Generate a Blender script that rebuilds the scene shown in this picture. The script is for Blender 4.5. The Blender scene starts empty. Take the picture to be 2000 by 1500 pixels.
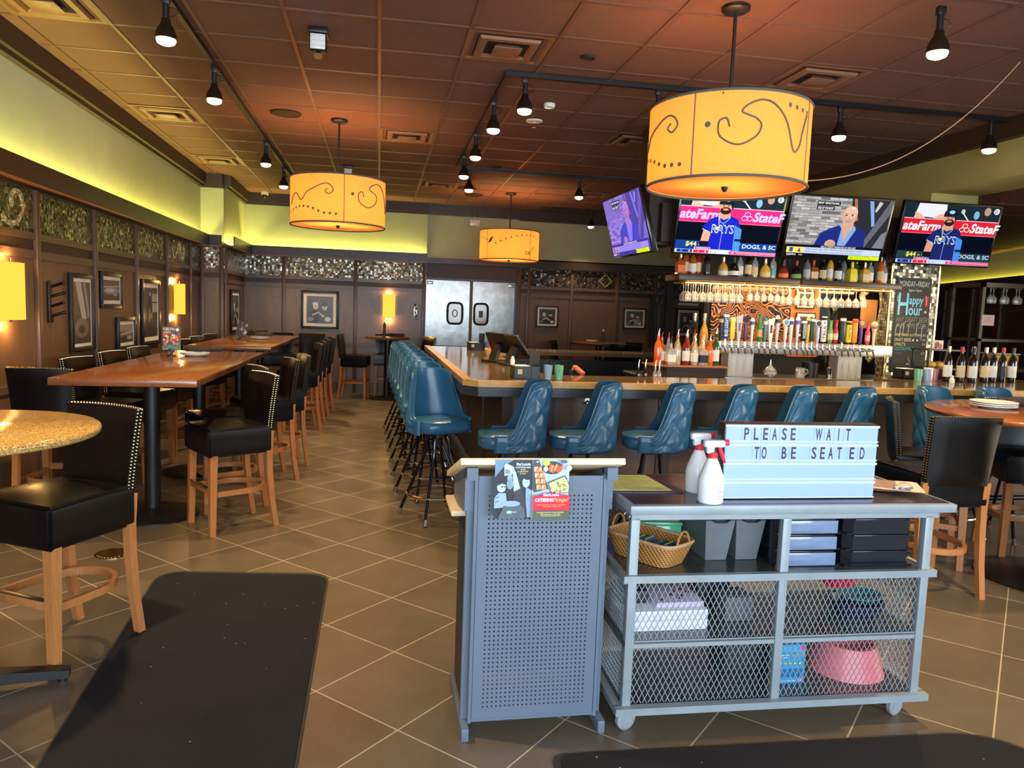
import bpy, bmesh, math, random
from mathutils import Vector, Matrix, Euler
random.seed(7)
PI = math.pi
scene = bpy.context.scene
COL = scene.collection

# ------------------------------------------------------------------ camera, world, daylight, exposure
cam_data = bpy.data.cameras.new('camera')
cam_data.sensor_fit = 'HORIZONTAL'; cam_data.sensor_width = 36.0; cam_data.lens = 26.28
cam_data.clip_start = 0.05; cam_data.clip_end = 100
camera = bpy.data.objects.new('camera', cam_data); COL.objects.link(camera)
CR = ((0.9840073782788213, 0.018399115797171718, 0.1771749193049712),
      (-0.1743860827017934, -0.10329021821567763, 0.9792449259408398),
      (0.036317676863533904, -0.9944810723984846, -0.09842978709921085))
camera.matrix_world = Matrix(((CR[0][0], -CR[0][1], -CR[0][2], 0.0),
                              (CR[1][0], -CR[1][1], -CR[1][2], 0.0),
                              (CR[2][0], -CR[2][1], -CR[2][2], 1.6), (0, 0, 0, 1)))
scene.camera = camera
scene.view_settings.view_transform = 'Standard'
scene.view_settings.look = 'None'
scene.view_settings.gamma = 1.0
scene.view_settings.use_curve_mapping = False
scene.view_settings.exposure = 0.35

world = bpy.data.worlds.new('daylight'); scene.world = world; world.use_nodes = True
world.node_tree.nodes['Background'].inputs[0].default_value = (0.75, 0.86, 1.0, 1)
world.node_tree.nodes['Background'].inputs[1].default_value = 1.1

def area_light(name, loc, aim, sx, sy, power, color, spread=180):
    d = bpy.data.lights.new(name, 'AREA'); d.shape = 'RECTANGLE'; d.size = sx; d.size_y = sy
    d.energy = power; d.color = color; d.spread = math.radians(spread)
    o = bpy.data.objects.new(name, d); COL.objects.link(o); o.location = loc
    o.rotation_euler = (Vector(aim) - Vector(loc)).to_track_quat('-Z', 'Y').to_euler()
    return o
# daylight through the shop-front windows behind the camera; warm fill added on the right
area_light('window_daylight', (1.0, -2.4, 1.7), (1.0, 4.0, 1.15), 7.0, 2.2, 420, (0.72, 0.86, 1.0))
area_light('warm_side_fill', (11.5, 2.5, 1.7), (5.0, 4.5, 0.6), 5.0, 2.0, 330, (1.0, 0.84, 0.58))

# ------------------------------------------------------------------ helpers
def S(r, g, b):
    def f(c):
        c /= 255.0
        return c / 12.92 if c <= 0.04045 else ((c + 0.055) / 1.055) ** 2.4
    return (f(r), f(g), f(b), 1.0)

class NT:
    def __init__(s, name):
        s.m = bpy.data.materials.new(name); s.m.use_nodes = True
        s.t = s.m.node_tree; s.t.nodes.clear()
        s.out = s.t.nodes.new('ShaderNodeOutputMaterial')
    def n(s, typ, props=None, **ins):
        nd = s.t.nodes.new('ShaderNode' + typ)
        for k, v in (props or {}).items(): setattr(nd, k, v)
        for k, v in ins.items():
            key = int(k[1:]) if k[0] == 'i' and k[1:].isdigit() else k.replace('_', ' ')
            s.put(nd.inputs[key], v)
        return nd
    def put(s, sock, v):
        if isinstance(v, bpy.types.NodeSocket): s.t.links.new(v, sock)
        elif isinstance(v, bpy.types.Node): s.t.links.new(v.outputs[0], sock)
        else: sock.default_value = v
    def math(s, op, a, b=0.0, c=0.0):
        return s.n('Math', {'operation': op}, i0=a, i1=b, i2=c).outputs[0]
    def mix(s, fac, a, b):
        return s.n('Mix', {'data_type': 'RGBA'}, i0=fac, i6=a, i7=b).outputs[2]
    def coord(s, kind='Object'):
        return s.n('TexCoord').outputs[kind]
    def bsdf(s, **ins):
        b = s.n('BsdfPrincipled', None, **ins); s.t.links.new(b.outputs[0], s.out.inputs[0]); return b

MATS = {}
def pm(name, col, rough=0.5, metal=0.0, var=0.12, scale=14.0, bump=0.0, bscale=60.0, stretch=(1, 1, 1), coat=0.0, spec=0.5, emit=None, estr=1.0, sheen=0.0):
    """plain procedural surface: base colour with a little noise, optional bump"""
    if name in MATS: return MATS[name]
    t = NT(name); c = t.coord()
    mp = t.n('Mapping', None, Vector=c, Scale=stretch)
    nz = t.n('TexNoise', None, Vector=mp, Scale=scale, Detail=4.0, Roughness=0.6)
    f = t.n('MapRange', None, Value=nz.outputs[0], From_Min=0.3, From_Max=0.7, To_Min=0.0, To_Max=1.0)
    d = [max(0, x * (1 - var)) for x in col[:3]] + [1]; l = [min(1, x * (1 + var)) for x in col[:3]] + [1]
    cc = t.mix(f.outputs[0], d, l)
    b = t.bsdf(Base_Color=cc, Roughness=rough, Metallic=metal)
    b.inputs['Coat Weight'].default_value = coat; b.inputs['Coat Roughness'].default_value = 0.12
    b.inputs['Specular IOR Level'].default_value = spec
    if emit: b.inputs['Emission Color'].default_value = emit; b.inputs['Emission Strength'].default_value = estr
    if bump:
        n2 = t.n('TexNoise', None, Vector=mp, Scale=bscale, Detail=3.0)
        t.put(b.inputs['Normal'], t.n('Bump', None, Strength=bump, Distance=0.01, Height=n2.outputs[0]))
    MATS[name] = t.m
    return t.m

def wood(name, dark, light, rough=0.4, scale=(3, 3, 0.35), coat=0.0, ring=18.0):
    if name in MATS: return MATS[name]
    t = NT(name); c = t.coord()
    mp = t.n('Mapping', None, Vector=c, Scale=scale)
    nz = t.n('TexNoise', None, Vector=mp, Scale=ring, Detail=6.0, Roughness=0.65, Distortion=0.8)
    n2 = t.n('TexNoise', None, Vector=c, Scale=2.2, Detail=2.0)
    f = t.math('ADD', t.math('MULTIPLY', nz.outputs[0], 0.75), t.math('MULTIPLY', n2.outputs[0], 0.4))
    fr = t.n('MapRange', None, Value=f, From_Min=0.35, From_Max=0.8, To_Min=0.0, To_Max=1.0)
    b = t.bsdf(Base_Color=t.mix(fr.outputs[0], dark, light), Roughness=rough)
    b.inputs['Coat Weight'].default_value = coat; b.inputs['Coat Roughness'].default_value = 0.1
    t.put(b.inputs['Normal'], t.n('Bump', None, Strength=0.12, Distance=0.004, Height=nz.outputs[0]))
    MATS[name] = t.m
    return t.m

def emis(name, col, strength=1.0):
    if name in MATS: return MATS[name]
    t = NT(name)
    e = t.n('Emission', None, Color=col, Strength=strength)
    t.t.links.new(e.outputs[0], t.out.inputs[0]); MATS[name] = t.m
    return t.m

def thin_glass(name, tint, body=0.15, rough=0.03):
    """thin-walled clear or tinted glass: see-through with a fresnel gloss and a little body colour"""
    if name in MATS: return MATS[name]
    t = NT(name)
    tr = t.n('BsdfTransparent', None, Color=tint)
    gl = t.n('BsdfGlossy', None, Color=(1, 1, 1, 1), Roughness=rough)
    df = t.n('BsdfDiffuse', None, Color=tint)
    m1 = t.n('MixShader', None, i0=body, i1=tr, i2=df)
    lw = t.n('LayerWeight', None, Blend=0.35)
    m2 = t.n('MixShader', None, i0=lw.outputs['Fresnel'], i1=m1, i2=gl)
    t.t.links.new(m2.outputs[0], t.out.inputs[0]); MATS[name] = t.m
    return t.m

class MB:
    """collects shapes, then links them as one mesh object"""
    def __init__(s): s.v = []; s.f = []; s.mi = []; s.cur = 0
    def add(s, verts, faces, mat=None, M=None):
        o = len(s.v)
        s.v += [tuple(M @ Vector(p)) if M else tuple(p) for p in verts]
        m = s.cur if mat is None else mat
        for f in faces: s.f.append(tuple(i + o for i in f)); s.mi.append(m)
        return s
    def box(s, c, d, bev=0.0, M=None, mat=None, seg=2):
        x, y, z = d[0] / 2, d[1] / 2, d[2] / 2
        if bev <= 0:
            vs = [(c[0] + i * x, c[1] + j * y, c[2] + k * z) for k in (-1, 1) for j in (-1, 1) for i in (-1, 1)]
            return s.add(vs, [(0, 2, 3, 1), (4, 5, 7, 6), (0, 1, 5, 4), (2, 6, 7, 3), (0, 4, 6, 2), (1, 3, 7, 5)], mat, M)
        bm = bmesh.new(); bmesh.ops.create_cube(bm, size=1.0)
        for v in bm.verts: v.co = Vector((v.co.x * d[0], v.co.y * d[1], v.co.z * d[2]))
        bmesh.ops.bevel(bm, geom=bm.edges[:], offset=min(bev, min(d) * 0.49), segments=seg, profile=0.5, affect='EDGES')
        vs = [v.co + Vector(c) for v in bm.verts]; fs = [[v.index for v in f.verts] for f in bm.faces]; bm.free()
        return s.add(vs, fs, mat, M)
    def span(s, a, b, bev=0.0, M=None, mat=None):
        return s.box([(a[i] + b[i]) / 2 for i in range(3)], [abs(b[i] - a[i]) for i in range(3)], bev, M, mat)
    def lathe(s, prof, c=(0, 0, 0), n=20, mat=None, M=None, caps=True, sx=1, sy=1):
        vs = []; fs = []
        for r, z in prof:
            for k in range(n):
                a = 2 * PI * k / n; vs.append((c[0] + r * sx * math.cos(a), c[1] + r * sy * math.sin(a), c[2] + z))
        m = len(prof)
        for i in range(m - 1):
            for k in range(n):
                k2 = (k + 1) % n; fs.append((i * n + k, i * n + k2, (i + 1) * n + k2, (i + 1) * n + k))
        if caps:
            if prof[0][0] > 1e-5: fs.append(tuple(range(n - 1, -1, -1)))
            if prof[-1][0] > 1e-5: fs.append(tuple((m - 1) * n + k for k in range(n)))
        return s.add(vs, fs, mat, M)
    def tube(s, pts, r, n=8, closed=False, mat=None, M=None, caps=True):
        P = [Vector(p) for p in pts]; m = len(P)
        rr = r if isinstance(r, (list, tuple)) else [r] * m
        vs = []; fs = []; up = None
        for i in range(m):
            if closed: t = P[(i + 1) % m] - P[i - 1]
            else: t = P[min(i + 1, m - 1)] - P[max(i - 1, 0)]
            t.normalize()
            if up is None:
                up = Vector((0, 0, 1)) if abs(t.z) < 0.9 else Vector((1, 0, 0))
            a = t.cross(up)
            if a.length < 1e-4: a = t.orthogonal()
            a.normalize(); b = a.cross(t).normalized(); up = b
            for k in range(n):
                q = 2 * PI * k / n; vs.append(P[i] + (a * math.cos(q) + b * math.sin(q)) * rr[i])
        for i in range(m if closed else m - 1):
            j = (i + 1) % m
            for k in range(n):
                k2 = (k + 1) % n; fs.append((i * n + k, j * n + k, j * n + k2, i * n + k2))
        if not closed and caps:
            fs.append(tuple(range(n))); fs.append(tuple((m - 1) * n + k for k in range(n - 1, -1, -1)))
        return s.add(vs, fs, mat, M)
    def cyl(s, p0, p1, r, r2=None, n=14, mat=None, M=None):
        return s.tube([p0, p1], [r, r if r2 is None else r2], n, mat=mat, M=M)
    def prism(s, poly, z0, z1, mat=None, M=None):
        n = len(poly)
        vs = [(p[0], p[1], z0) for p in poly] + [(p[0], p[1], z1) for p in poly]
        fs = [tuple(range(n - 1, -1, -1)), tuple(range(n, 2 * n))] + [(i, (i + 1) % n, n + (i + 1) % n, n + i) for i in range(n)]
        return s.add(vs, fs, mat, M)
    def beam(s, a, b, w, h, mat=None, up=(0, 0, 1), w2=None, h2=None):
        """straight bar of rectangular section from a to b, may taper"""
        a = Vector(a); b = Vector(b); t = (b - a).normalized(); u = Vector(up)
        x = t.cross(u)
        if x.length < 1e-4: x = t.cross(Vector((0, 1, 0)))
        x.normalize(); y = x.cross(t).normalized(); vs = []
        for p, ww, hh in ((a, w, h), (b, w2 or w, h2 or h)):
            for i, j in ((-1, -1), (1, -1), (1, 1), (-1, 1)): vs.append(p + x * ww / 2 * i + y * hh / 2 * j)
        return s.add(vs, [(0, 1, 2, 3), (7, 6, 5, 4), (0, 4, 5, 1), (1, 5, 6, 2), (2, 6, 7, 3), (3, 7, 4, 0)], mat)
    def ball(s, c, r, n=10, m=6, mat=None, sz=1.0):
        prof = [(max(1e-6, r * math.sin(PI * i / m)), -r * sz * math.cos(PI * i / m)) for i in range(m + 1)]
        return s.lathe(prof, c, n, mat, caps=False)
    def obj(s, name, mats, parent=None, loc=None, rot=None, angle=40):
        me = bpy.data.meshes.new(name); me.from_pydata([tuple(p) for p in s.v], [], s.f)
        for m in (mats if isinstance(mats, (list, tuple)) else [mats]): me.materials.append(m)
        me.polygons.foreach_set('material_index', s.mi)
        me.validate(); me.update()
        bm = bmesh.new(); bm.from_mesh(me); bmesh.ops.recalc_face_normals(bm, faces=bm.faces[:]); bm.to_mesh(me); bm.free()
        me.shade_smooth(); me.set_sharp_from_angle(angle=math.radians(angle))
        o = bpy.data.objects.new(name, me); COL.objects.link(o)
        if parent: o.parent = parent
        if loc: o.location = loc
        if rot is not None: o.rotation_euler = (0, 0, rot) if isinstance(rot, (int, float)) else rot
        return o

def tag(o, label, cat, group=None):
    o['label'] = label; o['category'] = cat
    if group: o['group'] = group
    return o
def thing(name, label, cat, loc=(0, 0, 0), rz=0.0, group=None):
    o = bpy.data.objects.new(name, None); COL.objects.link(o); o.empty_display_size = 0.1
    o.location = loc; o.rotation_euler = (0, 0, rz) if isinstance(rz, (int, float)) else rz
    return tag(o, label, cat, group)
def struct(o):
    o['kind'] = 'structure'; return o
def dup(root, loc, rz=0.0, label=None, group=None, scale=None):
    r = root.copy(); COL.objects.link(r); r.location = loc
    r.rotation_euler = (0, 0, rz) if isinstance(rz, (int, float)) else rz
    if scale: r.scale = scale
    if label: r['label'] = label
    if group: r['group'] = group
    for ch in list(root.children):
        c = ch.copy(); COL.objects.link(c); c.parent = r
        for g in ch.children:
            d = g.copy(); COL.objects.link(d); d.parent = c
    return r
def face(fx, fy): return math.atan2(fx, -fy)     # turn of a thing whose front is -Y so that it faces (fx, fy)
def ordinal(k): return ['first', 'second', 'third', 'fourth', 'fifth', 'sixth', 'seventh', 'eighth', 'ninth', 'tenth', 'eleventh', 'twelfth', 'thirteenth', 'fourteenth', 'fifteenth', 'sixteenth', 'seventeenth', 'eighteenth', 'nineteenth', 'twentieth', 'twenty-first', 'twenty-second', 'twenty-third', 'twenty-fourth', 'twenty-fifth', 'twenty-sixth', 'twenty-seventh', 'twenty-eighth'][k]

FONT = {}
def text_geo(txt, bold=0.0):
    key = (txt, bold)
    if key not in FONT:
        cu = bpy.data.curves.new('lettering', 'FONT'); cu.body = txt; cu.size = 1.0; cu.offset = bold; cu.resolution_u = 3
        ob = bpy.data.objects.new('lettering', cu)
        me = bpy.data.meshes.new_from_object(ob)
        vs = [(v.co.x, v.co.y) for v in me.vertices]; fs = [tuple(p.vertices) for p in me.polygons]
        bpy.data.objects.remove(ob); bpy.data.curves.remove(cu); bpy.data.meshes.remove(me)
        if vs:
            x0 = min(v[0] for v in vs); x1 = max(v[0] for v in vs); y0 = min(v[1] for v in vs); y1 = max(v[1] for v in vs)
            vs = [((x - x0) / max(1e-6, x1 - x0), (y - y0) / max(1e-6, y1 - y0)) for x, y in vs]
        FONT[key] = (vs, fs)
    return FONT[key]

class Art:
    """flat printed matter: layers of coloured shapes on a w x h sheet standing in the XZ plane, front to -Y.
    u runs right 0..1, v runs down 0..1"""
    def __init__(s, w, h, prefix='print', emit=0.0, rough=0.5, step=0.0004):
        s.w, s.h, s.pre, s.emit, s.rough, s.step = w, h, prefix, emit, rough, step
        s.mb = MB(); s.mats = []; s.keys = []; s.layer = 0
    def col(s, c):
        k = tuple(c)
        if k not in s.keys:
            nm = '%s_%02x%02x%02x' % (s.pre, int(c[0]), int(c[1]), int(c[2]))
            if s.emit: m = emis(nm, S(*c), s.emit)
            else: m = pm(nm, S(*c), s.rough, var=0.04)
            s.keys.append(k); s.mats.append(m)
        return s.keys.index(k)
    def p3(s, u, v): return ((u - 0.5) * s.w, -s.layer * s.step, (0.5 - v) * s.h)
    def poly(s, pts, c, up=True):
        s.layer += up; s.mb.add([s.p3(*p) for p in pts], [tuple(range(len(pts)))], s.col(c)); return s
    def rect(s, u0, v0, u1, v1, c): return s.poly([(u0, v0), (u1, v0), (u1, v1), (u0, v1)], c)
    def ell(s, u, v, ru, rv, c, n=20, rot=0.0):
        ca, sa = math.cos(rot), math.sin(rot); asp = s.w / s.h
        pts = []
        for k in range(n):
            a = 2 * PI * k / n; x = ru * math.cos(a) * s.w; y = rv * math.sin(a) * s.h
            pts.append((u + (x * ca - y * sa) / s.w, v + (x * sa + y * ca) / s.h))
        return s.poly(pts, c)
    def line(s, pts, wd, c):
        """stroke of width wd (in metres) through uv points"""
        s.layer += 1; P = [Vector(((p[0] - 0.5) * s.w, (0.5 - p[1]) * s.h)) for p in pts]; vs = []; y = -s.layer * s.step
        for i, p in enumerate(P):
            t = P[min(i + 1, len(P) - 1)] - P[max(i - 1, 0)]
            if t.length < 1e-9: t = Vector((1, 0))
            t.normalize(); nn = Vector((-t.y, t.x)) * wd / 2
            vs += [(p.x + nn.x, y, p.y + nn.y), (p.x - nn.x, y, p.y - nn.y)]
        s.mb.add(vs, [(2 * i, 2 * i + 1, 2 * i + 3, 2 * i + 2) for i in range(len(P) - 1)], s.col(c)); return s
    def text(s, txt, u0, v0, u1, v1, c, bold=0.0, slant=0.0):
        vs, fs = text_geo(txt, bold); s.layer += 1
        if vs:
            out = []
            for x, y in vs:
                u = u0 + (u1 - u0) * x + slant * (y - 0.5) * abs(v1 - v0); v = v1 + (v0 - v1) * y; out.append(s.p3(u, v))
            s.mb.add(out, fs, s.col(c))
        return s
    def obj(s, name, parent=None, loc=None, rot=None):
        o = s.mb.obj(name, s.mats, parent, loc, rot)
        return o
# ------------------------------------------------------------------ shared materials
def tile_floor():
    t = NT('floor_tile'); c = t.coord()
    mp = t.n('Mapping', None, Vector=c, Rotation=(0, 0, PI / 4), Scale=(1 / 0.463,) * 3)
    sp = t.n('SeparateXYZ', None, i0=mp)
    # 45 degree grid through (-1.21, 3.37)
    ox = (-1.21 * math.cos(PI / 4) - 3.37 * math.sin(PI / 4)) / 0.463; oy = (-1.21 * math.sin(PI / 4) + 3.37 * math.cos(PI / 4)) / 0.463
    ux = t.math('SUBTRACT', sp.outputs[0], ox); uy = t.math('SUBTRACT', sp.outputs[1], oy)
    dx = t.math('PINGPONG', ux, 0.5); dy = t.math('PINGPONG', uy, 0.5)
    g = t.math('LESS_THAN', t.math('MINIMUM', dx, dy), 0.0065)
    cell = t.n('CombineXYZ', None, i0=t.math('FLOOR', ux), i1=t.math('FLOOR', uy))
    wn = t.n('TexWhiteNoise', None, Vector=cell)
    nz = t.n('TexNoise', None, Vector=c, Scale=3.0, Detail=8.0, Roughness=0.7)
    n2 = t.n('TexNoise', None, Vector=c, Scale=90.0, Detail=3.0)
    f = t.math('ADD', t.math('MULTIPLY', nz.outputs[0], 0.75), t.math('MULTIPLY', wn.outputs[0], 0.25))
    base = t.mix(f, S(66, 57, 46), S(112, 99, 80))
    base = t.mix(t.math('MULTIPLY', n2.outputs[0], 0.25), base, S(140, 126, 104))
    colr = t.mix(g, base, S(172, 156, 130))
    r = t.math('ADD', t.math('MULTIPLY', nz.outputs[0], 0.2), 0.24)
    b = t.bsdf(Base_Color=colr, Roughness=t.math('ADD', r, t.math('MULTIPLY', g, 0.3)))
    b.inputs['Specular IOR Level'].default_value = 0.55
    h = t.math('SUBTRACT', t.math('MULTIPLY', n2.outputs[0], 0.25), g)
    t.put(b.inputs['Normal'], t.n('Bump', None, Strength=0.18, Distance=0.003, Height=h))
    return t.m
def mosaic(name, ca, cb, size=0.024, tilt=0.35, axis='xz', rough=0.16):
    t = NT(name); c = t.coord(); sp = t.n('SeparateXYZ', None, i0=c)
    a = t.math('ADD', sp.outputs[0], sp.outputs[1]); z = sp.outputs[2]
    u = t.math('DIVIDE', a, size); v = t.math('DIVIDE', z, size)
    cell = t.n('CombineXYZ', None, i0=t.math('FLOOR', u), i1=t.math('FLOOR', v))
    wn = t.n('TexWhiteNoise', None, Vector=cell)
    d = t.math('MINIMUM', t.math('PINGPONG', u, 0.5), t.math('PINGPONG', v, 0.5))
    g = t.math('LESS_THAN', d, 0.05)
    colr = t.mix(g, t.mix(wn.outputs[0], ca, cb), S(18, 15, 10))
    b = t.bsdf(Base_Color=colr, Roughness=rough)
    b.inputs['Metallic'].default_value = 0.2
    geo = t.n('NewGeometry')
    rnd = t.n('VectorMath', {'operation': 'SUBTRACT'}, i0=wn.outputs[1], i1=(0.5, 0.5, 0.5))
    sc = t.n('VectorMath', {'operation': 'SCALE'}, i0=rnd, Scale=tilt)
    ad = t.n('VectorMath', {'operation': 'ADD'}, i0=geo.outputs['Normal'], i1=sc)
    nm = t.n('VectorMath', {'operation': 'NORMALIZE'}, i0=ad)
    t.put(b.inputs['Normal'], nm); MATS[name] = t.m
    return t.m
def ceiling_tile():
    t = NT('ceiling_tile'); c = t.coord()
    nz = t.n('TexNoise', None, Vector=c, Scale=140.0, Detail=3.0)
    vo = t.n('TexVoronoi', None, Vector=c, Scale=75.0)
    n3 = t.n('TexNoise', None, Vector=c, Scale=1.1, Detail=3.0)
    b = t.bsdf(Base_Color=t.mix(n3.outputs[0], S(104, 74, 60), S(120, 86, 72)), Roughness=0.85)
    h = t.math('ADD', nz.outputs[0], vo.outputs[0])
    t.put(b.inputs['Normal'], t.n('Bump', None, Strength=0.35, Distance=0.004, Height=h))
    return t.m

M_floor = tile_floor(); M_ceil = ceiling_tile()
M_grid = pm('ceiling_grid_paint', S(112, 80, 62), 0.4)
M_green = pm('sage_green_paint', S(182, 190, 150), 0.75, var=0.06, scale=2.5, bump=0.05, bscale=40)
M_crown = pm('crown_brown', S(58, 42, 30), 0.5)
M_dark = wood('dark_stained_wood', S(46, 33, 23), S(64, 47, 34), 0.36)
M_panel = wood('brown_wall_panel', S(92, 66, 46), S(112, 83, 60), 0.38, scale=(2, 2, 0.5), ring=9)
M_panelb = wood('taupe_wall_panel', S(104, 84, 68), S(126, 104, 86), 0.36, scale=(1.6, 1.6, 0.6), ring=7)
M_batten = wood('panel_batten_wood', S(84, 62, 46), S(104, 78, 58), 0.35)
M_copper = wood('lit_edge_wood', S(150, 92, 52), S(176, 112, 66), 0.4)  # brighter wood: the ledge edge's lit look is in the colour
M_mosL = mosaic('olive_glass_mosaic', S(44, 44, 24), S(126, 124, 66), axis='yz')
M_mosB = mosaic('bronze_glass_mosaic', S(100, 92, 72), S(180, 170, 140), axis='xz', size=0.034, tilt=0.28)
M_mosD = mosaic('dark_glass_mosaic', S(22, 20, 18), S(112, 100, 84), axis='xz', size=0.034, tilt=0.35)
M_mosP = mosaic('pillar_glass_mosaic', S(70, 66, 52), S(186, 178, 146), axis='xz', size=0.034, tilt=0.3)
M_black = pm('black_metal', S(24, 24, 25), 0.38, var=0.2)
M_blackg = pm('gloss_black_metal', S(14, 14, 15), 0.16)
M_leather = pm('black_leather', S(12, 11, 11), 0.27, var=0.25, scale=30, bump=0.05, bscale=220, spec=0.36)
M_leg = wood('honey_oak', S(156, 96, 48), S(196, 130, 74), 0.36, scale=(9, 9, 0.8))
M_teal = pm('teal_blue_vinyl', S(42, 92, 124), 0.3, var=0.1, scale=8, bump=0.04, bscale=160, spec=0.55)
M_chrome = pm('chrome', S(215, 205, 190), 0.14, 1.0, var=0.03)
M_steel = pm('brushed_steel', S(176, 174, 168), 0.3, 1.0, var=0.08, scale=30, stretch=(1, 1, 0.03))
M_brass = pm('brass_nailhead', S(214, 190, 140), 0.22, 1.0, var=0.03)
M_table = wood('cherry_table_top', S(104, 58, 30), S(152, 92, 50), 0.2, scale=(3, 0.35, 3), coat=0.3)
M_white = pm('white_china', S(236, 234, 226), 0.2, var=0.02)
M_cloth = pm('dark_brown_napkin', S(62, 48, 38), 0.85)
M_pframe = wood('black_picture_frame', S(22, 18, 15), S(36, 30, 25), 0.4)

# ------------------------------------------------------------------ the room
XW, YB, ZC = -2.66, 13.83, 3.46
mb = MB(); mb.box((5.0, 7.0, -0.06), (22, 22, 0.12)); struct(mb.obj('floor', M_floor))
mb = MB(); mb.box((1.45, 5.8, ZC + 0.06), (8.6, 17.2, 0.12)); struct(mb.obj('ceiling', M_ceil))
mb = MB()     # lay-in ceiling grid: painted tees
k = -4
while -0.03 + 0.605 * k < 5.5:
    x = -0.03 + 0.605 * k
    if x > XW + 0.05: mb.box((x, 5.7, ZC - 0.003), (0.026, 16.9, 0.008))
    k += 1
for k in range(-9, 15):
    y = 5.16 + 0.613 * k
    if -2.4 < y < 14.2: mb.box((1.45, y, ZC - 0.002), (8.2, 0.026, 0.007))
struct(mb.obj('trim_1', M_grid))

def wall_run(name, side, posts, end0, end1, mats, ledge=True):
    """panelled wall built along local +X, face to -Y at y=0; mats: panel, batten, mosaic"""
    root = bpy.data.objects.new(name, None); COL.objects.link(root); struct(root)
    L0, L1 = end0, end1
    m = MB(); m.span((L0, 0.0, 0.0), (L1, 0.12, 2.42)); struct(m.obj(name + '_panelling', mats[0], root))
    m = MB(); m.span((L0, 0.0, 2.42), (L1, 0.12, ZC)); struct(m.obj(name + '_painted_top', M_green, root))
    m = MB(); m.span((L0, -0.10, 3.30), (L1, 0.0, ZC)); m.span((L0, -0.06, 3.26), (L1, 0, 3.30)); struct(m.obj(name + '_crown', M_crown, root))
    m = MB(); d = 0.16 if ledge else 0.09
    m.span((L0, -d, 2.40), (L1, -d + 0.022, 2.555)); m.span((L0, -d + 0.02, 2.40), (L1, 0, 2.42))
    if not ledge: m.span((L0, -d, 2.535), (L1, 0, 2.555))
    struct(m.obj(name + '_ledge', M_dark, root))
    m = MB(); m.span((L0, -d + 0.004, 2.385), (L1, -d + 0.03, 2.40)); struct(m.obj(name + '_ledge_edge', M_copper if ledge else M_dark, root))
    m = MB(); m.span((L0, -0.008, 2.06), (L1, 0, 2.385)); struct(m.obj(name + '_mosaic_band', mats[2], root))
    m = MB()
    for z0, z1 in ((2.005, 2.06), (1.86, 1.925), (0.86, 0.915)): m.span((L0, -0.022, z0), (L1, 0, z1))
    m.span((L0, -0.02, 0.0), (L1, 0, 0.19))
    for x in posts: m.box((x, -0.018, 1.2), (0.06, 0.036, 2.385), 0.004)
    struct(m.obj(name + '_battens', mats[1], root))
    m = MB(); m.span((L0, -0.004, 1.925), (L1, 0, 2.005)); struct(m.obj(name + '_recess', M_crown, root))
    return root
# left wall: local x runs with world +Y, its face looks to +X
w = wall_run('wall_left', 'left', [1.61, 2.83, 4.05, 5.27, 6.49, 7.71, 8.94, 10.16, 11.38], -2.6, 12.2, (M_panel, M_batten, mosaic('olive_mosaic_x', S(40, 40, 22), S(122, 120, 62), axis='xz')))
w.location = (XW, 0, 0); w.rotation_euler = (0, 0, PI / 2)
# the corner pier, a short return
w = wall_run('wall_pier', 'pier', [0.02, 0.30], 0.0, 0.33, (M_panelb, M_batten, M_mosB)); w.location = (XW, 12.07, 0)
w = wall_run('wall_pier_return', 'pier', [0.06], 0.015, 1.8, (M_panel, M_batten, M_mosB)); w.location = (XW + 0.33, 12.07, 0); w.rotation_euler = (0, 0, PI / 2)
w = wall_run('wall_back', 'back', [-1.66, -0.42, 0.80], XW + 0.3, 0.84, (M_panelb, M_batten, M_mosB)); w.location = (0, YB, 0)
w = wall_run('wall_back_right', 'back', [2.60, 2.78, 3.62, 4.52, 5.30], 2.56, 6.9, (M_panel, M_batten, M_mosD), ledge=False); w.location = (0, YB + 0.15, 0)
w = bpy.data.objects.new('wall_over_doors', None); COL.objects.link(w); struct(w)
m = MB(); m.span((0.84, YB + 0.15, 2.50), (2.56, YB + 0.27, ZC)); struct(m.obj('wall_over_doors_paint', M_green, w))
m = MB(); m.span((0.84, YB + 0.04, 2.40), (2.56, YB + 0.27, 2.50)); m.span((0.84, YB + 0.03, 3.28), (2.56, YB + 0.2, ZC)); struct(m.obj('wall_over_doors_ledge', M_dark, w))
m = MB(); m.span((0.84, YB + 0.15, 2.12), (2.56, YB + 0.27, 2.40)); struct(m.obj('wall_over_doors_header', M_crown, w))
m = MB(); m.span((0.80, YB + 0.06, 0), (0.845, YB + 0.27, 2.12)); m.span((2.52, YB + 0.06, 0), (2.58, YB + 0.27, 2.12)); m.span((0.84, YB + 0.06, 2.10), (2.56, YB + 0.27, 2.14))
struct(m.obj('trim_2', M_dark))
m = MB(); m.span((0.84, YB + 0.5, 0), (2.56, YB + 0.52, 2.2)); struct(m.obj('wall_kitchen', pm('kitchen_wall', S(200, 176, 130), 0.6)))

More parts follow.
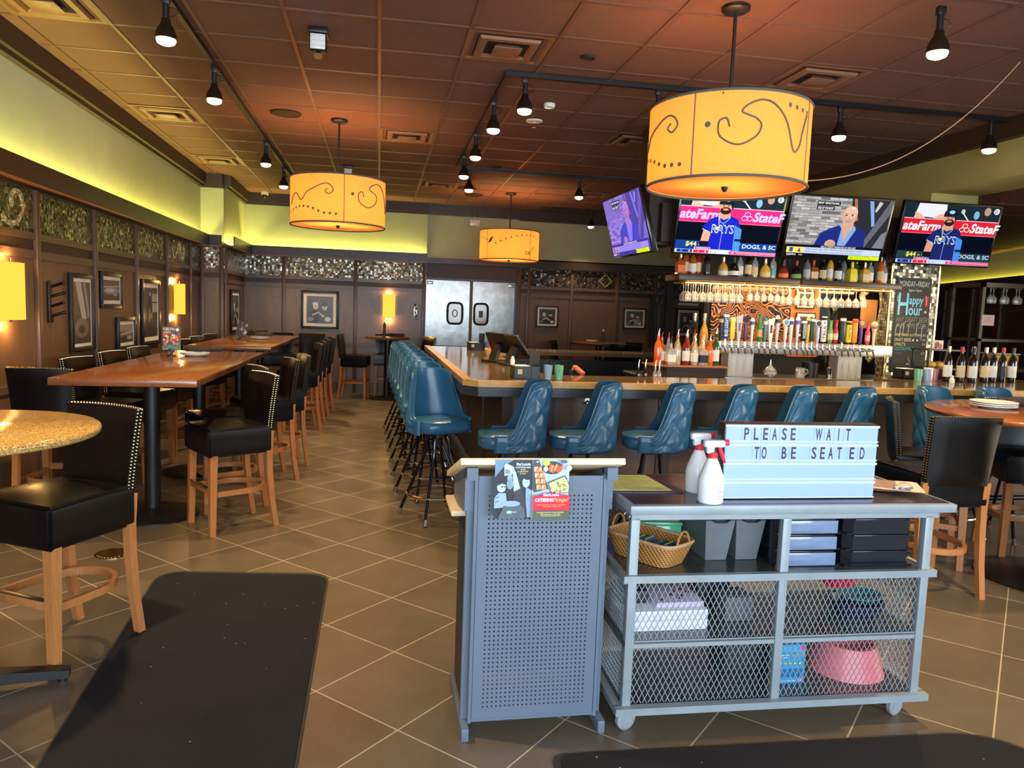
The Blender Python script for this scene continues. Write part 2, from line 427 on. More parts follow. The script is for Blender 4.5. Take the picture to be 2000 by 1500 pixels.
def steel_door(name, x0, x1, wx0, wx1, letter):
    """swinging kitchen door with a porthole"""
    y = YB + 0.16; m = MB()
    xs = [x0, wx0, wx1, x1]; zs = [0.02, 1.32, 1.68, 2.10]
    for i in range(3):
        for j in range(3):
            if i == 1 and j == 1: continue
            m.span((xs[i], y, zs[j]), (xs[i + 1], y + 0.045, zs[j + 1]))
    d = struct(m.obj(name, pm('door_steel', S(142, 142, 138), 0.26, 1.0, var=0.2, scale=5, bump=0.12, bscale=7)))
    r = MB(); cx = (wx0 + wx1) / 2; pts = []
    for k in range(28):
        a = 2 * PI * k / 28; cs, sn = math.cos(a), math.sin(a)
        pts.append((cx + (wx1 - wx0 + 0.02) / 2 * math.copysign(abs(cs) ** 0.45, cs), y - 0.008, 1.5 + 0.195 * math.copysign(abs(sn) ** 0.45, sn)))
    r.tube(pts, 0.02, 8, closed=True); struct(r.obj(name + '_porthole_gasket', M_black, d))
    g = MB(); g.span((wx0, y + 0.012, 1.32), (wx1, y + 0.02, 1.68)); struct(g.obj(name + '_porthole_pane', thin_glass('porthole_glass', (0.9, 0.86, 0.74, 1), 0.45, 0.1), d))
    a = Art(0.1, 0.14, 'decal'); 
    vs = [(0.5 + 0.45 * math.cos(2 * PI * k / 20), 0.5 + 0.45 * math.sin(2 * PI * k / 20)) for k in range(21)]
    if letter == 'O': a.line(vs, 0.02, (96, 88, 70))
    else: a.text(letter, 0.1, 0.05, 0.9, 0.95, (96, 88, 70))
    struct(a.obj(name + '_porthole_mark', d, (cx, y + 0.008, 1.5)))
    c = MB(); c.box(((x0 + 0.07) if letter == 'O' else (x1 - 0.07), y - 0.02, 2.05), (0.11, 0.05, 0.06), 0.006); struct(c.obj(name + '_closer', M_steel, d))
    k = MB(); k.span((x0 + 0.01, y - 0.004, 0.02), (x1 - 0.01, y, 0.9)); struct(k.obj(name + '_kick_plate', pm('door_kick_steel', S(104, 108, 112), 0.3, 1.0, var=0.15, scale=6, bump=0.15, bscale=5), d))
    return d
steel_door('door_1', 0.855, 1.665, 1.27, 1.53, 'O')
steel_door('door_2', 1.725, 2.515, 1.77, 2.01, 'I')

# beam and lower room on the right
m = MB(); m.span((5.55, -2.6, 2.95), (6.10, 6.95, 3.30)); m.span((5.55, 6.95, 2.72), (6.10, 14.0, 3.30)); m.span((5.72, -2.6, 3.3), (6.1, 14.0, ZC))
struct(m.obj('wall_right_beam', pm('beam_paint', S(170, 158, 92), 0.7, var=0.06, scale=2)))
m = MB(); m.span((5.47, -2.6, 3.28), (5.72, 14.0, ZC)); struct(m.obj('trim_3', M_crown))
M_slat = wood('slatted_ceiling_wood', S(62, 34, 24), S(88, 50, 36), 0.55, scale=(0.5, 3, 3))
m = MB()
for k in range(26): m.span((6.1, -2.6 + 0.62 * k, 2.84), (15, -2.6 + 0.62 * k + 0.60, 2.90))
m.span((6.1, -2.6, 2.9), (15, 14, 2.96)); struct(m.obj('ceiling_lower_room', M_slat))
RWX, RWY, RWA = 10.0, 10.3, math.atan2(3.36, 1.20)
root = bpy.data.objects.new('wall_right_back', None); COL.objects.link(root); struct(root)
root.location = (RWX, RWY, 0); root.rotation_euler = (0, 0, RWA)     # oblique wall of the lower room, local +X runs away from the camera
def rw(name, mat, *spans):
    m = MB()
    for a, b in spans: m.span(a, b)
    return struct(m.obj(name, mat, root))
rw('wall_right_back_panelling', wood('mahogany_panel', S(64, 36, 22), S(90, 52, 32), 0.4), ((-5, 0, 0), (3.8, 0.1, 2.32)))
rw('wall_right_back_painted_top', M_green, ((-5, 0, 2.32), (3.8, 0.1, 2.84)))
rw('wall_right_back_ledge', M_dark, ((-5, 0.13, 2.30), (3.8, 0.15, 2.42)), ((-5, 0, 2.28), (3.8, 0.15, 2.31)))
rw('wall_right_back_battens', M_batten, *[((x, 0.1, 0), (x + 0.07, 0.13, 2.3)) for x in (-3.0, -1.9, -0.9, 0.4, 1.5, 2.7, 3.7)], ((-5, 0.1, 1.86), (3.8, 0.12, 1.92)), ((-5, 0.1, 0.85), (3.8, 0.12, 0.92)))
w2 = MB(); w2.span((5.6, 14.0, 0), (15, 14.1, 2.9)); struct(w2.obj('wall_far_right', M_dark))

# light coves behind the ledges (real strip lamps lying on the ledges)
def cove(name, a, b, power, color=(1.0, 0.81, 0.18)):
    a = Vector(a); b = Vector(b); L = (b - a).length
    d = bpy.data.lights.new(name, 'AREA'); d.shape = 'RECTANGLE'; d.size = L; d.size_y = 0.05; d.energy = power * L; d.color = color
    o = bpy.data.objects.new(name, d); COL.objects.link(o); o.location = (a + b) / 2
    t = b - a; o.rotation_euler = (PI, 0, math.atan2(t.y, t.x))
cove('cove_lamp', (XW + 0.06, -1, 2.45), (XW + 0.06, 12.0, 2.45), 7.5)
cove('cove_lamp', (XW + 0.02, 12.0, 2.45), (XW + 0.3, 12.0, 2.45), 4)
cove('cove_lamp', (XW + 0.39, 12.1, 2.45), (XW + 0.39, 13.75, 2.45), 6)
cove('cove_lamp', (XW + 0.35, YB - 0.07, 2.45), (0.82, YB - 0.07, 2.45), 9)
ca, sa = math.cos(root.rotation_euler.z), math.sin(root.rotation_euler.z)
def rp(x, y, z): return (RWX + x * ca - y * sa, RWY + x * sa + y * ca, z)
cove('cove_lamp', rp(-4.5, 0.10, 2.36), rp(3.6, 0.10, 2.36), 9, (1.0, 0.74, 0.08))

# ------------------------------------------------------------------ track lights
def track(a, b, label):
    m = MB(); m.beam((a[0], a[1], ZC - 0.025), (b[0], b[1], ZC - 0.025), 0.036, 0.036)
    o = m.obj('light_track', M_black); return tag(o, label, 'light track')
track((-1.31, 2.0), (-1.31, 13.2), 'black ceiling light track running above the long cherry tables on the left')
track((0.96, 5.98), (0.97, 10.0), 'black ceiling light track running from the near corner back toward the kitchen doors')
track((0.94, 5.97), (5.45, 5.97), 'black ceiling light track crossing above the front of the bar')
track((1.10, 10.10), (3.6, 10.10), 'black ceiling light track crossing behind the round drum lamp over the bar')
track((2.85, 13.4), (3.95, 13.4), 'short black light track near the back wall on the right')
M_bulb = emis('halogen_face', (1.0, 0.80, 0.40, 1), 4.0)
def make_head():
    t = thing('track_light', 'x', 'spotlight')
    m = MB(); m.box((0, 0, -0.03), (0.05, 0.035, 0.05), 0.005); m.obj('adapter', M_black, t)
    m = MB(); m.cyl((0, 0, -0.05), (0, 0, -0.15), 0.019); m.obj('stem', M_black, t)
    m = MB(); m.tube([(0.0, 0, -0.07), (0.05, 0.0, -0.075), (0.075, 0, -0.10), (0.04, 0, -0.125), (0.01, 0, -0.13)], 0.003, 5); m.obj('cord', M_black, t)
    m = MB(); m.lathe([(0.026, -0.14), (0.03, -0.17), (0.05, -0.20), (0.062, -0.235), (0.064, -0.262), (0.058, -0.262), (0.055, -0.24)], n=18, caps=False); m.lathe([(0.001, -0.139), (0.026, -0.14)], n=18, caps=False); h = m.obj('lamp_housing', pm('lamp_housing_metal', S(72, 62, 48), 0.25, 0.8), t)
    m = MB(); m.lathe([(0.0001, -0.298), (0.028, -0.296), (0.050, -0.286), (0.057, -0.272), (0.055, -0.25), (0.05, -0.24)], n=18, caps=False); m.obj('bulb', M_bulb, h)
    return t
HEADS = [
 (-1.31, 5.06, 'cut by the top edge of the photo on the left', 120), (-1.31, 6.43, 'above the first long table, clear of the drum lamp', 150),
 (-1.31, 9.18, 'second clear of the drum lamp, above the second long table', 130), (-1.31, 10.83, 'just above and left of the second drum lamp', 130),
 (-1.31, 12.71, 'half behind the left edge of the second drum lamp', 110),
 (1.10, 5.97, 'just right of the corner of the angled track', 110), (0.96, 6.69, 'nearest on the track running back from the corner', 110),
 (0.96, 7.93, 'second on the track running back from the corner', 110), (0.97, 9.10, 'third on the track running back from the corner', 110),
 (1.15, 10.10, 'at the left end of the far crossing track', 110), (3.83, 5.97, 'right of the big drum lamp on the crossing track', 120),
 (5.30, 5.97, 'at the right end of the crossing track by the green beam', 120), (2.66, 10.10, 'above the angled television at the end of the bar', 120),
 (3.78, 13.4, 'small and far, left of the angled television', 60), (3.15, 4.00, 'cut by the top edge of the photo on the right', 170),
 (-1.31, 3.3, 'above the round granite table', 250), (2.2, 5.97, 'hidden behind the big drum lamp', 90), (3.3, 2.55, 'added out of view over the right end of the steel cart', 230)]  # last head is an unseen lamp added to warm the floor
proto = make_head()
for i, (x, y, where, pw) in enumerate(HEADS):
    o = proto if i == 0 else dup(proto, (0, 0, 0))
    o.location = (x, y, ZC - 0.03); o['label'] = 'lit black track spotlight ' + where; o['group'] = 'ceiling track spotlights'
    d = bpy.data.lights.new('spot_lamp', 'SPOT'); d.energy = pw; d.color = (1.0, 0.70, 0.36); d.spot_size = math.radians(104); d.spot_blend = 0.7; d.shadow_soft_size = 0.05
    l = bpy.data.objects.new('spot_lamp', d); COL.objects.link(l); l.location = (x, y, ZC - 0.36)
    l.rotation_euler = (0, 0, 0)

# ------------------------------------------------------------------ things on the ceiling
M_vent = pm('vent_brown_metal', S(134, 96, 66), 0.45, 0.1)
def make_vent():
    t = thing('ceiling_vent', 'x', 'air vent')
    def ring(m, r0, z0, r1, z1):
        q = [(r0, z0), (r1, z1)]; vs = []
        for r, z in q: vs += [(-r, -r, z), (r, -r, z), (r, r, z), (-r, r, z)]
        m.add(vs, [(i, (i + 1) % 4, 4 + (i + 1) % 4, 4 + i) for i in range(4)])
    m = MB(); ring(m, 0.30, -0.004, 0.265, -0.006); ring(m, 0.265, -0.006, 0.225, 0.028); m.obj('frame', M_vent, t)
    m = MB(); ring(m, 0.205, -0.02, 0.165, -0.022); ring(m, 0.165, -0.022, 0.13, 0.02); ring(m, 0.205, -0.02, 0.215, 0.0); m.obj('louver', M_vent, t)
    m = MB(); m.box((0, 0, -0.03), (0.20, 0.20, 0.006), 0.002); ring(m, 0.10, -0.03, 0.07, 0.0); m.obj('louver', M_vent, t)
    m = MB(); m.box((0, 0, 0.0), (0.45, 0.45, 0.004)); m.obj('duct_opening', pm('vent_dark', S(30, 20, 14), 0.9), t)
    return t
VENTS = [(0.86, 5.47, 'large brown ceiling vent left of the big drum lamp, nearest in the middle'), (-2.15, 8.34, 'brown ceiling vent along the green wall, second from the camera'),
 (-2.15, 10.8, 'brown ceiling vent along the green wall, farthest of its row'), (0.27, 8.52, 'brown ceiling vent just right of the second drum lamp rod'),
 (0.86, 11.6, 'brown ceiling vent far back, left of the third drum lamp'), (3.28, 5.47, 'brown ceiling vent right of the big drum lamp'), (2.68, 7.9, 'brown ceiling vent half hidden by the left of the big drum lamp'),
 (-2.15, 5.47, 'brown ceiling vent in the top left corner of the photo'), (3.28, 11.6, 'brown ceiling vent above the angled television')]
proto = make_vent()
for i, (x, y, lab) in enumerate(VENTS):
    o = proto if i == 0 else dup(proto, (0, 0, 0)); o.location = (x, y, ZC - 0.004); o['label'] = lab; o['group'] = 'ceiling vents'
def disc(name, x, y, r, mat, lab, cat, h=0.012, sy=1.0):
    m = MB(); m.lathe([(r, 0), (r, -h), (r * 0.9, -h * 1.5), (r * 0.85, -h)], n=24, sy=sy); o = m.obj(name, mat, None, (x, y, ZC)); return tag(o, lab, cat)
M_spk = pm('speaker_grille', S(44, 30, 22), 0.7, bump=0.3, bscale=200)
disc('ceiling_speaker', -0.94, 7.91, 0.15, M_spk, 'large round brown ceiling speaker left of the second drum lamp', 'speaker')
disc('recessed_downlight', 1.47, 5.49, 0.055, M_spk, 'small round dark ceiling opening right of the nearest middle vent', 'recessed light')
disc('ceiling_speaker', 1.31, 11.80, 0.15, M_spk, 'round ceiling speaker above the third drum lamp, nearer of two', 'speaker')
disc('ceiling_speaker', 1.50, 12.43, 0.15, M_spk, 'round ceiling speaker above the third drum lamp, farther of two', 'speaker')
disc('recessed_downlight', 1.48, 9.90, 0.06, M_spk, 'small dark ceiling disc beyond the sprinkler', 'recessed light')
disc('smoke_detector', 1.48, 6.80, 0.052, M_white, 'small round white smoke detector on the brown ceiling', 'smoke detector', 0.022)
t = thing('fire_sprinkler', 'white sprinkler head with round escutcheon hanging below the brown ceiling', 'sprinkler', (1.47, 7.43, ZC))
m = MB(); m.lathe([(0.085, 0), (0.08, -0.012), (0.03, -0.02)], n=20); m.obj('escutcheon', M_white, t)
m = MB(); m.cyl((0, 0, -0.015), (0, 0, -0.06), 0.014); m.lathe([(0.022, -0.06), (0.022, -0.066)], n=12); m.obj('sprinkler_head', M_chrome, t)
t = thing('security_camera', 'small white dome camera at the top of the back wall left corner', 'camera', (-1.96, YB - 0.2, ZC - 0.0))
m = MB(); m.cyl((0, 0, 0), (0, 0, -0.05), 0.06); m.obj('mount', M_white, t)
m = MB(); m.ball((0, 0, -0.07), 0.045); m.obj('dome', M_black, t)
for x, y, lab in ((-0.44, 5.50, 'white square emergency lamp on a black ceiling bracket, nearer of two'), (-0.44, 10.6, 'white square emergency lamp on a black ceiling bracket, far one above the second drum lamp')):
    t = thing('emergency_light', lab, 'emergency light', (x, y, ZC))
    m = MB(); m.box((0, 0, -0.02), (0.13, 0.16, 0.04), 0.006); m.obj('bracket', M_black, t)
    m = MB(); m.box((0, -0.03, -0.10), (0.115, 0.10, 0.11), 0.02); m.obj('lamp_head', M_black, t)
    m = MB(); m.box((0, -0.082, -0.10), (0.10, 0.012, 0.10), 0.012)
    for i in range(4):
        for j in range(3): m.ball((-0.033 + 0.022 * i, -0.088, -0.13 + 0.03 * j), 0.009, 6, 4)
    m.obj('lens', pm('emergency_lens', S(222, 226, 226), 0.25), t)
    m = MB(); m.cyl((0, -0.02, -0.15), (0, -0.04, -0.185), 0.012, 0.03); m.obj('swivel', M_chrome, t)
m = MB()      # dangling cord
P = [(4.37, 4.72, 3.45)]
q = []
for k in range(36):
    t_ = k / 36; q.append((2.62 + 1.75 * t_, 5.2 - 0.48 * t_, 2.62 - 0.14 * t_ + 0.97 * t_ ** 2.6))
m.tube(q + [P[-1]], 0.004, 6); tag(m.obj('swagged_cable', pm('tan_cord', S(196, 150, 110), 0.6)), 'thin tan cord swagged from the ceiling behind the big drum lamp', 'cord')
t = thing('hanging_sign', 'small blank white sign hung from the ceiling before the kitchen doors', 'sign', (1.69, YB - 0.1, 3.15))
m = MB(); m.box((0, 0, 0), (0.18, 0.02, 0.11), 0.004); m.obj('plate', M_white, t)
m = MB(); m.cyl((-0.05, 0, 0.05), (-0.05, 0, ZC - 3.15), 0.003, n=6); m.cyl((0.05, 0, 0.05), (0.05, 0, ZC - 3.15), 0.003, n=6); m.obj('wire', M_chrome, t)

# ------------------------------------------------------------------ drum lamps
def shade_mat():
    t = NT('linen_shade'); c = t.coord()
    nz = t.n('TexNoise', None, Vector=t.n('Mapping', None, Vector=c, Scale=(40, 40, 6)), Scale=6.0, Detail=4.0)
    colr = t.mix(nz.outputs[0], S(222, 160, 86), S(246, 196, 122))
    d = t.n('BsdfDiffuse', None, Color=colr); tr = t.n('BsdfTranslucent', None, Color=colr)
    mx = t.n('MixShader', None, i0=0.6, i1=d, i2=tr); em = t.n('Emission', None, Color=S(255, 162, 72), Strength=0.34)
    t.t.links.new(t.n('AddShader', None, i0=mx, i1=em).outputs[0], t.out.inputs[0])
    return t.m
M_shade = shade_mat()
M_dif = NT('lamp_diffuser'); _c = M_dif.coord()
_d = M_dif.n('BsdfDiffuse', None, Color=S(222, 168, 100)); _t = M_dif.n('BsdfTranslucent', None, Color=S(222, 160, 90))
M_dif.t.links.new(M_dif.n('MixShader', None, i0=0.22, i1=_d, i2=_t).outputs[0], M_dif.out.inputs[0]); M_dif = M_dif.m
M_trimg = pm('shade_binding', S(92, 100, 88), 0.7)
def spiral(u, v, r, t0, t1, turns=1):
    return [(u + r * (1 - 0.8 * k / 14) * math.cos(t0 + (t1 - t0) * k / 14), v + r * (1 - 0.8 * k / 14) * math.sin(t0 + (t1 - t0) * k / 14)) for k in range(15)]
def smooth_path(P, n=8):
    out = []
    for i in range(len(P) - 1):
        p0 = P[max(i - 1, 0)]; p1 = P[i]; p2 = P[i + 1]; p3 = P[min(i + 2, len(P) - 1)]
        for k in range(n):
            t = k / n
            out.append(tuple(0.5 * ((2 * p1[j]) + (-p0[j] + p2[j]) * t + (2 * p0[j] - 5 * p1[j] + 4 * p2[j] - p3[j]) * t * t + (-p0[j] + 3 * p1[j] - 3 * p2[j] + p3[j]) * t ** 3) for j in range(2)))
    return out + [P[-1]]
R, HS = 0.475, 0.46
def make_pendant(variant, power):
    t = thing('pendant_lamp', 'x', 'pendant lamp')
    m = MB(); m.lathe([(0.085, 0), (0.085, -0.02), (0.07, -0.03), (0.015, -0.035)], n=24); m.obj('canopy', M_black, t)
    m = MB(); m.cyl((0, 0, -0.02), (0, 0, -0.95), 0.011); m.obj('rod', M_black, t)
    zt = -0.61; zb = zt - HS
    m = MB(); m.lathe([(R, zb), (R, zt), (R - 0.004, zt), (R - 0.004, zb)], n=64, caps=False); s = m.obj('lamp_shade', M_shade, t)
    m = MB()
    for z in (zt, zb): m.tube([(R * math.cos(2 * PI * k / 64), R * math.sin(2 * PI * k / 64), z) for k in range(64)], 0.008, 6, closed=True)
    m.obj('binding', M_trimg, s)
    for k in range(4):
        m = MB(); a = variant[0] + PI / 2 * k; m.cyl((R * math.cos(a), R * math.sin(a), zb), (R * math.cos(a), R * math.sin(a), zt), 0.004, n=6); m.obj('seam', M_trimg, s)
    m = MB()
    def on(u, v, r=R + 0.003): a = variant[0] + u; return (r * math.cos(a), r * math.sin(a), zt - v * HS)
    for pth in variant[1]: m.tube([on(*p) for p in pth], 0.0056, 5)
    for u, v, r in variant[2]:
        c0 = Vector(on(u, v)); a = variant[0] + u; ex = Vector((-math.sin(a), math.cos(a), 0)); nn = Vector((math.cos(a), math.sin(a), 0))
        vs = [c0 + nn * 0.001 + (ex * math.cos(2 * PI * k / 14) + Vector((0, 0, 1)) * math.sin(2 * PI * k / 14)) * r for k in range(14)]; m.add(vs, [tuple(range(14))])
    for u, v, r in variant[3]:
        m.add([on(u - r, v + 0.1), on(u - r * 0.2, v - 0.06), on(u + r, v - 0.16), on(u + r * 0.3, v + 0.05)], [(0, 1, 2, 3)])
    m.obj('scroll_pattern', M_trimg, s)
    m = MB(); m.lathe([(0.0001, zb + 0.012), (R - 0.006, zb + 0.012)], n=64, caps=False); m.obj('diffuser', M_dif, t)
    m = MB(); m.lathe([(0.0001, zb - 0.022), (0.012, zb - 0.018), (0.022, zb + 0.004), (0.022, zb + 0.01)], n=14); m.obj('finial', M_black, t)
    m = MB()
    for k in range(3):
        a = 2 * PI * k / 3; m.cyl((0, 0, zt - 0.06), (R * math.cos(a), R * math.sin(a), zt - 0.02), 0.005, n=6)
    m.cyl((0, 0, zt - 0.02), (0, 0, zt - 0.14), 0.02); m.obj('spider', M_black, t)
    m = MB()
    for sx, sy in ((0.17, 0.06), (-0.17, 0.02), (0, -0.17)): m.ball((sx, sy, zt - 0.22), 0.032); m.cyl((sx, sy, zt - 0.19), (0, 0, zt - 0.12), 0.012, n=8)
    m.obj('bulb', pm('frosted_bulb', S(255, 240, 210), 0.5), t)
    return t
def pendant_lights(x, y, power):
    for sx, sy in ((0.17, 0.06), (-0.17, 0.02), (0, -0.17)):
        d = bpy.data.lights.new('pendant_bulb', 'POINT'); d.energy = power; d.color = (1.0, 0.62, 0.28); d.shadow_soft_size = 0.06
        l = bpy.data.objects.new('pendant_bulb', d); COL.objects.link(l); l.location = (x + sx, y + sy, ZC - 0.61 - 0.26)
def dots(u0, u1, n, f, r=0.013): return [(u0 + (u1 - u0) * k / (n - 1), f(k / (n - 1)), r) for k in range(n)]
# the pattern to the right of the seam is one set, to the left another (u in radians from the seam)
wave_r = smooth_path([(0.42, 0.44), (0.38, 0.34), (0.30, 0.38), (0.32, 0.55), (0.52, 0.65), (0.72, 0.55), (0.78, 0.42), (0.72, 0.34), (0.62, 0.30), (0.55, 0.26), (0.62, 0.18), (0.78, 0.12), (0.95, 0.17), (1.12, 0.35), (1.25, 0.66), (1.36, 0.60), (1.42, 0.40), (1.5, 0.2)])
wave_l = smooth_path([(-1.35, 0.62), (-1.25, 0.45), (-1.10, 0.40), (-0.95, 0.55), (-0.80, 0.40), (-0.60, 0.30), (-0.40, 0.22), (-0.28, 0.25), (-0.22, 0.35), (-0.30, 0.43), (-0.38, 0.38), (-0.33, 0.32)])
d1 = [(0.17, 0.40, 0.017)] + dots(1.15, 1.5, 4, lambda q: 0.14 + 0.03 * q) + dots(-1.35, -0.16, 11, lambda q: 0.78 - 0.12 * math.sin(PI * min(1, q * 1.3)) + 0.06 * q)
w3 = smooth_path([(1.6, 0.85), (1.5, 0.75), (1.4, 0.72), (1.38, 0.8), (1.45, 0.82), (1.55, 0.75), (1.65, 0.66), (1.75, 0.55)])
PEND = [((2.08, 4.40), (-2.42, [wave_r, wave_l], d1, []), 11, 'big yellow linen drum lamp hanging over the bar in front of the televisions'),
        ((-0.43, 8.02), (-1.40, [wave_r, wave_l], d1, []), 15, 'yellow drum lamp with scroll pattern over the aisle on the left'),
        ((2.05, 12.03), (-2.56, [w3], dots(0.36, 1.75, 9, lambda q: 0.48 - 0.3 * math.sin(PI * 0.62 * q)) + dots(-0.3, 0.0, 3, lambda q: 0.25 + 0.1 * q), [(0.15, 0.38, 0.12)]), 17, 'small yellow drum lamp with diamond far back before the kitchen wall')]
for (x, y), var, pw, lab in PEND:
    o = make_pendant(var, pw); o.location = (x, y, ZC); o['label'] = lab; o['group'] = 'drum pendant lamps'; pendant_lights(x, y, pw)
# ------------------------------------------------------------------ black leather bar chairs
def make_chair():
    t = thing('bar_chair', 'x', 'bar chair')
    m = MB(); bm = bmesh.new(); bmesh.ops.create_cube(bm, size=1.0)
    for v in bm.verts: v.co = Vector((v.co.x * (0.47 if v.co.y < 0 else 0.43), v.co.y * 0.45, v.co.z * 0.19))
    bmesh.ops.subdivide_edges(bm, edges=bm.edges[:], cuts=5, use_grid_fill=True)
    for v in bm.verts:
        x, y = v.co.x / 0.235, v.co.y / 0.225
        if v.co.z > 0.08: v.co.z += 0.028 * (1 - min(1, x * x)) * (1 - min(1, y * y))
        if abs(v.co.z) < 0.08:
            v.co.x *= 1.015; v.co.y *= 1.015
    bmesh.ops.bevel(bm, geom=[e for e in bm.edges if len(e.link_faces) == 2 and e.calc_face_angle(0) > 0.9], offset=0.014, segments=2, affect='EDGES')
    m.add([v.co + Vector((0, -0.02, 0.635)) for v in bm.verts], [[v.index for v in f.verts] for f in bm.faces]); bm.free()
    m.obj('seat', M_leather, t, angle=60)
    # backrest: slightly hollow, leaning back
    m = MB(); NX, NZ = 8, 8; vs = []
    def bp(i, j, side):
        u = -1 + 2 * i / NX; w = j / NZ
        x = u * (0.198 + 0.017 * w); y = 0.19 + 0.05 * w ** 1.3 + 0.022 * (1 - u * u)
        edge = min(1, (1 - abs(u)) * 6, w * 8 + 0.15, (1 - w) * 8 + 0.12)
        return (x, y + side * (0.022 + 0.012 * edge), 0.675 + 0.41 * w - 0.004 * u * u)
    for side in (-1, 1):
        for j in range(NZ + 1):
            for i in range(NX + 1): vs.append(bp(i, j, side))
    W = NX + 1; H = (NX + 1) * (NZ + 1); fs = []
    for j in range(NZ):
        for i in range(NX):
            a = j * W + i; fs += [(a, a + 1, a + W + 1, a + W), (H + a, H + a + W, H + a + W + 1, H + a + 1)]
    rim = [i for i in range(NX)] + [j * W + NX for j in range(NZ)] + [NZ * W + i for i in range(NX, 0, -1)] + [j * W for j in range(NZ, 0, -1)]
    for k in range(len(rim)): a, b = rim[k], rim[(k + 1) % len(rim)]; fs.append((a, b, H + b, H + a))
    m.add(vs, fs); b = m.obj('backrest', M_leather, t, angle=50)
    m = MB()          # brass nail heads down both edges and along the top
    for s in (-1, 1):
        for k in range(26):
            w = 0.02 + 0.96 * k / 25
            m.ball((s * (0.1985 + 0.017 * w), 0.19 + 0.05 * w ** 1.3 + 0.010, 0.675 + 0.41 * w), 0.0058, 6, 4)
            m.ball((s * (0.1985 + 0.017 * w), 0.19 + 0.05 * w ** 1.3 - 0.012, 0.675 + 0.41 * w), 0.0058, 6, 4)
    for k in range(27):
        u = -1 + 2 * k / 26; m.ball((u * 0.213, 0.24 + 0.022 * (1 - u * u), 1.086 - 0.004 * u * u), 0.0062, 6, 4)
    n = m.obj('nailhead_trim', M_brass, b); n['kind'] = 'stuff'
    for s in (-1, 1):
        m = MB(); m.beam((s * 0.195, -0.205, 0.55), (s * 0.205, -0.215, 0.0), 0.05, 0.05, up=(0, 1, 0), w2=0.038, h2=0.038); m.obj('leg', M_leg, t)
        m = MB(); pts = [(0.165, 0.69), (0.155, 0.55), (0.16, 0.40), (0.178, 0.2), (0.21, 0.0)]
        vs = []; fs = []
        for k, (y, z) in enumerate(pts):
            wd = 0.021 - 0.003 * k / 4
            vs += [(s * 0.197 - wd, y + 0.03 - wd, z), (s * 0.197 + wd, y + 0.03 - wd, z), (s * 0.197 + wd, y + 0.03 + wd, z), (s * 0.197 - wd, y + 0.03 + wd, z)]
        for k in range(4):
            for q in range(4): fs.append((4 * k + q, 4 * k + (q + 1) % 4, 4 * k + 4 + (q + 1) % 4, 4 * k + 4 + q))
        fs += [(0, 1, 2, 3), (19, 18, 17, 16)]; m.add(vs, fs); m.obj('leg', M_leg, t)
    m = MB(); m.box((0, -0.215, 0.30), (0.37, 0.022, 0.045), 0.003); r = m.obj('front_rail', M_leg, t)
    m = MB(); m.box((0, -0.222, 0.3225), (0.34, 0.026, 0.006), 0.001); m.obj('foot_plate', M_steel, r)
    m = MB(); P = [(-0.185, -0.19)] + [(0.185 * math.cos(PI + PI * k / 14) , -(-0.02) + 0.20 * math.sin(PI * k / 14)) for k in range(15)] + [(0.185, -0.19)]
    vs = []; fs = []
    for k, (x, y) in enumerate(P):
        a = Vector(P[min(k + 1, len(P) - 1)]) - Vector(P[max(k - 1, 0)]); a.normalize(); nn = Vector((-a.y, a.x))
        for d, z in ((-0.011, 0.26), (0.011, 0.26), (0.011, 0.295), (-0.011, 0.295)): vs.append((x + nn.x * d, y + nn.y * d, z))
    for k in range(len(P) - 1):
        for q in range(4): fs.append((4 * k + q, 4 * k + (q + 1) % 4, 4 * k + 4 + (q + 1) % 4, 4 * k + 4 + q))
    m.add(vs, fs); m.obj('foot_ring', M_leg, t)
    return t
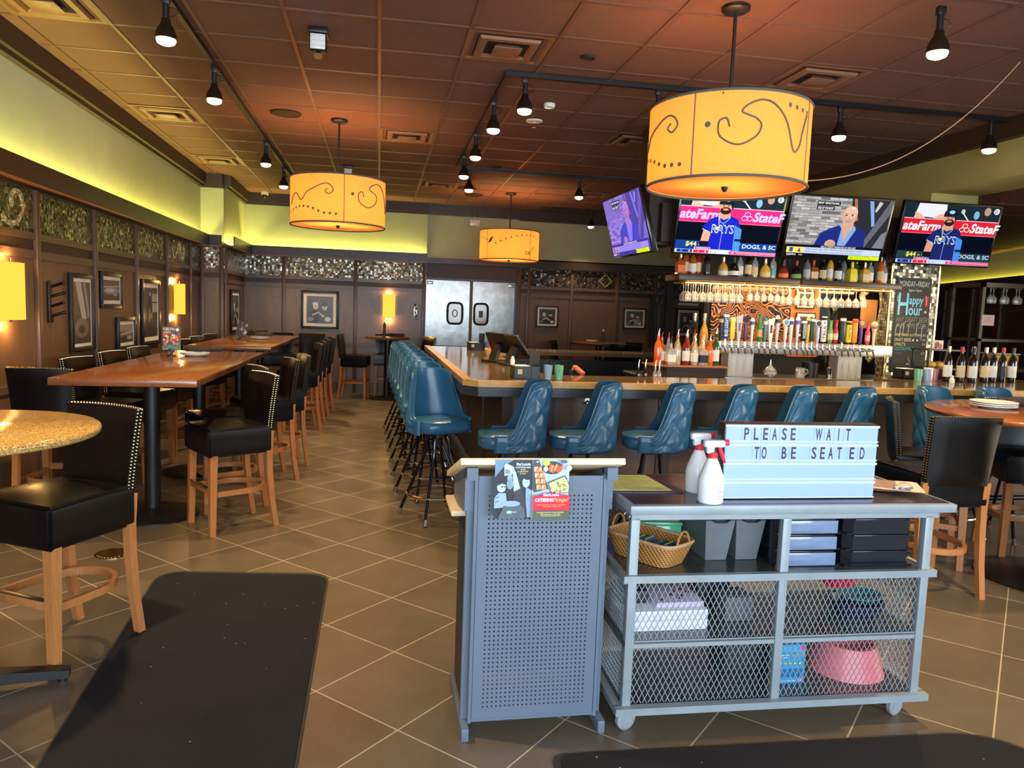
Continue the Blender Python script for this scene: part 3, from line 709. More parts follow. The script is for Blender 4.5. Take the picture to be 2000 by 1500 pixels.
CH = [
 (-1.385, 3.58, (-0.50, -0.87), 'black leather bar chair nearest the camera, pulled up to the speckled round table', 'bar chairs by the granite table'),
 (-2.27, 5.86, (0.10, 1.0), 'black leather bar chair behind the speckled round table, its back turned to the camera', 'bar chairs by the granite table'),
 (-1.01, 5.50, (-0.85, -0.53), 'black bar chair pulled out at the near right corner of the first long table', 'chairs at the first long table'),
 (-1.15, 6.06, (-0.88, -0.47), 'black bar chair tucked under the first long table, second from its near right corner', 'chairs at the first long table'),
 (-1.00, 6.98, (-0.92, -0.4), 'black bar chair at the right of the first long table, third from its near corner', 'chairs at the first long table'),
 (-0.95, 7.60, (-0.95, -0.32), 'black bar chair at the far right end of the first long table', 'chairs at the first long table'),
 (-2.20, 6.62, (0.97, -0.2), 'black bar chair on the wall side of the first long table, nearest the camera', 'chairs between long tables and wall'),
 (-2.20, 7.45, (0.97, -0.2), 'black bar chair on the wall side of the first long table, second in line', 'chairs between long tables and wall'),
 (-2.20, 8.22, (0.97, -0.15), 'black bar chair on the wall side of the first long table, below the small pictures', 'chairs between long tables and wall'),
 (-2.20, 9.85, (0.97, -0.3), 'black bar chair on the wall side of the second long table, nearest the camera', 'chairs between long tables and wall'),
 (-2.22, 10.80, (0.97, -0.2), 'black bar chair on the wall side of the second long table, second in line', 'chairs between long tables and wall'),
 (-2.22, 11.6, (0.97, -0.2), 'black bar chair on the wall side of the second long table, farthest in line', 'chairs between long tables and wall'),
 (-0.98, 9.78, (-0.97, -0.25), 'black bar chair at the right of the second long table, nearest of its row', 'chairs at the second long table'),
 (-0.97, 10.38, (-0.97, -0.22), 'black bar chair at the right of the second long table, second of its row', 'chairs at the second long table'),
 (-0.96, 11.02, (-0.97, -0.22), 'black bar chair at the right of the second long table, third of its row', 'chairs at the second long table'),
 (-0.93, 11.68, (-0.97, -0.22), 'black bar chair at the right of the second long table, last of its row', 'chairs at the second long table'),
 (-1.62, 12.95, (0.05, -1.0), 'black bar chair at the far end of the second long table, left of two', 'chairs at the second long table'),
 (-1.12, 12.75, (-0.1, -1.0), 'black bar chair at the far end of the second long table, right of two', 'chairs at the second long table'),
 (-0.40, 13.05, (1.0, -0.12), 'black bar chair left of the small round table by the back wall', 'chairs at the small round back table'),
 (0.16, 13.49, (0.0, -1.0), 'black leather bar chair behind the small round table by the back wall', 'chairs at the small round back table'),
 (0.66, 12.95, (-0.9, -0.4), 'black leather bar chair right of the small round table by the kitchen doors', 'chairs at the small round back table'),
 (3.32, 13.1, (0.9, -0.5), 'black leather bar chair left of the far table beyond the bar', 'chairs at the far table beyond the bar'),
 (4.46, 13.1, (-0.9, -0.5), 'black bar chair right of the far table beyond the bar', 'chairs at the far table beyond the bar'),
 (4.02, 12.55, (0.0, 1.0), 'black bar chair with its back to the camera at the far table beyond the bar', 'chairs at the far table beyond the bar'),
 (3.72, 4.47, (0.84, -0.54), 'black leather bar chair seen edge-on left of the round table at the right', 'chairs at the right round table'),
 (3.35, 3.97, (0.05, 1.0), 'black bar chair with its broad back to the camera before the right round table', 'chairs at the right round table'),
 (4.55, 4.50, (-0.35, -0.93), 'black leather bar chair facing the camera across the right round table', 'chairs at the right round table'),
 (4.02, 3.35, (0.05, 0.99), 'black bar chair at the right edge of the photo, mostly its wooden legs showing', 'chairs at the right round table'),
]
proto = make_chair()
for i, (x, y, f, lab, grp) in enumerate(CH):
    o = proto if i == 0 else dup(proto, (0, 0, 0))
    o.location = (x, y, 0); o.rotation_euler = (0, 0, face(*f)); o['label'] = lab; o['group'] = grp

# ------------------------------------------------------------------ teal swivel stools
def make_stool():
    t = thing('swivel_bar_stool', 'x', 'bar stool')
    def outline(k, n, sc=1.0):
        """rounded trapezoid, wider in front"""
        a = 2 * PI * k / n; c, s_ = math.cos(a), math.sin(a); e = 0.55
        x = math.copysign(abs(c) ** e, c); y = math.copysign(abs(s_) ** e, s_)
        return (sc * x * (0.222 - 0.022 * (y + 1) / 2), sc * y * 0.208 - 0.012)
    m = MB(); n = 36; prof = [(0.0, 0.675), (0.90, 0.675), (0.99, 0.69), (1.0, 0.72), (0.985, 0.748), (0.93, 0.762), (0.6, 0.772), (0.0, 0.776)]
    vs = []; fs = []
    for sc, z in prof:
        for k in range(n): x, y = outline(k, n, max(sc, 1e-4)); vs.append((x, y, z))
    for i in range(len(prof) - 1):
        for k in range(n): k2 = (k + 1) % n; fs.append((i * n + k, i * n + k2, (i + 1) * n + k2, (i + 1) * n + k))
    m.add(vs, fs); st = m.obj('seat', M_teal, t, angle=60)
    m = MB(); m.tube([(*outline(k, n, 0.972), 0.757) for k in range(n)], 0.0045, 6, closed=True); m.obj('seat_piping', M_teal, st)
    # wrap-around back shell
    NA, NZ = 80, 32
    def base(u):      # u -1..1 round the back from left wing to right wing
        a = u * 1.95; r = 0.212
        x = r * math.sin(a) if abs(a) < PI / 2 else math.copysign(r, a) * (1.0 - 0.02 * (abs(a) - PI / 2))
        y = 0.0 + r * math.cos(a) if abs(a) < PI / 2 else 0.0 - r * (abs(a) - PI / 2) * 1.35
        return x, y
    def top(u):
        q = abs(u)
        if q < 0.56: return 1.125 - 0.02 * (q / 0.56) ** 6
        w = min(1.0, (q - 0.56) / 0.30)
        return 1.105 - 0.335 * math.sin(w * PI / 2) ** 1.25
    def pt(i, j, off):
        u = -1 + 2 * i / NA; w = j / NZ; x, y = base(u); z0 = 0.66; z = z0 + (top(u) - z0) * w
        lean = 0.03 * max(0, (z - 0.78) / 0.35); nrm = Vector((x, y, 0));
        if nrm.length > 0: nrm.normalize()
        sh = 1.0 - 0.27 * max(0.0, (z - 0.74) / 0.38)
        return Vector((x * sh + nrm.x * off, y + lean * max(0.0, nrm.y + 0.2) + nrm.y * off, z))
    vi = []; vo = []
    for j in range(NZ + 1):
        for i in range(NA + 1):
            vi.append(pt(i, j, -0.006))
            # diamond tufting on the outside
            u = i / NA * 12; w = j / NZ * 5; dent = 0
            if 1 < j < NZ - 1 and 6 < i < NA - 6:
                dent = 0.015 * min(1.0, min(abs(((u + w) % 2) - 1), abs(((u - w) % 2) - 1)) * 1.3) ** 0.55
            edge = 0.4 if j in (0, NZ) or i in (0, NA) else 1.0
            vo.append(pt(i, j, 0.020 * edge + dent + 0.006))
    W = NA + 1; H = W * (NZ + 1); fs = []
    for j in range(NZ):
        for i in range(NA):
            a = j * W + i; fs += [(a, a + 1, a + W + 1, a + W), (H + a, H + a + W, H + a + W + 1, H + a + 1)]
    rim = list(range(NA)) + [j * W + NA for j in range(NZ)] + [NZ * W + i for i in range(NA, 0, -1)] + [j * W for j in range(NZ, 0, -1)]
    for k in range(len(rim)): a, b = rim[k], rim[(k + 1) % len(rim)]; fs.append((a, b, H + b, H + a))
    m = MB(); m.add(vi + vo, fs); bk = m.obj('backrest', M_teal, t, angle=75)
    m = MB(); q = [pt(i, NZ, 0.012) + Vector((0, 0, 0.003)) for i in range(NA + 1)]; m.tube([pt(0, j, 0.01) for j in range(0, NZ, 4)] + q + [pt(NA, j, 0.01) for j in range(NZ - 4, -1, -4)], 0.0055, 6); m.obj('piping', M_teal, bk)
    m = MB()
    for j, row in ((NZ * .2, (20, 33.33, 46.67, 60)), (NZ * .4, (26.67, 40, 53.33)), (NZ * .6, (20, 33.33, 46.67, 60)), (NZ * .8, (26.67, 40, 53.33))):
        for i in row: m.ball(pt(i, j, 0.027), 0.008, 8, 5)
    m.obj('tufting_button', M_teal, bk)
    m = MB(); m.lathe([(0.10, 0.655), (0.10, 0.675)], n=20); m.lathe([(0.075, 0.625), (0.075, 0.655)], n=18); m.obj('swivel_plate', M_blackg, t)
    for sx in (-1, 1):
        for sy in (-1, 1):
            m = MB(); P = [(0.05, 0.63), (0.062, 0.58), (0.066, 0.52), (0.082, 0.44), (0.115, 0.34), (0.150, 0.22), (0.205, 0.03)]
            m.tube([(sx * r, sy * r, z) for r, z in P], 0.0125, 8); lg = m.obj('leg', M_blackg, t)
            m = MB(); m.tube([(sx * 0.199, sy * 0.199, 0.05), (sx * 0.211, sy * 0.211, 0.006)], [0.0145, 0.017], 8); m.obj('foot_tip', M_chrome, lg)
    m = MB(); m.tube([(0.226 * math.cos(2 * PI * k / 40), 0.226 * math.sin(2 * PI * k / 40), 0.19) for k in range(40)], 0.0105, 8, closed=True); m.obj('foot_ring', M_chrome, t)
    return t
ST = [(0.46, 5.62, (0.42, -0.91), 'teal vinyl swivel stool at the near corner of the bar, facing the camera', 'stools along the left of the bar')]
for k, y in enumerate((6.30, 6.92, 7.52, 8.10, 8.66, 9.2, 9.72)):
    ST.append((0.44 - 0.012 * k, y, (0.40, -0.92), 'teal stool along the left of the bar, %s behind the corner stool' % ordinal(k), 'stools along the left of the bar'))
for k, (x, rot) in enumerate(((0.90, (-0.98, 0.10)), (1.40, (-0.97, 0.18)), (1.93, (-0.95, 0.28)), (2.40, (-0.92, 0.36)), (2.86, (-0.90, 0.40)), (3.33, (-0.87, 0.46)))):
    ST.append((x, 4.98, rot, 'teal tufted swivel stool along the front of the bar, %s from the left' % ordinal(k), 'stools along the front of the bar'))
ST += [(4.25, 4.90, (0.35, -0.93), 'teal swivel stool behind the right round table, left of two', 'stools at the right of the bar'), (4.78, 4.90, (0.3, -0.95), 'teal swivel stool behind the right round table, right of two', 'stools at the right of the bar')]
proto = make_stool()
for i, (x, y, f, lab, grp) in enumerate(ST):
    o = proto if i == 0 else dup(proto, (0, 0, 0))
    o.location = (x, y, 0); o.rotation_euler = (0, 0, face(*f)); o['label'] = lab; o['group'] = grp

# ------------------------------------------------------------------ tables
def pedestal(t, x, y, h, base='disc', r=0.30, pr=0.055):
    m = MB(); m.cyl((x, y, 0.02), (x, y, h - 0.02), pr, n=24); m.obj('column', M_black, t)
    m = MB()
    if base == 'disc': m.lathe([(r, 0.0), (r, 0.012), (r * 0.8, 0.028), (pr + 0.03, 0.05), (pr + 0.01, 0.06)], (x, y, 0), 36)
    else:
        for k in range(4):
            a = base + PI / 2 * k; d = Vector((math.cos(a), math.sin(a), 0))
            m.beam(Vector((x, y, 0.06)), Vector((x, y, 0.035)) + d * r, 0.07, 0.06, w2=0.055, h2=0.032); m.cyl((x + d.x * r * 0.93, y + d.y * r * 0.93, 0), (x + d.x * r * 0.93, y + d.y * r * 0.93, 0.03), 0.018)
    m.obj('base', M_black, t)
    m = MB(); m.box((x, y, h - 0.015), (0.4, 0.06, 0.02)); m.box((x, y, h - 0.015), (0.06, 0.4, 0.02)); m.obj('top_bracket', M_black, t)
def long_table(x0, x1, y0, y1, cols, lab):
    t = thing('long_high_table', lab, 'high table', ((x0 + x1) / 2, (y0 + y1) / 2, 0), 0, 'long cherry high tables')
    m = MB(); m.box((0, 0, 1.048), (x1 - x0, y1 - y0, 0.05), 0.008); m.obj('tabletop', M_table, t)
    for y in cols: pedestal(t, -0.02, y - (y0 + y1) / 2, 1.023, r=0.32)
long_table(-2.04, -1.15, 5.10, 8.02, (5.78, 7.25), 'long glossy cherry wood high table nearer the camera, on black columns')
long_table(-2.14, -1.22, 9.02, 12.2, (9.75, 11.4), 'long cherry wood high table farther back, beyond the first one')
def round_table(x, y, r, top_mat, lab, base, br, h=1.07, th=0.035, nm='round_high_table'):
    t = thing(nm, lab, 'high table', (x, y, 0))
    m = MB(); m.lathe([(0.0001, h - th), (r - 0.012, h - th), (r - 0.003, h - th * 0.8), (r, h - th / 2), (r - 0.003, h - th * 0.18), (r - 0.012, h), (0.0001, h)], n=72); m.obj('tabletop', top_mat, t, angle=50)
    pedestal(t, 0, 0, h - th, base, br); return t
def granite():
    t = NT('gold_granite'); c = t.coord(); v = t.n('TexVoronoi', None, Vector=c, Scale=260.0); n = t.n('TexNoise', None, Vector=c, Scale=150.0, Detail=5.0)
    f = t.math('ADD', t.math('MULTIPLY', v.outputs['Color'], 0.5), t.math('MULTIPLY', n.outputs[0], 0.6))
    fr = t.n('MapRange', None, Value=f, From_Min=0.35, From_Max=0.75, To_Min=0.0, To_Max=1.0)
    t.bsdf(Base_Color=t.mix(fr.outputs[0], S(116, 84, 40), S(214, 176, 106)), Roughness=0.12); return t.m
M_gran = granite()
round_table(-1.63, 3.17, 0.53, M_gran, 'round speckled gold granite high table at the left edge of the photo', 0.2, 0.40)
round_table(0.16, 12.98, 0.38, M_table, 'small round cherry wood high table against the back wall by the kitchen doors', 'disc', 0.30)
round_table(4.28, 4.0, 0.78, M_table, 'big round glossy cherry wood high table at the right edge of the photo', 'disc', 0.42)
round_table(4.0, 13.3, 0.5, M_table, 'cherry wood high table far back beyond the bar', 'disc', 0.36)

def plate(x, y, z, r, lab, stack=1, bowl=False):
    t = thing('plate_stack' if stack > 1 else 'plate', lab, 'plate', (x, y, z))
    for k in range(stack):
        m = MB(); m.lathe([(0.0001, 0.003), (r * 0.6, 0.0), (r * 0.65, 0.004), (r, 0.018), (r, 0.022), (r * 0.66, 0.009), (0.0001, 0.007)], (0, 0, 0.012 * k), 32); m.obj('plate', M_white, t)
    return t
def napkins(x, y, z, n, lab, r=0.03, L=0.24, col=None):
    t = thing('napkin_roll_bundle', lab, 'napkin', (x, y, z))
    for k in range(n):
        a = 0.5 * k - 0.3; zz = r + (0.045 if k > 2 else 0); xx = (k % 3 - 1) * 0.055; P = [(xx + math.cos(a * 0.4) * s_ * L, math.sin(a * 0.4) * s_ * L * 0.8, zz) for s_ in (-0.5, -0.3, 0, 0.3, 0.5)]
        m = MB(); m.tube(P, [r * 0.8, r, r * 0.9, r, r * 0.85], 10); m.obj('napkin_roll', col or M_cloth, t)
plate(-1.54, 3.10, 1.07, 0.11, 'stack of white plates on the speckled granite table, left edge of the photo', 3)
napkins(-1.58, 3.08, 1.125, 2, 'dark napkin rolls on the plate stack at the left edge of the photo')
plate(-1.66, 7.28, 1.073, 0.13, 'white plates stacked on the near long table beside the menu card', 2)
napkins(-1.62, 7.42, 1.105, 3, 'dark rolled napkins on the plates of the near long table')
plate(-1.60, 10.75, 1.073, 0.13, 'white plates stacked on the far long table', 3)
napkins(-1.62, 10.8, 1.115, 5, 'heap of black rolled napkins on the plates of the far long table')
plate(4.02, 4.28, 1.07, 0.14, 'stack of white plates on the right round table', 3)
napkins(4.36, 4.42, 1.07, 2, 'black napkin rolls beside the plates on the right round table', r=0.03)
napkins(0.32, 12.95, 1.07, 2, 'dark napkin rolls on the small round back table')
plate(3.85, 13.25, 1.07, 0.11, 'white plates on the far table beyond the bar', 2)

def card_stand(x, y, z, rz, lab, art):
    t = thing('menu_card_stand', lab, 'table card', (x, y, z), rz)
    m = MB(); m.lathe([(0.04, 0), (0.04, 0.008), (0.012, 0.014), (0.012, 0.05)], n=18); m.box((0, 0, 0.055), (0.05, 0.02, 0.03), 0.003); m.obj('holder', M_black, t)
    o = art.obj('card', t, (0, -0.004, 0.055 + art.h / 2)); 
    m = MB(); m.box((0, 0.0, 0.055 + art.h / 2), (art.w, 0.005, art.h)); m.obj('card_back', M_white, t)
    return t
random.seed(3)
a = Art(0.15, 0.21, 'card'); a.rect(0, 0, 1, 1, (70, 78, 74)); a.rect(0, 0.78, 1, 1, (84, 124, 104)); a.text('CELTIC', 0.06, 0.05, 0.7, 0.15, (225, 225, 215), 0.02)
for k in range(40):
    a.ell(random.uniform(0.08, 0.92), random.uniform(0.3, 0.75), 0.09, 0.04, random.choice([(196, 70, 60), (226, 150, 110), (235, 190, 160), (120, 140, 60), (214, 110, 80)]), 7, random.uniform(0, 3))
a.ell(0.3, 0.24, 0.22, 0.05, (220, 120, 50)); a.ell(0.85, 0.12, 0.09, 0.07, (215, 220, 210))
card_stand(-1.84, 7.2, 1.073, 0.1, 'upright food menu card headed CELTIC on the near long table', a)
a = Art(0.14, 0.2, 'card2'); a.rect(0, 0, 1, 1, (40, 30, 28))
for k in range(14): a.ell(random.uniform(0.15, 0.85), random.uniform(0.1, 0.9), 0.16, 0.06, random.choice([(225, 205, 190), (120, 60, 50), (160, 140, 130), (70, 50, 45)]), 8, random.uniform(0, 3))
t = card_stand(-1.82, 10.4, 1.073, 0.0, 'dark photo card tilted in its holder on the far long table', a); t.rotation_euler = (0, 0.32, 0.2)
t = thing('pepper_mill', 'slim dark wooden mill standing on the small round back table', 'pepper mill', (0.10, 12.9, 1.07))
m = MB(); m.lathe([(0.028, 0), (0.026, 0.05), (0.018, 0.12), (0.024, 0.17)], n=14); m.obj('body', M_dark, t)
m = MB(); m.lathe([(0.024, 0.172), (0.026, 0.2), (0.01, 0.225), (0.014, 0.24), (0.001, 0.25)], n=14); m.obj('cap', M_dark, t)
t = thing('bottle_stand', 'small dark condiment bottle on the far table beyond the bar', 'bottle', (4.05, 13.2, 1.07))
m = MB(); m.lathe([(0.03, 0), (0.03, 0.12), (0.012, 0.17), (0.012, 0.22)], n=14); m.obj('body', M_dark, t)
m = MB(); m.cyl((0, 0, 0.2), (0, 0, 0.24), 0.014); m.obj('cap', M_white, t)

# ------------------------------------------------------------------ bar counter
M_top = NT('bar_top_stone'); _c = M_top.coord(); _n = M_top.n('TexNoise', None, Vector=_c, Scale=35.0, Detail=6.0, Roughness=0.8)
M_top.bsdf(Base_Color=M_top.mix(_n.outputs[0], S(66, 52, 34), S(128, 106, 74)), Roughness=0.10); M_top = M_top.m
M_gold = wood('golden_oak_edge', S(176, 124, 58), S(220, 172, 96), 0.25, scale=(1.5, 1.5, 3))
M_fascia = pm('dark_bar_fascia', S(44, 46, 50), 0.32, var=0.2, scale=8)
M_front = wood('walnut_bar_front', S(76, 54, 40), S(100, 74, 56), 0.36, scale=(1.2, 1.2, 0.5), ring=6)
BX0, BY0, BX1, BY1 = 0.60, 5.20, 7.4, 9.90
bar = thing('bar_counter', 'long U-shaped bar counter with dark stone top, golden wood edge and brown panelled front', 'bar counter', (BX0, BY0, 0))
def U(x, y): return (x - BX0, y - BY0)
e = 0.07; outer = [U(BX1, BY0 + e), U(BX0 + 0.13, BY0 + e), U(BX0 + e, BY0 + 0.13), U(BX0 + e, BY1), U(BX1, BY1)]
m = MB()
m.prism([U(BX0 + e, BY0 + 0.13), U(BX0 + 0.13, BY0 + e), U(BX1, BY0 + e), U(BX1, 6.45), U(4.7, 6.45), U(4.55, 5.92), U(1.34, 5.88), U(1.34, 9.25), U(1.34, BY1), U(BX0 + e, BY1)], 1.045, 1.088); m.span((*U(1.34, 9.25), 1.045), (*U(7.2, BY1), 1.088)); m.obj('countertop', M_top, bar)
m = MB(); q = [U(BX1, BY0), U(BX0 + 0.10, BY0), U(BX0, BY0 + 0.10), U(BX0, BY1)]; q2 = [U(BX1, BY0 + e), U(BX0 + 0.13, BY0 + e), U(BX0 + e, BY0 + 0.13), U(BX0 + e, BY1)]
for z0, z1, mm, nm in ((1.052, 1.096, M_gold, 'wood_edge'), (0.985, 1.05, M_fascia, 'fascia')):
    m = MB(); off = 0.0 if nm == 'wood_edge' else 0.012
    for i in range(3):
        a_, b_, c_, d_ = q[i], q[i + 1], q2[i + 1], q2[i]
        m.prism([a_, b_, c_, d_], z0, z1)
    m.obj(nm, mm, bar)
m = MB(); m.span((*U(0.98, 5.50), 0.10), (*U(BX1, 5.55), 1.045)); 
m.obj('front_panel', M_front, bar)
m = MB(); m.span((*U(0.93, 5.52), 0.10), (*U(0.985, 9.85), 1.045)); m.obj('side_panel', M_dark, bar)
m = MB(); m.span((*U(0.92, 5.47), 0.0), (*U(1.0, 5.55), 1.045)); 
for x in (1.22, 2.16, 3.4, 4.65, 5.9): m.span((*U(x, 5.485), 0.1), (*U(x + 0.11, 5.52), 1.03))
for y in (6.5, 7.6, 8.7): m.span((*U(0.915, y), 0.1), (*U(0.935, y + 0.1), 1.03))
m.span((*U(0.96, 5.53), 0.0), (*U(BX1, 5.6), 0.10)); m.span((*U(0.96, 5.5), 0.98), (*U(BX1, 5.53), 1.045)); m.obj('corner_post', M_dark, bar)
m = MB(); m.span((*U(1.30, 5.86), 0.02), (*U(1.33, 9.3), 0.99)); m.span((*U(1.3, 5.80), 0.02), (*U(4.5, 5.83), 0.99)); m.span((*U(1.3, 9.28), 0.02), (*U(7, 9.32), 0.99)); m.obj('inner_panel', pm('black_stainless', S(36, 36, 38), 0.3, 0.4, bump=0.3, bscale=60), bar)
m = MB(); m.tube([(*U(BX1, 5.30), 0.19), (*U(0.82, 5.30), 0.19), (*U(0.74, 5.38), 0.19), (*U(0.74, 9.8), 0.19)], 0.022, 10)
for x in (1.3, 2.3, 3.3, 4.3): m.cyl((*U(x, 5.30), 0.19), (*U(x, 5.5), 0.19), 0.012)
m.obj('foot_rail', M_blackg, bar)
for x in (1.585, 2.92, 3.9, 5.4):
    m = MB(); m.lathe([(0.022, 0), (0.022, 0.006)], n=14, M=Matrix.Translation((*U(x, 5.5), 0.93)) @ Matrix.Rotation(PI / 2, 4, 'X'))
    for s in (-1, 1): m.tube([(U(x, 5.5)[0], U(x, 5.5)[1] - 0.005, 0.93), (U(x, 5.5)[0] + s * 0.022, U(x, 5.5)[1] - 0.025, 0.905), (U(x, 5.5)[0] + s * 0.028, U(x, 5.5)[1] - 0.04, 0.918)], 0.005, 6)
    m.obj('bag_hook', M_chrome, bar)
m = MB(); m.box((*U(2.215, 5.48), 0.90), (0.075, 0.012, 0.155), 0.004); oo = m.obj('outlet', M_black, bar)
m = MB()
for dz in (-0.03, 0.03):
    m.box((*U(2.215, 5.473), 0.90 + dz), (0.03, 0.004, 0.034), 0.002)
m.obj('socket', pm('dark_grey_plastic', S(70, 68, 66), 0.4), oo)
# ------------------------------------------------------------------ back bar
M_cab = pm('back_bar_cabinet', S(30, 26, 24), 0.4)
bb = thing('back_bar', 'dark back bar cabinet with a steel top and raised bottle step', 'back bar', (2.6, 6.75, 0))
m = MB(); m.span((0.0, 0.02, 0.0), (2.66, 0.85, 0.975)); m.obj('cabinet', M_cab, bb)
m = MB(); m.span((-0.02, -0.02, 0.975), (2.68, 0.87, 1.005), 0.006); m.span((0.72, -0.03, 0.985), (2.66, -0.015, 1.01)); m.obj('steel_top', M_steel, bb)
m = MB(); m.prism([(0.02, 0.10), (0.12, 0.0), (0.72, 0.0), (0.72, 0.36), (0.02, 0.36)], 1.005, 1.115); m.obj('bottle_step', M_dark, bb)
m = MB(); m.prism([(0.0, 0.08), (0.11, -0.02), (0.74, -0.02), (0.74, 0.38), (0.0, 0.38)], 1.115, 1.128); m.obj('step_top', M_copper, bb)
back = bpy.data.objects.new('wall_back_bar', None); COL.objects.link(back); struct(back); back.location = (3.5, 7.62, 0)
m = MB(); m.span((0, 0.02, 0.0), (2.25, 0.10, 2.75)); struct(m.obj('wall_back_bar_core', M_cab, back))
def mural():
    t = NT('abstract_mural'); c = t.coord()
    n = t.n('TexNoise', None, Vector=c, Scale=2.2, Detail=2.0, Distortion=1.5)
    w = t.n('TexWave', {'wave_type': 'RINGS', 'bands_direction': 'Z'}, Vector=t.n('VectorMath', {'operation': 'ADD'}, i0=c, i1=n.outputs[1]), Scale=7.5, Distortion=7.0, Detail=2.0)
    r = t.n('ValToRGB', None, i0=w.outputs[0]); e = r.color_ramp.elements
    e[0].color = S(22, 16, 12); e[0].position = 0.25; e[1].color = S(214, 140, 76); e[1].position = 0.92
    for p, cc in ((0.45, S(40, 30, 24)), (0.58, S(170, 62, 40)), (0.72, S(70, 46, 30))):
        x = e.new(p); x.color = cc
    t.bsdf(Base_Color=r.outputs[0], Roughness=0.22); return t.m
m = MB(); m.span((0.03, 0.0, 1.22), (0.96, 0.02, 1.96)); o = m.obj('wall_mural', mural(), None, (3.5, 7.6, 0)); tag(o, 'swirling red, gold and black mural behind the beer taps', 'mural')
m = MB(); m.span((0.96, 0.0, 1.2), (1.32, 0.02, 1.98)); struct(m.obj('wall_back_bar_orange', wood('amber_wood_panel', S(176, 96, 34), S(214, 128, 52), 0.4), back))
m = MB(); m.span((1.32, 0.0, 1.02), (2.2, 0.02, 1.98)); struct(m.obj('wall_back_bar_glass', pm('smoked_mirror', S(20, 18, 17), 0.08), back))
def pic(name, w, h, lab, loc, rz, art, border=0.04, fw=0.045, depth=0.03):
    t = thing(name, lab, 'picture', loc, rz)
    m = MB(); x, z = w / 2, h / 2
    m.span((-x, -depth, -z), (-x + fw, 0, z), 0.004); m.span((x - fw, -depth, -z), (x, 0, z), 0.004); m.span((-x + fw, -depth, z - fw), (x - fw, 0, z), 0.004); m.span((-x + fw, -depth, -z), (x - fw, 0, -z + fw), 0.004)
    m.obj('frame', M_pframe, t)
    m = MB(); m.span((-x + fw, -0.012, -z + fw), (x - fw, -0.004, z - fw)); m.obj('mat_board', pm('mat_board', S(226, 222, 208), 0.6), t)
    o = art(w - 2 * fw - 2 * border, h - 2 * fw - 2 * border).obj('photograph', t, (0, -0.014, 0)); return t
def bw(kind):
    def f(w, h):
        a = Art(w, h, 'print_bw', rough=0.3)
        rnd = random.Random(kind)
        a.rect(0, 0, 1, 1, (72, 62, 54))
        def g(v): return (v, v - 6, v - 14)
        if kind == 1:      # long necks of instruments
            a.rect(0, 0.55, 1, 1, g(60)); a.poly([(0.1, 0), (0.45, 0), (0.75, 0.6), (0.5, 0.65)], g(168)); a.poly([(0.55, 0), (0.7, 0), (0.95, 0.55), (0.82, 0.6)], g(140)); a.ell(0.45, 0.75, 0.42, 0.16, g(110)); a.ell(0.45, 0.77, 0.18, 0.07, g(40))
            for k in range(7): a.line([(0.05 + 0.14 * k, 0.9), (0.2 + 0.12 * k, 0.6)], 0.005, g(150))
        elif kind == 2:
            a.rect(0, 0, 1, 0.3, g(90)); a.ell(0.5, 0.55, 0.5, 0.2, (120, 134, 150)); a.ell(0.4, 0.5, 0.3, 0.1, (170, 182, 196)); a.poly([(0, 0.75), (1, 0.6), (1, 1), (0, 1)], g(50)); a.line([(0, 0.35), (1, 0.28)], 0.012, g(180)); a.ell(0.7, 0.7, 0.15, 0.08, g(150))
        elif kind == 3:
            a.rect(0, 0, 1, 0.4, g(140)); a.ell(0.5, 0.6, 0.48, 0.2, g(110)); a.line([(0, 0.55), (1, 0.42)], 0.012, g(190)); a.ell(0.35, 0.78, 0.25, 0.14, g(36)); a.ell(0.7, 0.75, 0.2, 0.1, g(160))
        elif kind == 4:     # figure by a window
            a.rect(0.6, 0.12, 0.98, 0.5, g(170)); a.line([(0.79, 0.12), (0.79, 0.5)], 0.012, g(50)); a.line([(0.6, 0.3), (0.98, 0.3)], 0.012, g(50)); a.rect(0, 0.82, 1, 1, g(46))
            a.poly([(0.2, 0.85), (0.3, 0.35), (0.42, 0.15), (0.55, 0.35), (0.62, 0.85)], g(38)); a.ell(0.42, 0.13, 0.09, 0.035, g(150)); a.line([(0.3, 0.4), (0.5, 0.55), (0.66, 0.5)], 0.02, g(120))
        else:
            rr = rnd.random
            a.rect(0, 0.0, 1, 0.35, g(50 + int(40 * rr()))); 
            for k in range(2):
                cx = 0.3 + 0.38 * k + 0.05 * rr(); cy = 0.32 + 0.1 * rr()
                a.poly([(cx - 0.24, 1), (cx - 0.2, cy + 0.22), (cx, cy + 0.12), (cx + 0.2, cy + 0.25), (cx + 0.26, 1)], g(int(30 + 90 * k * rr())))
                a.ell(cx, cy, 0.1, 0.13, g(190)); a.ell(cx - 0.01, cy - 0.08, 0.11, 0.07, g(35 if k else 200)); a.ell(cx - 0.03, cy, 0.012, 0.012, g(40)); a.ell(cx + 0.03, cy, 0.012, 0.012, g(40)); a.line([(cx - 0.03, cy + 0.06), (cx + 0.03, cy + 0.06)], 0.004, g(70))
            a.line([(0.2, 0.7), (0.45, 0.6), (0.6, 0.72)], 0.03, g(170)); a.ell(0.62, 0.73, 0.06, 0.05, g(180)); a.ell(0.8, 0.85, 0.12, 0.09, g(200)); a.ell(0.15, 0.85, 0.13, 0.08, g(120))
        return a
    return f
LW = XW + 0.006
pic('framed_picture', 0.54, 0.70, 'tall black-framed sepia photograph of instrument necks, nearest on the brown wall', (LW, 7.37, 1.435), PI / 2, bw(1), 0.03)
pic('framed_picture', 0.62, 0.36, 'small black-framed bluish photograph, upper of the two small wall pictures', (LW, 8.14, 1.65), PI / 2, bw(2), 0.035)
pic('framed_picture', 0.58, 0.35, 'small black-framed photograph, lower of the two small wall pictures', (LW, 8.57, 1.205), PI / 2, bw(3), 0.035)
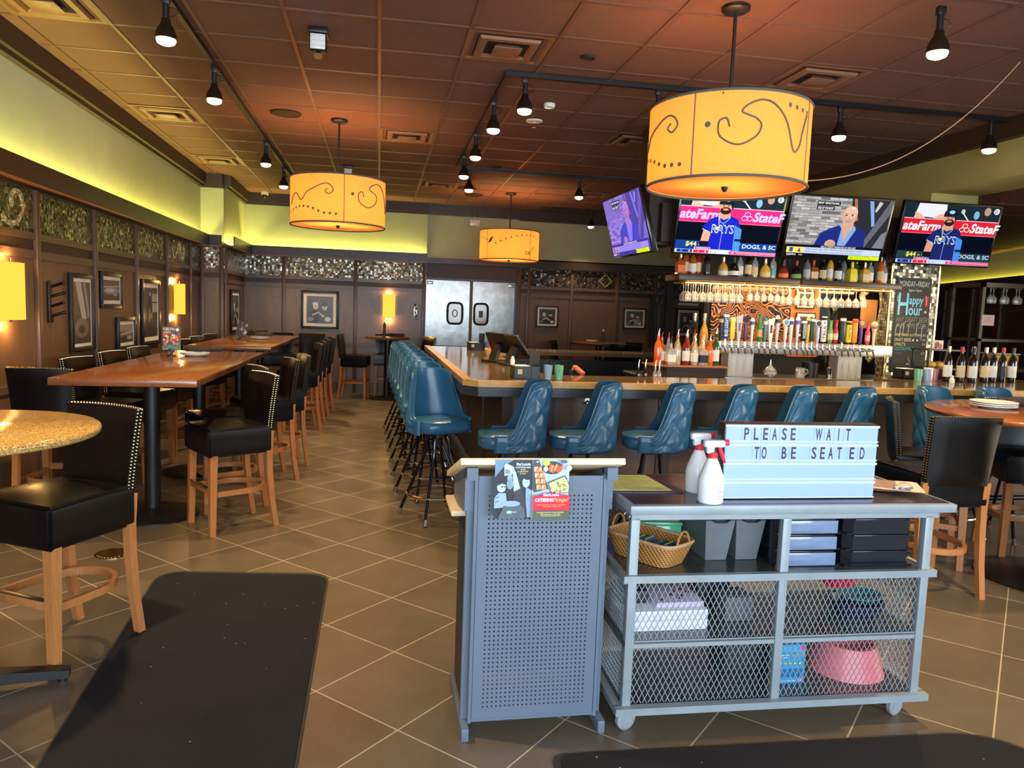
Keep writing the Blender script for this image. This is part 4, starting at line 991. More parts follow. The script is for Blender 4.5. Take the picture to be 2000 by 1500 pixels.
pic('framed_picture', 0.70, 0.76, 'tall black-framed photograph of a figure by a window, left of the lit sconce', (LW, 9.45, 1.42), PI / 2, bw(4), 0.05)
pic('framed_picture', 0.75, 0.70, 'black-framed photograph on the corner pier by the second long table', (XW + 0.336, 12.9, 1.42), PI / 2, bw(5), 0.05)
pic('framed_picture', 0.66, 0.68, 'large square black-framed photograph on the back wall left of the lit sconce', (-1.035, YB - 0.005, 1.48), 0, bw(6), 0.055)
pic('framed_picture', 0.44, 0.41, 'small black-framed photograph right of the kitchen doors', (3.16, YB + 0.145, 1.50), 0, bw(7), 0.035, 0.03)
pic('framed_picture', 0.47, 0.41, 'small black-framed photograph on the back wall near the bar bottles', (4.90, YB + 0.145, 1.52), 0, bw(8), 0.035, 0.03)
pic('framed_picture', 0.52, 0.58, 'black-framed photograph of a face behind the tall bottles, below a blank white sheet', (6.0, YB + 0.14, 1.47), 0, bw(9), 0.05, 0.04)
m = MB(); m.box((0, -0.003, 0), (0.42, 0.004, 0.13)); tag(m.obj('notice_sheet', M_white, None, (6.0, YB + 0.146, 1.88)), 'blank white notice sheet on the wall above a framed face', 'paper')
pic('framed_picture', 0.22, 0.20, 'upper small pale picture on the amber panel behind the taps', (4.62, 7.598, 1.83), 0, bw(10), 0.02, 0.015, 0.015)
pic('framed_picture', 0.24, 0.28, 'lower small pale picture on the amber panel behind the taps', (4.64, 7.598, 1.55), 0, bw(11), 0.03, 0.015, 0.015)
# painted horse head panel on the dark post
a = Art(0.34, 1.02, 'horse', rough=0.4); a.rect(0, 0, 1, 1, (30, 25, 22)); a.poly([(0.3, 0.12), (0.42, 0.02), (0.48, 0.16)], (110, 100, 92)); a.poly([(0.6, 0.14), (0.74, 0.04), (0.76, 0.2)], (96, 88, 80))
a.poly([(0.22, 0.3), (0.4, 0.14), (0.74, 0.16), (0.86, 0.32), (0.78, 0.6), (0.66, 0.9), (0.5, 0.97), (0.38, 0.88), (0.34, 0.6)], (62, 55, 50)); a.poly([(0.46, 0.2), (0.62, 0.2), (0.6, 0.55), (0.54, 0.8), (0.48, 0.5)], (98, 90, 82)); a.ell(0.36, 0.36, 0.05, 0.016, (12, 10, 9)); a.ell(0.74, 0.37, 0.05, 0.016, (12, 10, 9)); a.ell(0.46, 0.9, 0.04, 0.014, (16, 14, 12)); a.ell(0.6, 0.9, 0.04, 0.014, (16, 14, 12))
o = a.obj('horse_painting', None, (5.36, YB + 0.08, 1.49)); tag(o, 'dark panel painted with a grey horse head, beyond the bar bottles', 'painting')
m = MB(); m.span((5.5, YB + 0.02, 0), (5.62, YB + 0.15, 2.4)); struct(m.obj('trim_4', M_dark))
# mosaic figures of the wall bands
def mos_path(name, lab, pts, wd, mat, loc, rz, M=None):
    m = MB(); P = [Vector((p[0], 0, p[1])) for p in pts]; vs = []
    for i, p in enumerate(P):
        t = P[min(i + 1, len(P) - 1)] - P[max(i - 1, 0)]; t.normalize(); nn = Vector((-t.z, 0, t.x)) * wd / 2
        for q in (p + nn, p - nn): vs += [(q.x, -0.006, q.z), (q.x, 0, q.z)]
    fs = []
    for i in range(len(P) - 1):
        a_ = 4 * i; fs += [(a_, a_ + 2, a_ + 6, a_ + 4), (a_ + 1, a_, a_ + 4, a_ + 5), (a_ + 2, a_ + 3, a_ + 7, a_ + 6)]
    m.add(vs, fs); o = m.obj(name, mat, None, loc, rz); return tag(o, lab, 'mosaic')
M_mgold = mosaic('pale_gold_mosaic', S(170, 150, 96), S(240, 226, 170), axis='xz', size=0.02, tilt=0.5)
sp = smooth_path([(-0.20, -0.06), (-0.12, -0.12), (0.02, -0.10), (0.12, 0.0), (0.10, 0.10), (0.0, 0.12), (-0.06, 0.06), (-0.05, 0.0)])
mos_path('mosaic_swirl', 'pale mosaic swirl in the glass band at the left edge of the photo', sp, 0.04, M_mgold, (XW - 0.001 + 0.009, 6.16, 2.22), PI / 2)
mos_path('mosaic_diamond', 'pointed pale mosaic figure in the glass band above the small pictures', [(-0.14, -0.12), (0.0, 0.12), (0.14, -0.12)], 0.025, M_mgold, (XW + 0.008, 9.35, 2.2), PI / 2)
sp = smooth_path([(-0.35, 0.04), (-0.25, -0.10), (-0.10, 0.0), (0.0, 0.12), (0.14, -0.08), (0.24, -0.04), (0.26, 0.06), (0.18, 0.10)])
mos_path('mosaic_swirl', 'pale wavy mosaic swirl in the glass band above the lit wall sconce', sp, 0.035, M_mgold, (XW + 0.008, 10.78, 2.22), PI / 2)
sp = smooth_path([(-0.38, -0.08), (-0.42, 0.02), (-0.30, 0.12), (-0.15, 0.06), (0.0, -0.08), (0.15, -0.10), (0.26, 0.02), (0.40, 0.10)])
mos_path('mosaic_swirl', 'gold mosaic wave in the glass band above the large square picture', sp, 0.035, M_mgold, (-1.05, YB - 0.009, 2.22), 0)
dia = [(0, 0.12), (0.12, 0), (0, -0.12), (-0.12, 0), (0, 0.12)]
mos_path('mosaic_diamond', 'gold mosaic diamond in the glass band left of the kitchen doors', dia, 0.05, M_mgold, (0.28, YB - 0.009, 2.22), 0)
mos_path('mosaic_diamond', 'outlined pale mosaic diamond in the dark glass band right of the kitchen doors', dia, 0.022, M_mgold, (4.28, YB + 0.14, 2.22), 0)
mos_path('mosaic_star', 'silver mosaic star on the smoked mirror behind the taps', [(0, 0.09), (0.025, 0.0), (0.09, 0), (0.025, -0.02), (0, -0.09), (-0.025, 0), (-0.09, 0), (-0.02, 0.02), (0, 0.09)], 0.03, M_mosP, (4.98, 7.618 - 0.022, 1.79), 0)
sp = smooth_path([(-0.13, 0.02), (-0.18, 0.12), (-0.10, 0.20), (0.0, 0.26), (0.06, 0.16), (0.08, -0.05), (0.03, -0.30), (0.02, -0.50), (-0.06, -0.60)])
mos_path('mosaic_swirl', 'bright gold mosaic swirl beside the wooden plaque at the right end of the taps', sp, 0.07, M_mgold, (5.47, 7.57, 1.78), 0)
m = MB(); m.span((-0.10, -0.02, -0.16), (0.10, 0.0, 0.16), 0.008); o = m.obj('wooden_plaque', wood('plaque_wood', S(170, 110, 50), S(206, 146, 80), 0.4), None, (5.40, 7.596, 1.70)); tag(o, 'light wooden plaque on the wall at the right end of the taps', 'plaque')

# sconces
M_scon = emis('sconce_linen', (1.0, 0.50, 0.05, 1), 1.25)
def sconce(loc, rz, lab, w=0.26, h=0.40, power=5):
    t = thing('wall_sconce', lab, 'wall lamp', loc, rz, 'lit wall sconces')
    m = MB(); n = 14; vs = []; fs = []
    for k in range(n + 1):
        a = PI * k / n; vs += [(-w / 2 * math.cos(a), -0.10 * math.sin(a) - 0.012, -h / 2), (-w / 2 * math.cos(a), -0.10 * math.sin(a) - 0.012, h / 2)]
    for k in range(n): fs.append((2 * k, 2 * k + 2, 2 * k + 3, 2 * k + 1))
    m.add(vs, fs); m.obj('lamp_shade', M_scon, t)
    m = MB(); m.box((0, -0.008, 0), (w * 0.5, 0.014, h * 0.8)); m.cyl((0, -0.04, -h / 2 - 0.02), (0, -0.04, -h / 2 + 0.02), 0.012); m.cyl((0, -0.04, h / 2 - 0.02), (0, -0.04, h / 2 + 0.03), 0.006); m.obj('bracket', M_black, t)
    d = bpy.data.lights.new('sconce_lamp', 'POINT'); d.energy = power; d.color = (1, 0.55, 0.18); d.shadow_soft_size = 0.03
    M = Matrix.Rotation(rz, 3, 'Z')
    for z in (h / 2 + 0.03, -h / 2 - 0.05):
        l = bpy.data.objects.new('sconce_lamp', d); COL.objects.link(l); l.location = Vector(loc) + M @ Vector((0, -0.06, z))
sconce((LW, 5.98, 1.605), PI / 2, 'lit yellow wall sconce at the left edge of the photo', 0.34, 0.41)
sconce((LW, 10.62, 1.585), PI / 2, 'lit yellow wall sconce on the brown wall above the second long table', 0.30, 0.40)
sconce((0.18, YB - 0.004, 1.595), 0, 'lit yellow wall sconce on the back wall above the small round table', 0.22, 0.41)
def hooks(loc, rz, lab, h, plate):
    t = thing('coat_rack', lab, 'coat hooks', loc, rz)
    m = MB(); m.box((0, -0.008, 0), (0.075, 0.016, h), 0.004); m.obj('plate', plate, t)
    for k in range(4):
        s = 1 if k % 2 else -1; z = h * (0.36 - 0.235 * k)
        m = MB(); m.cyl((0.0, -0.012, z), (0.012 * s, -0.11, z + 0.035), 0.011, 0.013); m.ball((0.012 * s, -0.11, z + 0.035), 0.014, 8, 5); m.obj('peg', M_blackg, t)
hooks((LW, 6.72, 1.53), PI / 2, 'dark peg coat rack on the brown wall near the first sconce', 0.34, M_dark)
hooks((0.66, YB - 0.003, 1.50), 0, 'small pale peg rack on the back wall beside the kitchen doors', 0.28, M_steel)

# ------------------------------------------------------------------ bottles
def prof(kind):
    return {'wine': [(0.036, 0), (0.038, 0.01), (0.038, 0.19), (0.03, 0.225), (0.014, 0.255), (0.0135, 0.30), (0.015, 0.302), (0.015, 0.315), (0.0001, 0.315)],
            'round': [(0.036, 0), (0.039, 0.012), (0.039, 0.15), (0.033, 0.18), (0.015, 0.205), (0.0135, 0.25), (0.0001, 0.252)],
            'tall': [(0.031, 0), (0.034, 0.01), (0.036, 0.17), (0.026, 0.21), (0.014, 0.235), (0.013, 0.285), (0.0001, 0.287)],
            'square': [(0.043, 0), (0.046, 0.01), (0.046, 0.125), (0.04, 0.15), (0.016, 0.165), (0.015, 0.215), (0.0001, 0.217)],
            'squat': [(0.044, 0), (0.055, 0.03), (0.056, 0.08), (0.04, 0.125), (0.016, 0.15), (0.015, 0.2), (0.0001, 0.202)]}[kind]
LIQ = {'amber': pm('amber_liquor', S(150, 74, 22), 0.08, var=0.25, coat=0.4), 'dark': pm('dark_bottle_glass', S(24, 18, 16), 0.08, coat=0.4), 'green': pm('green_bottle_glass', S(44, 78, 40), 0.08, coat=0.4),
       'clear': thin_glass('clear_bottle_glass', (0.93, 0.92, 0.86, 1), 0.22), 'gold': pm('gold_liquor', S(214, 164, 62), 0.08, var=0.2, coat=0.4), 'red': pm('red_liquor', S(128, 34, 24), 0.1, coat=0.4),
       'orange': pm('orange_liquor', S(216, 92, 28), 0.1, coat=0.4), 'yellow': pm('yellow_liquor', S(236, 214, 40), 0.2), 'teal': pm('teal_label', S(60, 156, 150), 0.3), 'grey': pm('smoky_bottle', S(104, 108, 106), 0.12), 'blue': thin_glass('pale_blue_glass', (0.72, 0.86, 0.9, 1), 0.25)}
LAB = {'white': pm('white_label', S(226, 222, 208), 0.6), 'cream': pm('cream_label', S(214, 190, 140), 0.6), 'orange': pm('orange_label', S(228, 110, 52), 0.6), 'black': pm('black_label', S(30, 28, 28), 0.5), 'teal': LIQ['teal'], 'yellow': LIQ['yellow'], 'red': pm('red_label', S(180, 40, 40), 0.6), 'green': pm('lime_label', S(130, 160, 60), 0.6), 'silver': pm('silver_label', S(170, 172, 172), 0.4)}
CAPM = {'black': M_black, 'red': pm('red_cap', S(196, 40, 40), 0.4), 'gold': M_brass, 'white': M_white, 'silver': M_chrome, 'orange': pm('orange_cap', S(230, 120, 60), 0.4)}
def bottle(x, y, z, kind, liq, lab, cap, label, group, s=1.0, pour=False, name='liquor_bottle', cat='bottle'):
    t = thing(name, label, cat, (x, y, z), 0, group); p = prof(kind); p = [(r * s, zz * s) for r, zz in p]; n = 4 if kind == 'square' else 16
    Mr = Matrix.Rotation(PI / 4, 4, 'Z') if n == 4 else None; k = 1.25 if n == 4 else 1
    m = MB(); m.lathe([(r * k if r > 0.03 * s else r, zz) for r, zz in p], n=n, M=Mr); m.obj('glass', LIQ[liq], t)
    if liq in ('clear', 'blue') and random.random() < 0.6:
        m = MB(); m.lathe([(0.0001, 0.006)] + [(p[1][0] * 0.9 * k, 0.006), (p[1][0] * 0.9 * k, 0.09 * s), (0.0001, 0.09 * s)], n=n, M=Mr, caps=False); m.obj('liquor', LIQ['gold'], t)
    top = p[-1][1]
    if lab:
        r = p[2][0] * 1.012 * k; h0 = p[2][1]
        m = MB(); m.lathe([(r, h0 * 0.25), (r, h0 * 0.82)], n=n, caps=False, M=Mr); m.obj('label', LAB[lab], t)
    m = MB()
    if pour:
        m.cyl((0, 0, top - 0.01), (0, 0, top + 0.012), 0.012 * s); m.tube([(0, 0, top + 0.01), (0.002, 0, top + 0.035), (0.008, 0, top + 0.06)], [0.005, 0.004, 0.003], 8); m.obj('pourer', CAPM[cap], t)
    else:
        m.cyl((0, 0, top - 0.035 * s), (0, 0, top + 0.012 * s), 0.0165 * s); m.obj('cap', CAPM[cap], t)
    return t
words = {'amber': 'amber', 'dark': 'dark glass', 'green': 'green glass', 'clear': 'clear', 'gold': 'golden', 'red': 'red', 'orange': 'orange', 'yellow': 'bright yellow', 'teal': 'teal', 'grey': 'smoky grey', 'blue': 'pale blue'}
SH = [(2.93, 'square', 'amber', 'orange', 'gold'), (3.00, 'tall', 'amber', 'cream', 'black'), (3.06, 'round', 'amber', 'white', 'black'), (3.13, 'tall', 'red', 'cream', 'silver'), (3.21, 'round', 'dark', 'black', 'black'), (3.40, 'squat', 'gold', 'white', 'gold'),
      (3.50, 'squat', 'dark', 'white', 'black'), (3.58, 'round', 'clear', 'white', 'orange'), (3.655, 'tall', 'dark', 'cream', 'black'), (3.74, 'round', 'clear', 'cream', 'gold'), (3.84, 'squat', 'gold', 'cream', 'silver'), (3.94, 'round', 'clear', 'teal', 'silver'), (4.04, 'squat', 'red', 'orange', 'black'),
      (4.20, 'squat', 'dark', 'green', 'red'), (4.30, 'round', 'grey', 'silver', 'black'), (4.39, 'square', 'amber', 'cream', 'red'), (4.48, 'round', 'dark', 'cream', 'black'), (4.58, 'tall', 'gold', 'white', 'white'), (4.655, 'round', 'dark', 'white', 'black'), (4.73, 'tall', 'grey', None, 'silver'),
      (4.81, 'square', 'yellow', 'yellow', 'yellow'), (4.875, 'round', 'green', None, 'silver'), (4.955, 'square', 'gold', 'cream', 'gold'), (5.04, 'round', 'clear', 'white', 'silver'), (5.14, 'tall', 'orange', 'cream', 'gold'), (5.20, 'round', 'clear', 'white', 'silver')]
CAPM['yellow'] = LIQ['yellow']
SZ = 2.012
sh = thing('liquor_shelf', 'long dark hanging shelf holding the liquor bottles below the televisions', 'shelf', (2.85, 6.9, 1.95))
m = MB(); m.span((0, 0, 0), (1.28, 0.36, 0.058), 0.004); m.span((1.30, 0, 0), (2.42, 0.36, 0.058), 0.004); m.obj('board', M_dark, sh)
for x in (0.38, 1.26, 1.30, 1.78, 2.28):
    m = MB(); m.span((x, 0.29, 0.05), (x + 0.03, 0.35, 0.36)); m.obj('upright', M_black, sh)
m = MB(); m.span((0, 0.28, 0.34), (2.42, 0.36, 0.38)); m.obj('top_rail', M_black, sh)
for i, (x, kd, lq, lb, cp) in enumerate(SH):
    bottle(x, 7.08 + 0.03 * (i % 2), SZ - 0.004, kd, lq, lb, cp, '%s liquor bottle on the hanging shelf, %s from its left end' % (words[lq], ordinal(i)), 'bottles on the hanging liquor shelf', 0.93)
WELL = [(2.66, 6.86, 'tall', 'orange', None, 'silver'), (2.72, 6.92, 'round', 'amber', 'white', 'red'), (2.78, 6.83, 'square', 'clear', 'white', 'black'), (2.80, 6.95, 'round', 'clear', None, 'red'), (2.86, 6.86, 'round', 'clear', None, 'red'), (2.90, 6.96, 'tall', 'gold', 'white', 'silver'), (2.94, 6.84, 'tall', 'red', 'white', 'silver'),
        (2.99, 6.94, 'tall', 'amber', 'white', 'gold'), (3.03, 6.84, 'round', 'clear', 'white', 'silver'), (3.07, 6.95, 'tall', 'gold', 'cream', 'red'), (3.11, 6.83, 'square', 'clear', 'black', 'silver'), (3.15, 6.95, 'round', 'gold', 'orange', 'orange'), (3.19, 6.85, 'round', 'orange', 'orange', 'silver'), (3.245, 6.84, 'wine', 'green', 'white', 'silver')]
for i, (x, y, kd, lq, lb, cp) in enumerate(WELL):
    bottle(x, y, 1.128, kd, lq, lb, cp, '%s pouring bottle with spout on the bottle step, %s from the left' % (words[lq], ordinal(i)), 'pouring bottles on the bottle step', 1.0, True)
for i, x in enumerate((3.12, 3.225)):
    o_ = bottle(x, 7.085, 1.128, 'wine', 'dark' if i == 0 else 'gold', None, 'gold', 'tall slim champagne bottle at the back of the bottle step, %s of two' % ('left' if i == 0 else 'right'), 'tall bottles behind the step', 1.15); o_.scale = (1, 1, 1.35)
WN = [(5.22, 6.05, 'white', 'gold'), (5.33, 6.02, 'cream', 'red'), (5.42, 5.98, 'white', 'black'), (5.52, 6.10, 'cream', 'gold'), (5.62, 6.06, 'cream', 'gold'), (5.74, 6.10, 'white', 'gold'), (5.86, 6.12, 'black', 'red'), (5.97, 6.12, 'white', 'black')]
for i, (x, y, lb, cp) in enumerate(WN):
    bottle(x - 0.06, y, 1.088, 'wine', 'dark', lb, cp, 'dark wine bottle standing on the right of the bar top, %s from the left' % ordinal(i), 'wine bottles on the bar top', 1.0, name='wine_bottle', cat='wine bottle')
for i, (x, y, lq, cp) in enumerate(((2.50, 6.55, 'dark', 'silver'), (2.58, 6.6, 'dark', 'silver'), (2.64, 6.52, 'clear', 'silver'), (2.70, 6.58, 'clear', 'silver'))):
    bottle(x - 0.3, y - 0.45, 1.0, 'tall', lq, None, cp, 'small bitters bottle in the bar well below the pouring bottles, %s from the left' % ordinal(i), 'bitters bottles in the well', 0.55, True)
m = MB(); m.span((2.1, 5.98, 0.6), (2.55, 6.3, 0.998)); o = m.obj('speed_well', M_steel); tag(o, 'steel speed well inside the bar holding small bitters bottles', 'ice well')

# ------------------------------------------------------------------ beer taps
M_satin = pm('satin_steel', S(206, 202, 190), 0.32, 0.55, var=0.06, scale=20, stretch=(1, 1, 0.1))
tt = thing('beer_tap_tower', 'long steel beer tap tower on two square legs with a row of colourful handles', 'beer taps', (3.28, 6.95, 1.005))
m = MB(); m.span((0, 0, 0.25), (1.98, 0.2, 0.365), 0.006); hd = m.obj('tap_header', M_satin, tt)
for x in (0.17, 1.38): 
    m = MB(); m.span((x, 0.02, 0), (x + 0.27, 0.18, 0.25)); m.obj('tower_leg', M_satin, tt)
m = MB(); m.span((0.0, -0.16, 0.0), (1.98, 0.0, 0.02), 0.003); m.obj('drip_tray', M_steel, tt)
HD = [(3.31, 'club', (26, 26, 30), (200, 160, 90), ''), (3.36, 'slab', (20, 70, 160), (235, 240, 245), 'BUD LIGHT'), (3.43, 'slab', (225, 205, 60), (240, 235, 200), ''), (3.50, 'fan', (196, 196, 196), (120, 110, 130), ''), (3.57, 'badge', (90, 60, 90), (40, 30, 26), ''),
      (3.64, 'club', (230, 226, 214), (60, 90, 170), ''), (3.72, 'round', (30, 140, 60), (220, 160, 60), ''), (3.78, 'club', (60, 130, 170), (220, 210, 200), ''), (3.84, 'fan', (232, 228, 216), (60, 60, 60), ''), (3.91, 'club', (210, 208, 204), (40, 40, 44), ''),
      (4.00, 'badge', (226, 222, 206), (110, 160, 190), ''), (4.06, 'club', (225, 225, 230), (60, 70, 150), ''), (4.13, 'club', (200, 206, 220), (90, 100, 170), ''), (4.20, 'slab', (24, 24, 24), (235, 235, 235), 'VOODOO'), (4.245, 'club', (214, 180, 90), (40, 36, 30), ''), (4.295, 'slab', (50, 66, 44), (210, 214, 200), ''),
      (4.355, 'badge', (190, 206, 226), (40, 44, 60), ''), (4.42, 'slab', (236, 232, 226), (20, 20, 20), 'TRULY'), (4.495, 'round', (110, 160, 90), (200, 200, 150), ''), (4.555, 'round', (190, 40, 44), (230, 190, 170), ''), (4.63, 'slab', (34, 60, 64), (230, 225, 210), ''), (4.70, 'slab', (244, 214, 20), (40, 40, 20), 'TWISTED'),
      (4.765, 'slab', (240, 140, 40), (230, 60, 40), ''), (4.835, 'badge', (80, 50, 120), (240, 150, 50), ''), (4.915, 'round', (236, 76, 96), (250, 160, 150), ''), (4.985, 'skull', (222, 206, 170), (200, 190, 190), '')]
for i, (x, kd, c1, c2, tx) in enumerate(HD):
    lx = x - 3.28; M1 = pm('tap_%02x%02x%02x' % c1, S(*c1), 0.3, var=0.05); M2 = pm('tap_%02x%02x%02x' % c2, S(*c2), 0.35, var=0.05)
    m = MB(); m.cyl((lx, -0.02, 0.315), (lx, -0.075, 0.315), 0.013, n=10); m.cyl((lx, -0.06, 0.315), (lx, -0.09, 0.245), 0.009, n=8); m.cyl((lx, -0.06, 0.31), (lx, -0.06, 0.37), 0.01, n=8); m.lathe([(0.022, 0), (0.024, 0.01), (0.022, 0.014)], n=12, M=Matrix.Translation((lx, -0.002, 0.315)) @ Matrix.Rotation(PI / 2, 4, 'X')); m.obj('faucet', M_chrome, hd)
    m = MB(); b = 0.365; y = -0.06; h = 0.255 + 0.02 * math.sin(i * 2.3)
    if kd == 'club': m.lathe([(0.010, 0), (0.013, 0.02), (0.018, h * 0.6), (0.023, h * 0.9), (0.012, h)], (lx, y, b), 12, 0); m.lathe([(0.0235, h * 0.72), (0.0245, h * 0.86)], (lx, y, b), 12, 1, caps=False)
    elif kd == 'slab': m.box((lx, y, b + h / 2 + 0.015), (0.048, 0.03, h - 0.02), 0.006, mat=0); m.lathe([(0.01, 0), (0.012, 0.03)], (lx, y, b), 10, 1); m.box((lx, y, b + h - 0.02), (0.05, 0.032, 0.03), 0.004, mat=1)
    elif kd == 'fan': m.add([(lx - 0.012, y - 0.012, b), (lx + 0.012, y - 0.012, b), (lx + 0.034, y - 0.012, b + h), (lx - 0.034, y - 0.012, b + h * 0.9), (lx - 0.012, y + 0.012, b), (lx + 0.012, y + 0.012, b), (lx + 0.034, y + 0.012, b + h), (lx - 0.034, y + 0.012, b + h * 0.9)], [(0, 1, 2, 3), (7, 6, 5, 4), (0, 4, 5, 1), (1, 5, 6, 2), (2, 6, 7, 3), (3, 7, 4, 0)], 0); m.box((lx, y - 0.012, b + h * 0.55), (0.02, 0.006, 0.08), mat=1)
    elif kd == 'badge': m.lathe([(0.010, 0), (0.016, 0.05), (0.019, h * 0.7)], (lx, y, b), 12, 0); m.lathe([(0.034, -0.012), (0.036, 0), (0.034, 0.012)], n=18, mat=0, M=Matrix.Translation((lx, y, b + h * 0.86)) @ Matrix.Rotation(PI / 2, 4, 'X')); m.lathe([(0.026, 0.0135), (0.0001, 0.014)], n=16, mat=1, M=Matrix.Translation((lx, y, b + h * 0.86)) @ Matrix.Rotation(PI / 2, 4, 'X'), caps=False)
    elif kd == 'skull': m.lathe([(0.012, 0), (0.015, 0.1), (0.02, 0.16)], (lx, y, b), 12, 0); m.ball((lx, y, b + 0.215), 0.034, 12, 8, 0); m.lathe([(0.024, 0.15), (0.024, 0.175)], (lx, y, b), 10, 1); m.ball((lx - 0.012, y - 0.03, b + 0.215), 0.008, 8, 5, 1); m.ball((lx + 0.012, y - 0.03, b + 0.215), 0.008, 8, 5, 1)
    else: m.lathe([(0.010, 0), (0.022, 0.03), (0.024, h * 0.55), (0.014, h * 0.68), (0.014, h * 0.9), (0.019, h)], (lx, y, b), 14, 0); m.lathe([(0.0245, h * 0.2), (0.0255, h * 0.45)], (lx, y, b), 14, 1, caps=False)
    ho = m.obj('tap_handle', [M1, M2], hd)
    if tx:
        vs, fs = text_geo(tx, 0.01); m = MB(); m.add([(lx + 0.017 - 0.032 * yv, y - 0.0165, b + 0.05 + (h - 0.09) * xv) for xv, yv in vs], fs); m.obj('lettering', M2, ho)

# warm strip lamp under the liquor shelf
area_light('shelf_lamp', (4.1, 6.93, 1.94), (4.1, 7.25, 1.3), 2.3, 0.04, 17, (1.0, 0.64, 0.26))

area_light('panel_fill', (4.4, 7.3, 1.94), (4.4, 7.62, 1.5), 2.2, 0.04, 9, (1.0, 0.64, 0.26))  # added fill that brightens the mural, amber panel and plaque
# ------------------------------------------------------------------ hanging glasses
M_gl = thin_glass('stem_glass', (0.98, 0.95, 0.86, 1), 0.22, 0.08)
def wine_glass_mesh():
    m = MB(); m.lathe([(0.034, 0), (0.033, -0.003), (0.006, -0.01), (0.004, -0.03), (0.004, -0.075), (0.012, -0.085), (0.034, -0.11), (0.04, -0.135), (0.034, -0.175)], n=14, caps=False); return m
g0 = wine_glass_mesh().obj('wine_glass', M_gl); GL = []
def hang(x, y, z, rx, lab, grp, ry=0.0, s=1.0):
    o = g0 if not GL else g0.copy()
    if GL: COL.objects.link(o)
    GL.append(o); o.location = (x, y, z); o.rotation_euler = (rx, ry, 0); o.scale = (s, s, s); tag(o, lab, 'glass', grp)
for i in range(8):
    for j in range(3): hang(2.97 + 0.078 * i + 0.012 * j, 6.95 + 0.085 * j, 1.925, 0, 'wine glass hanging in the crowded rack under the left half of the liquor shelf', 'glasses under the left of the shelf')
for i in range(5): hang(3.65 + 0.075 * i, 7.0, 1.925, 0, 'stemmed glass hanging in the loose row above the red mural', 'glasses above the mural', s=0.85)
for i in range(8):
    for j in range(3): hang(4.05 + 0.082 * i - 0.02 * j, 6.95 + 0.09 * j, 1.925, 0.0, 'wine glass hanging in the big bright cluster above the middle taps', 'glasses above the middle taps', s=0.98 + 0.008 * i)
for i in range(3): hang(4.74 + 0.085 * i, 7.0, 1.925, 0, 'short glass hanging alone under the right of the liquor shelf, %s of three' % ('left', 'middle', 'right')[i], 'three glasses at the right of the shelf')
m = MB()
for y in (6.95, 7.03, 7.15): m.cyl((2.9, y, 1.93), (5.2, y, 1.93), 0.008, n=8)
for x in (3.0, 3.6, 4.2, 4.8, 5.15): m.cyl((x, 6.95, 1.93), (x, 7.15, 1.93), 0.005, n=6); m.cyl((x, 7.03, 1.93), (x, 7.03, 1.952), 0.006, n=6)
o = m.obj('glass_rail', pm('brass_rail', S(196, 150, 80), 0.25, 0.9), sh); o.location = (-2.85, -6.9, -1.95)

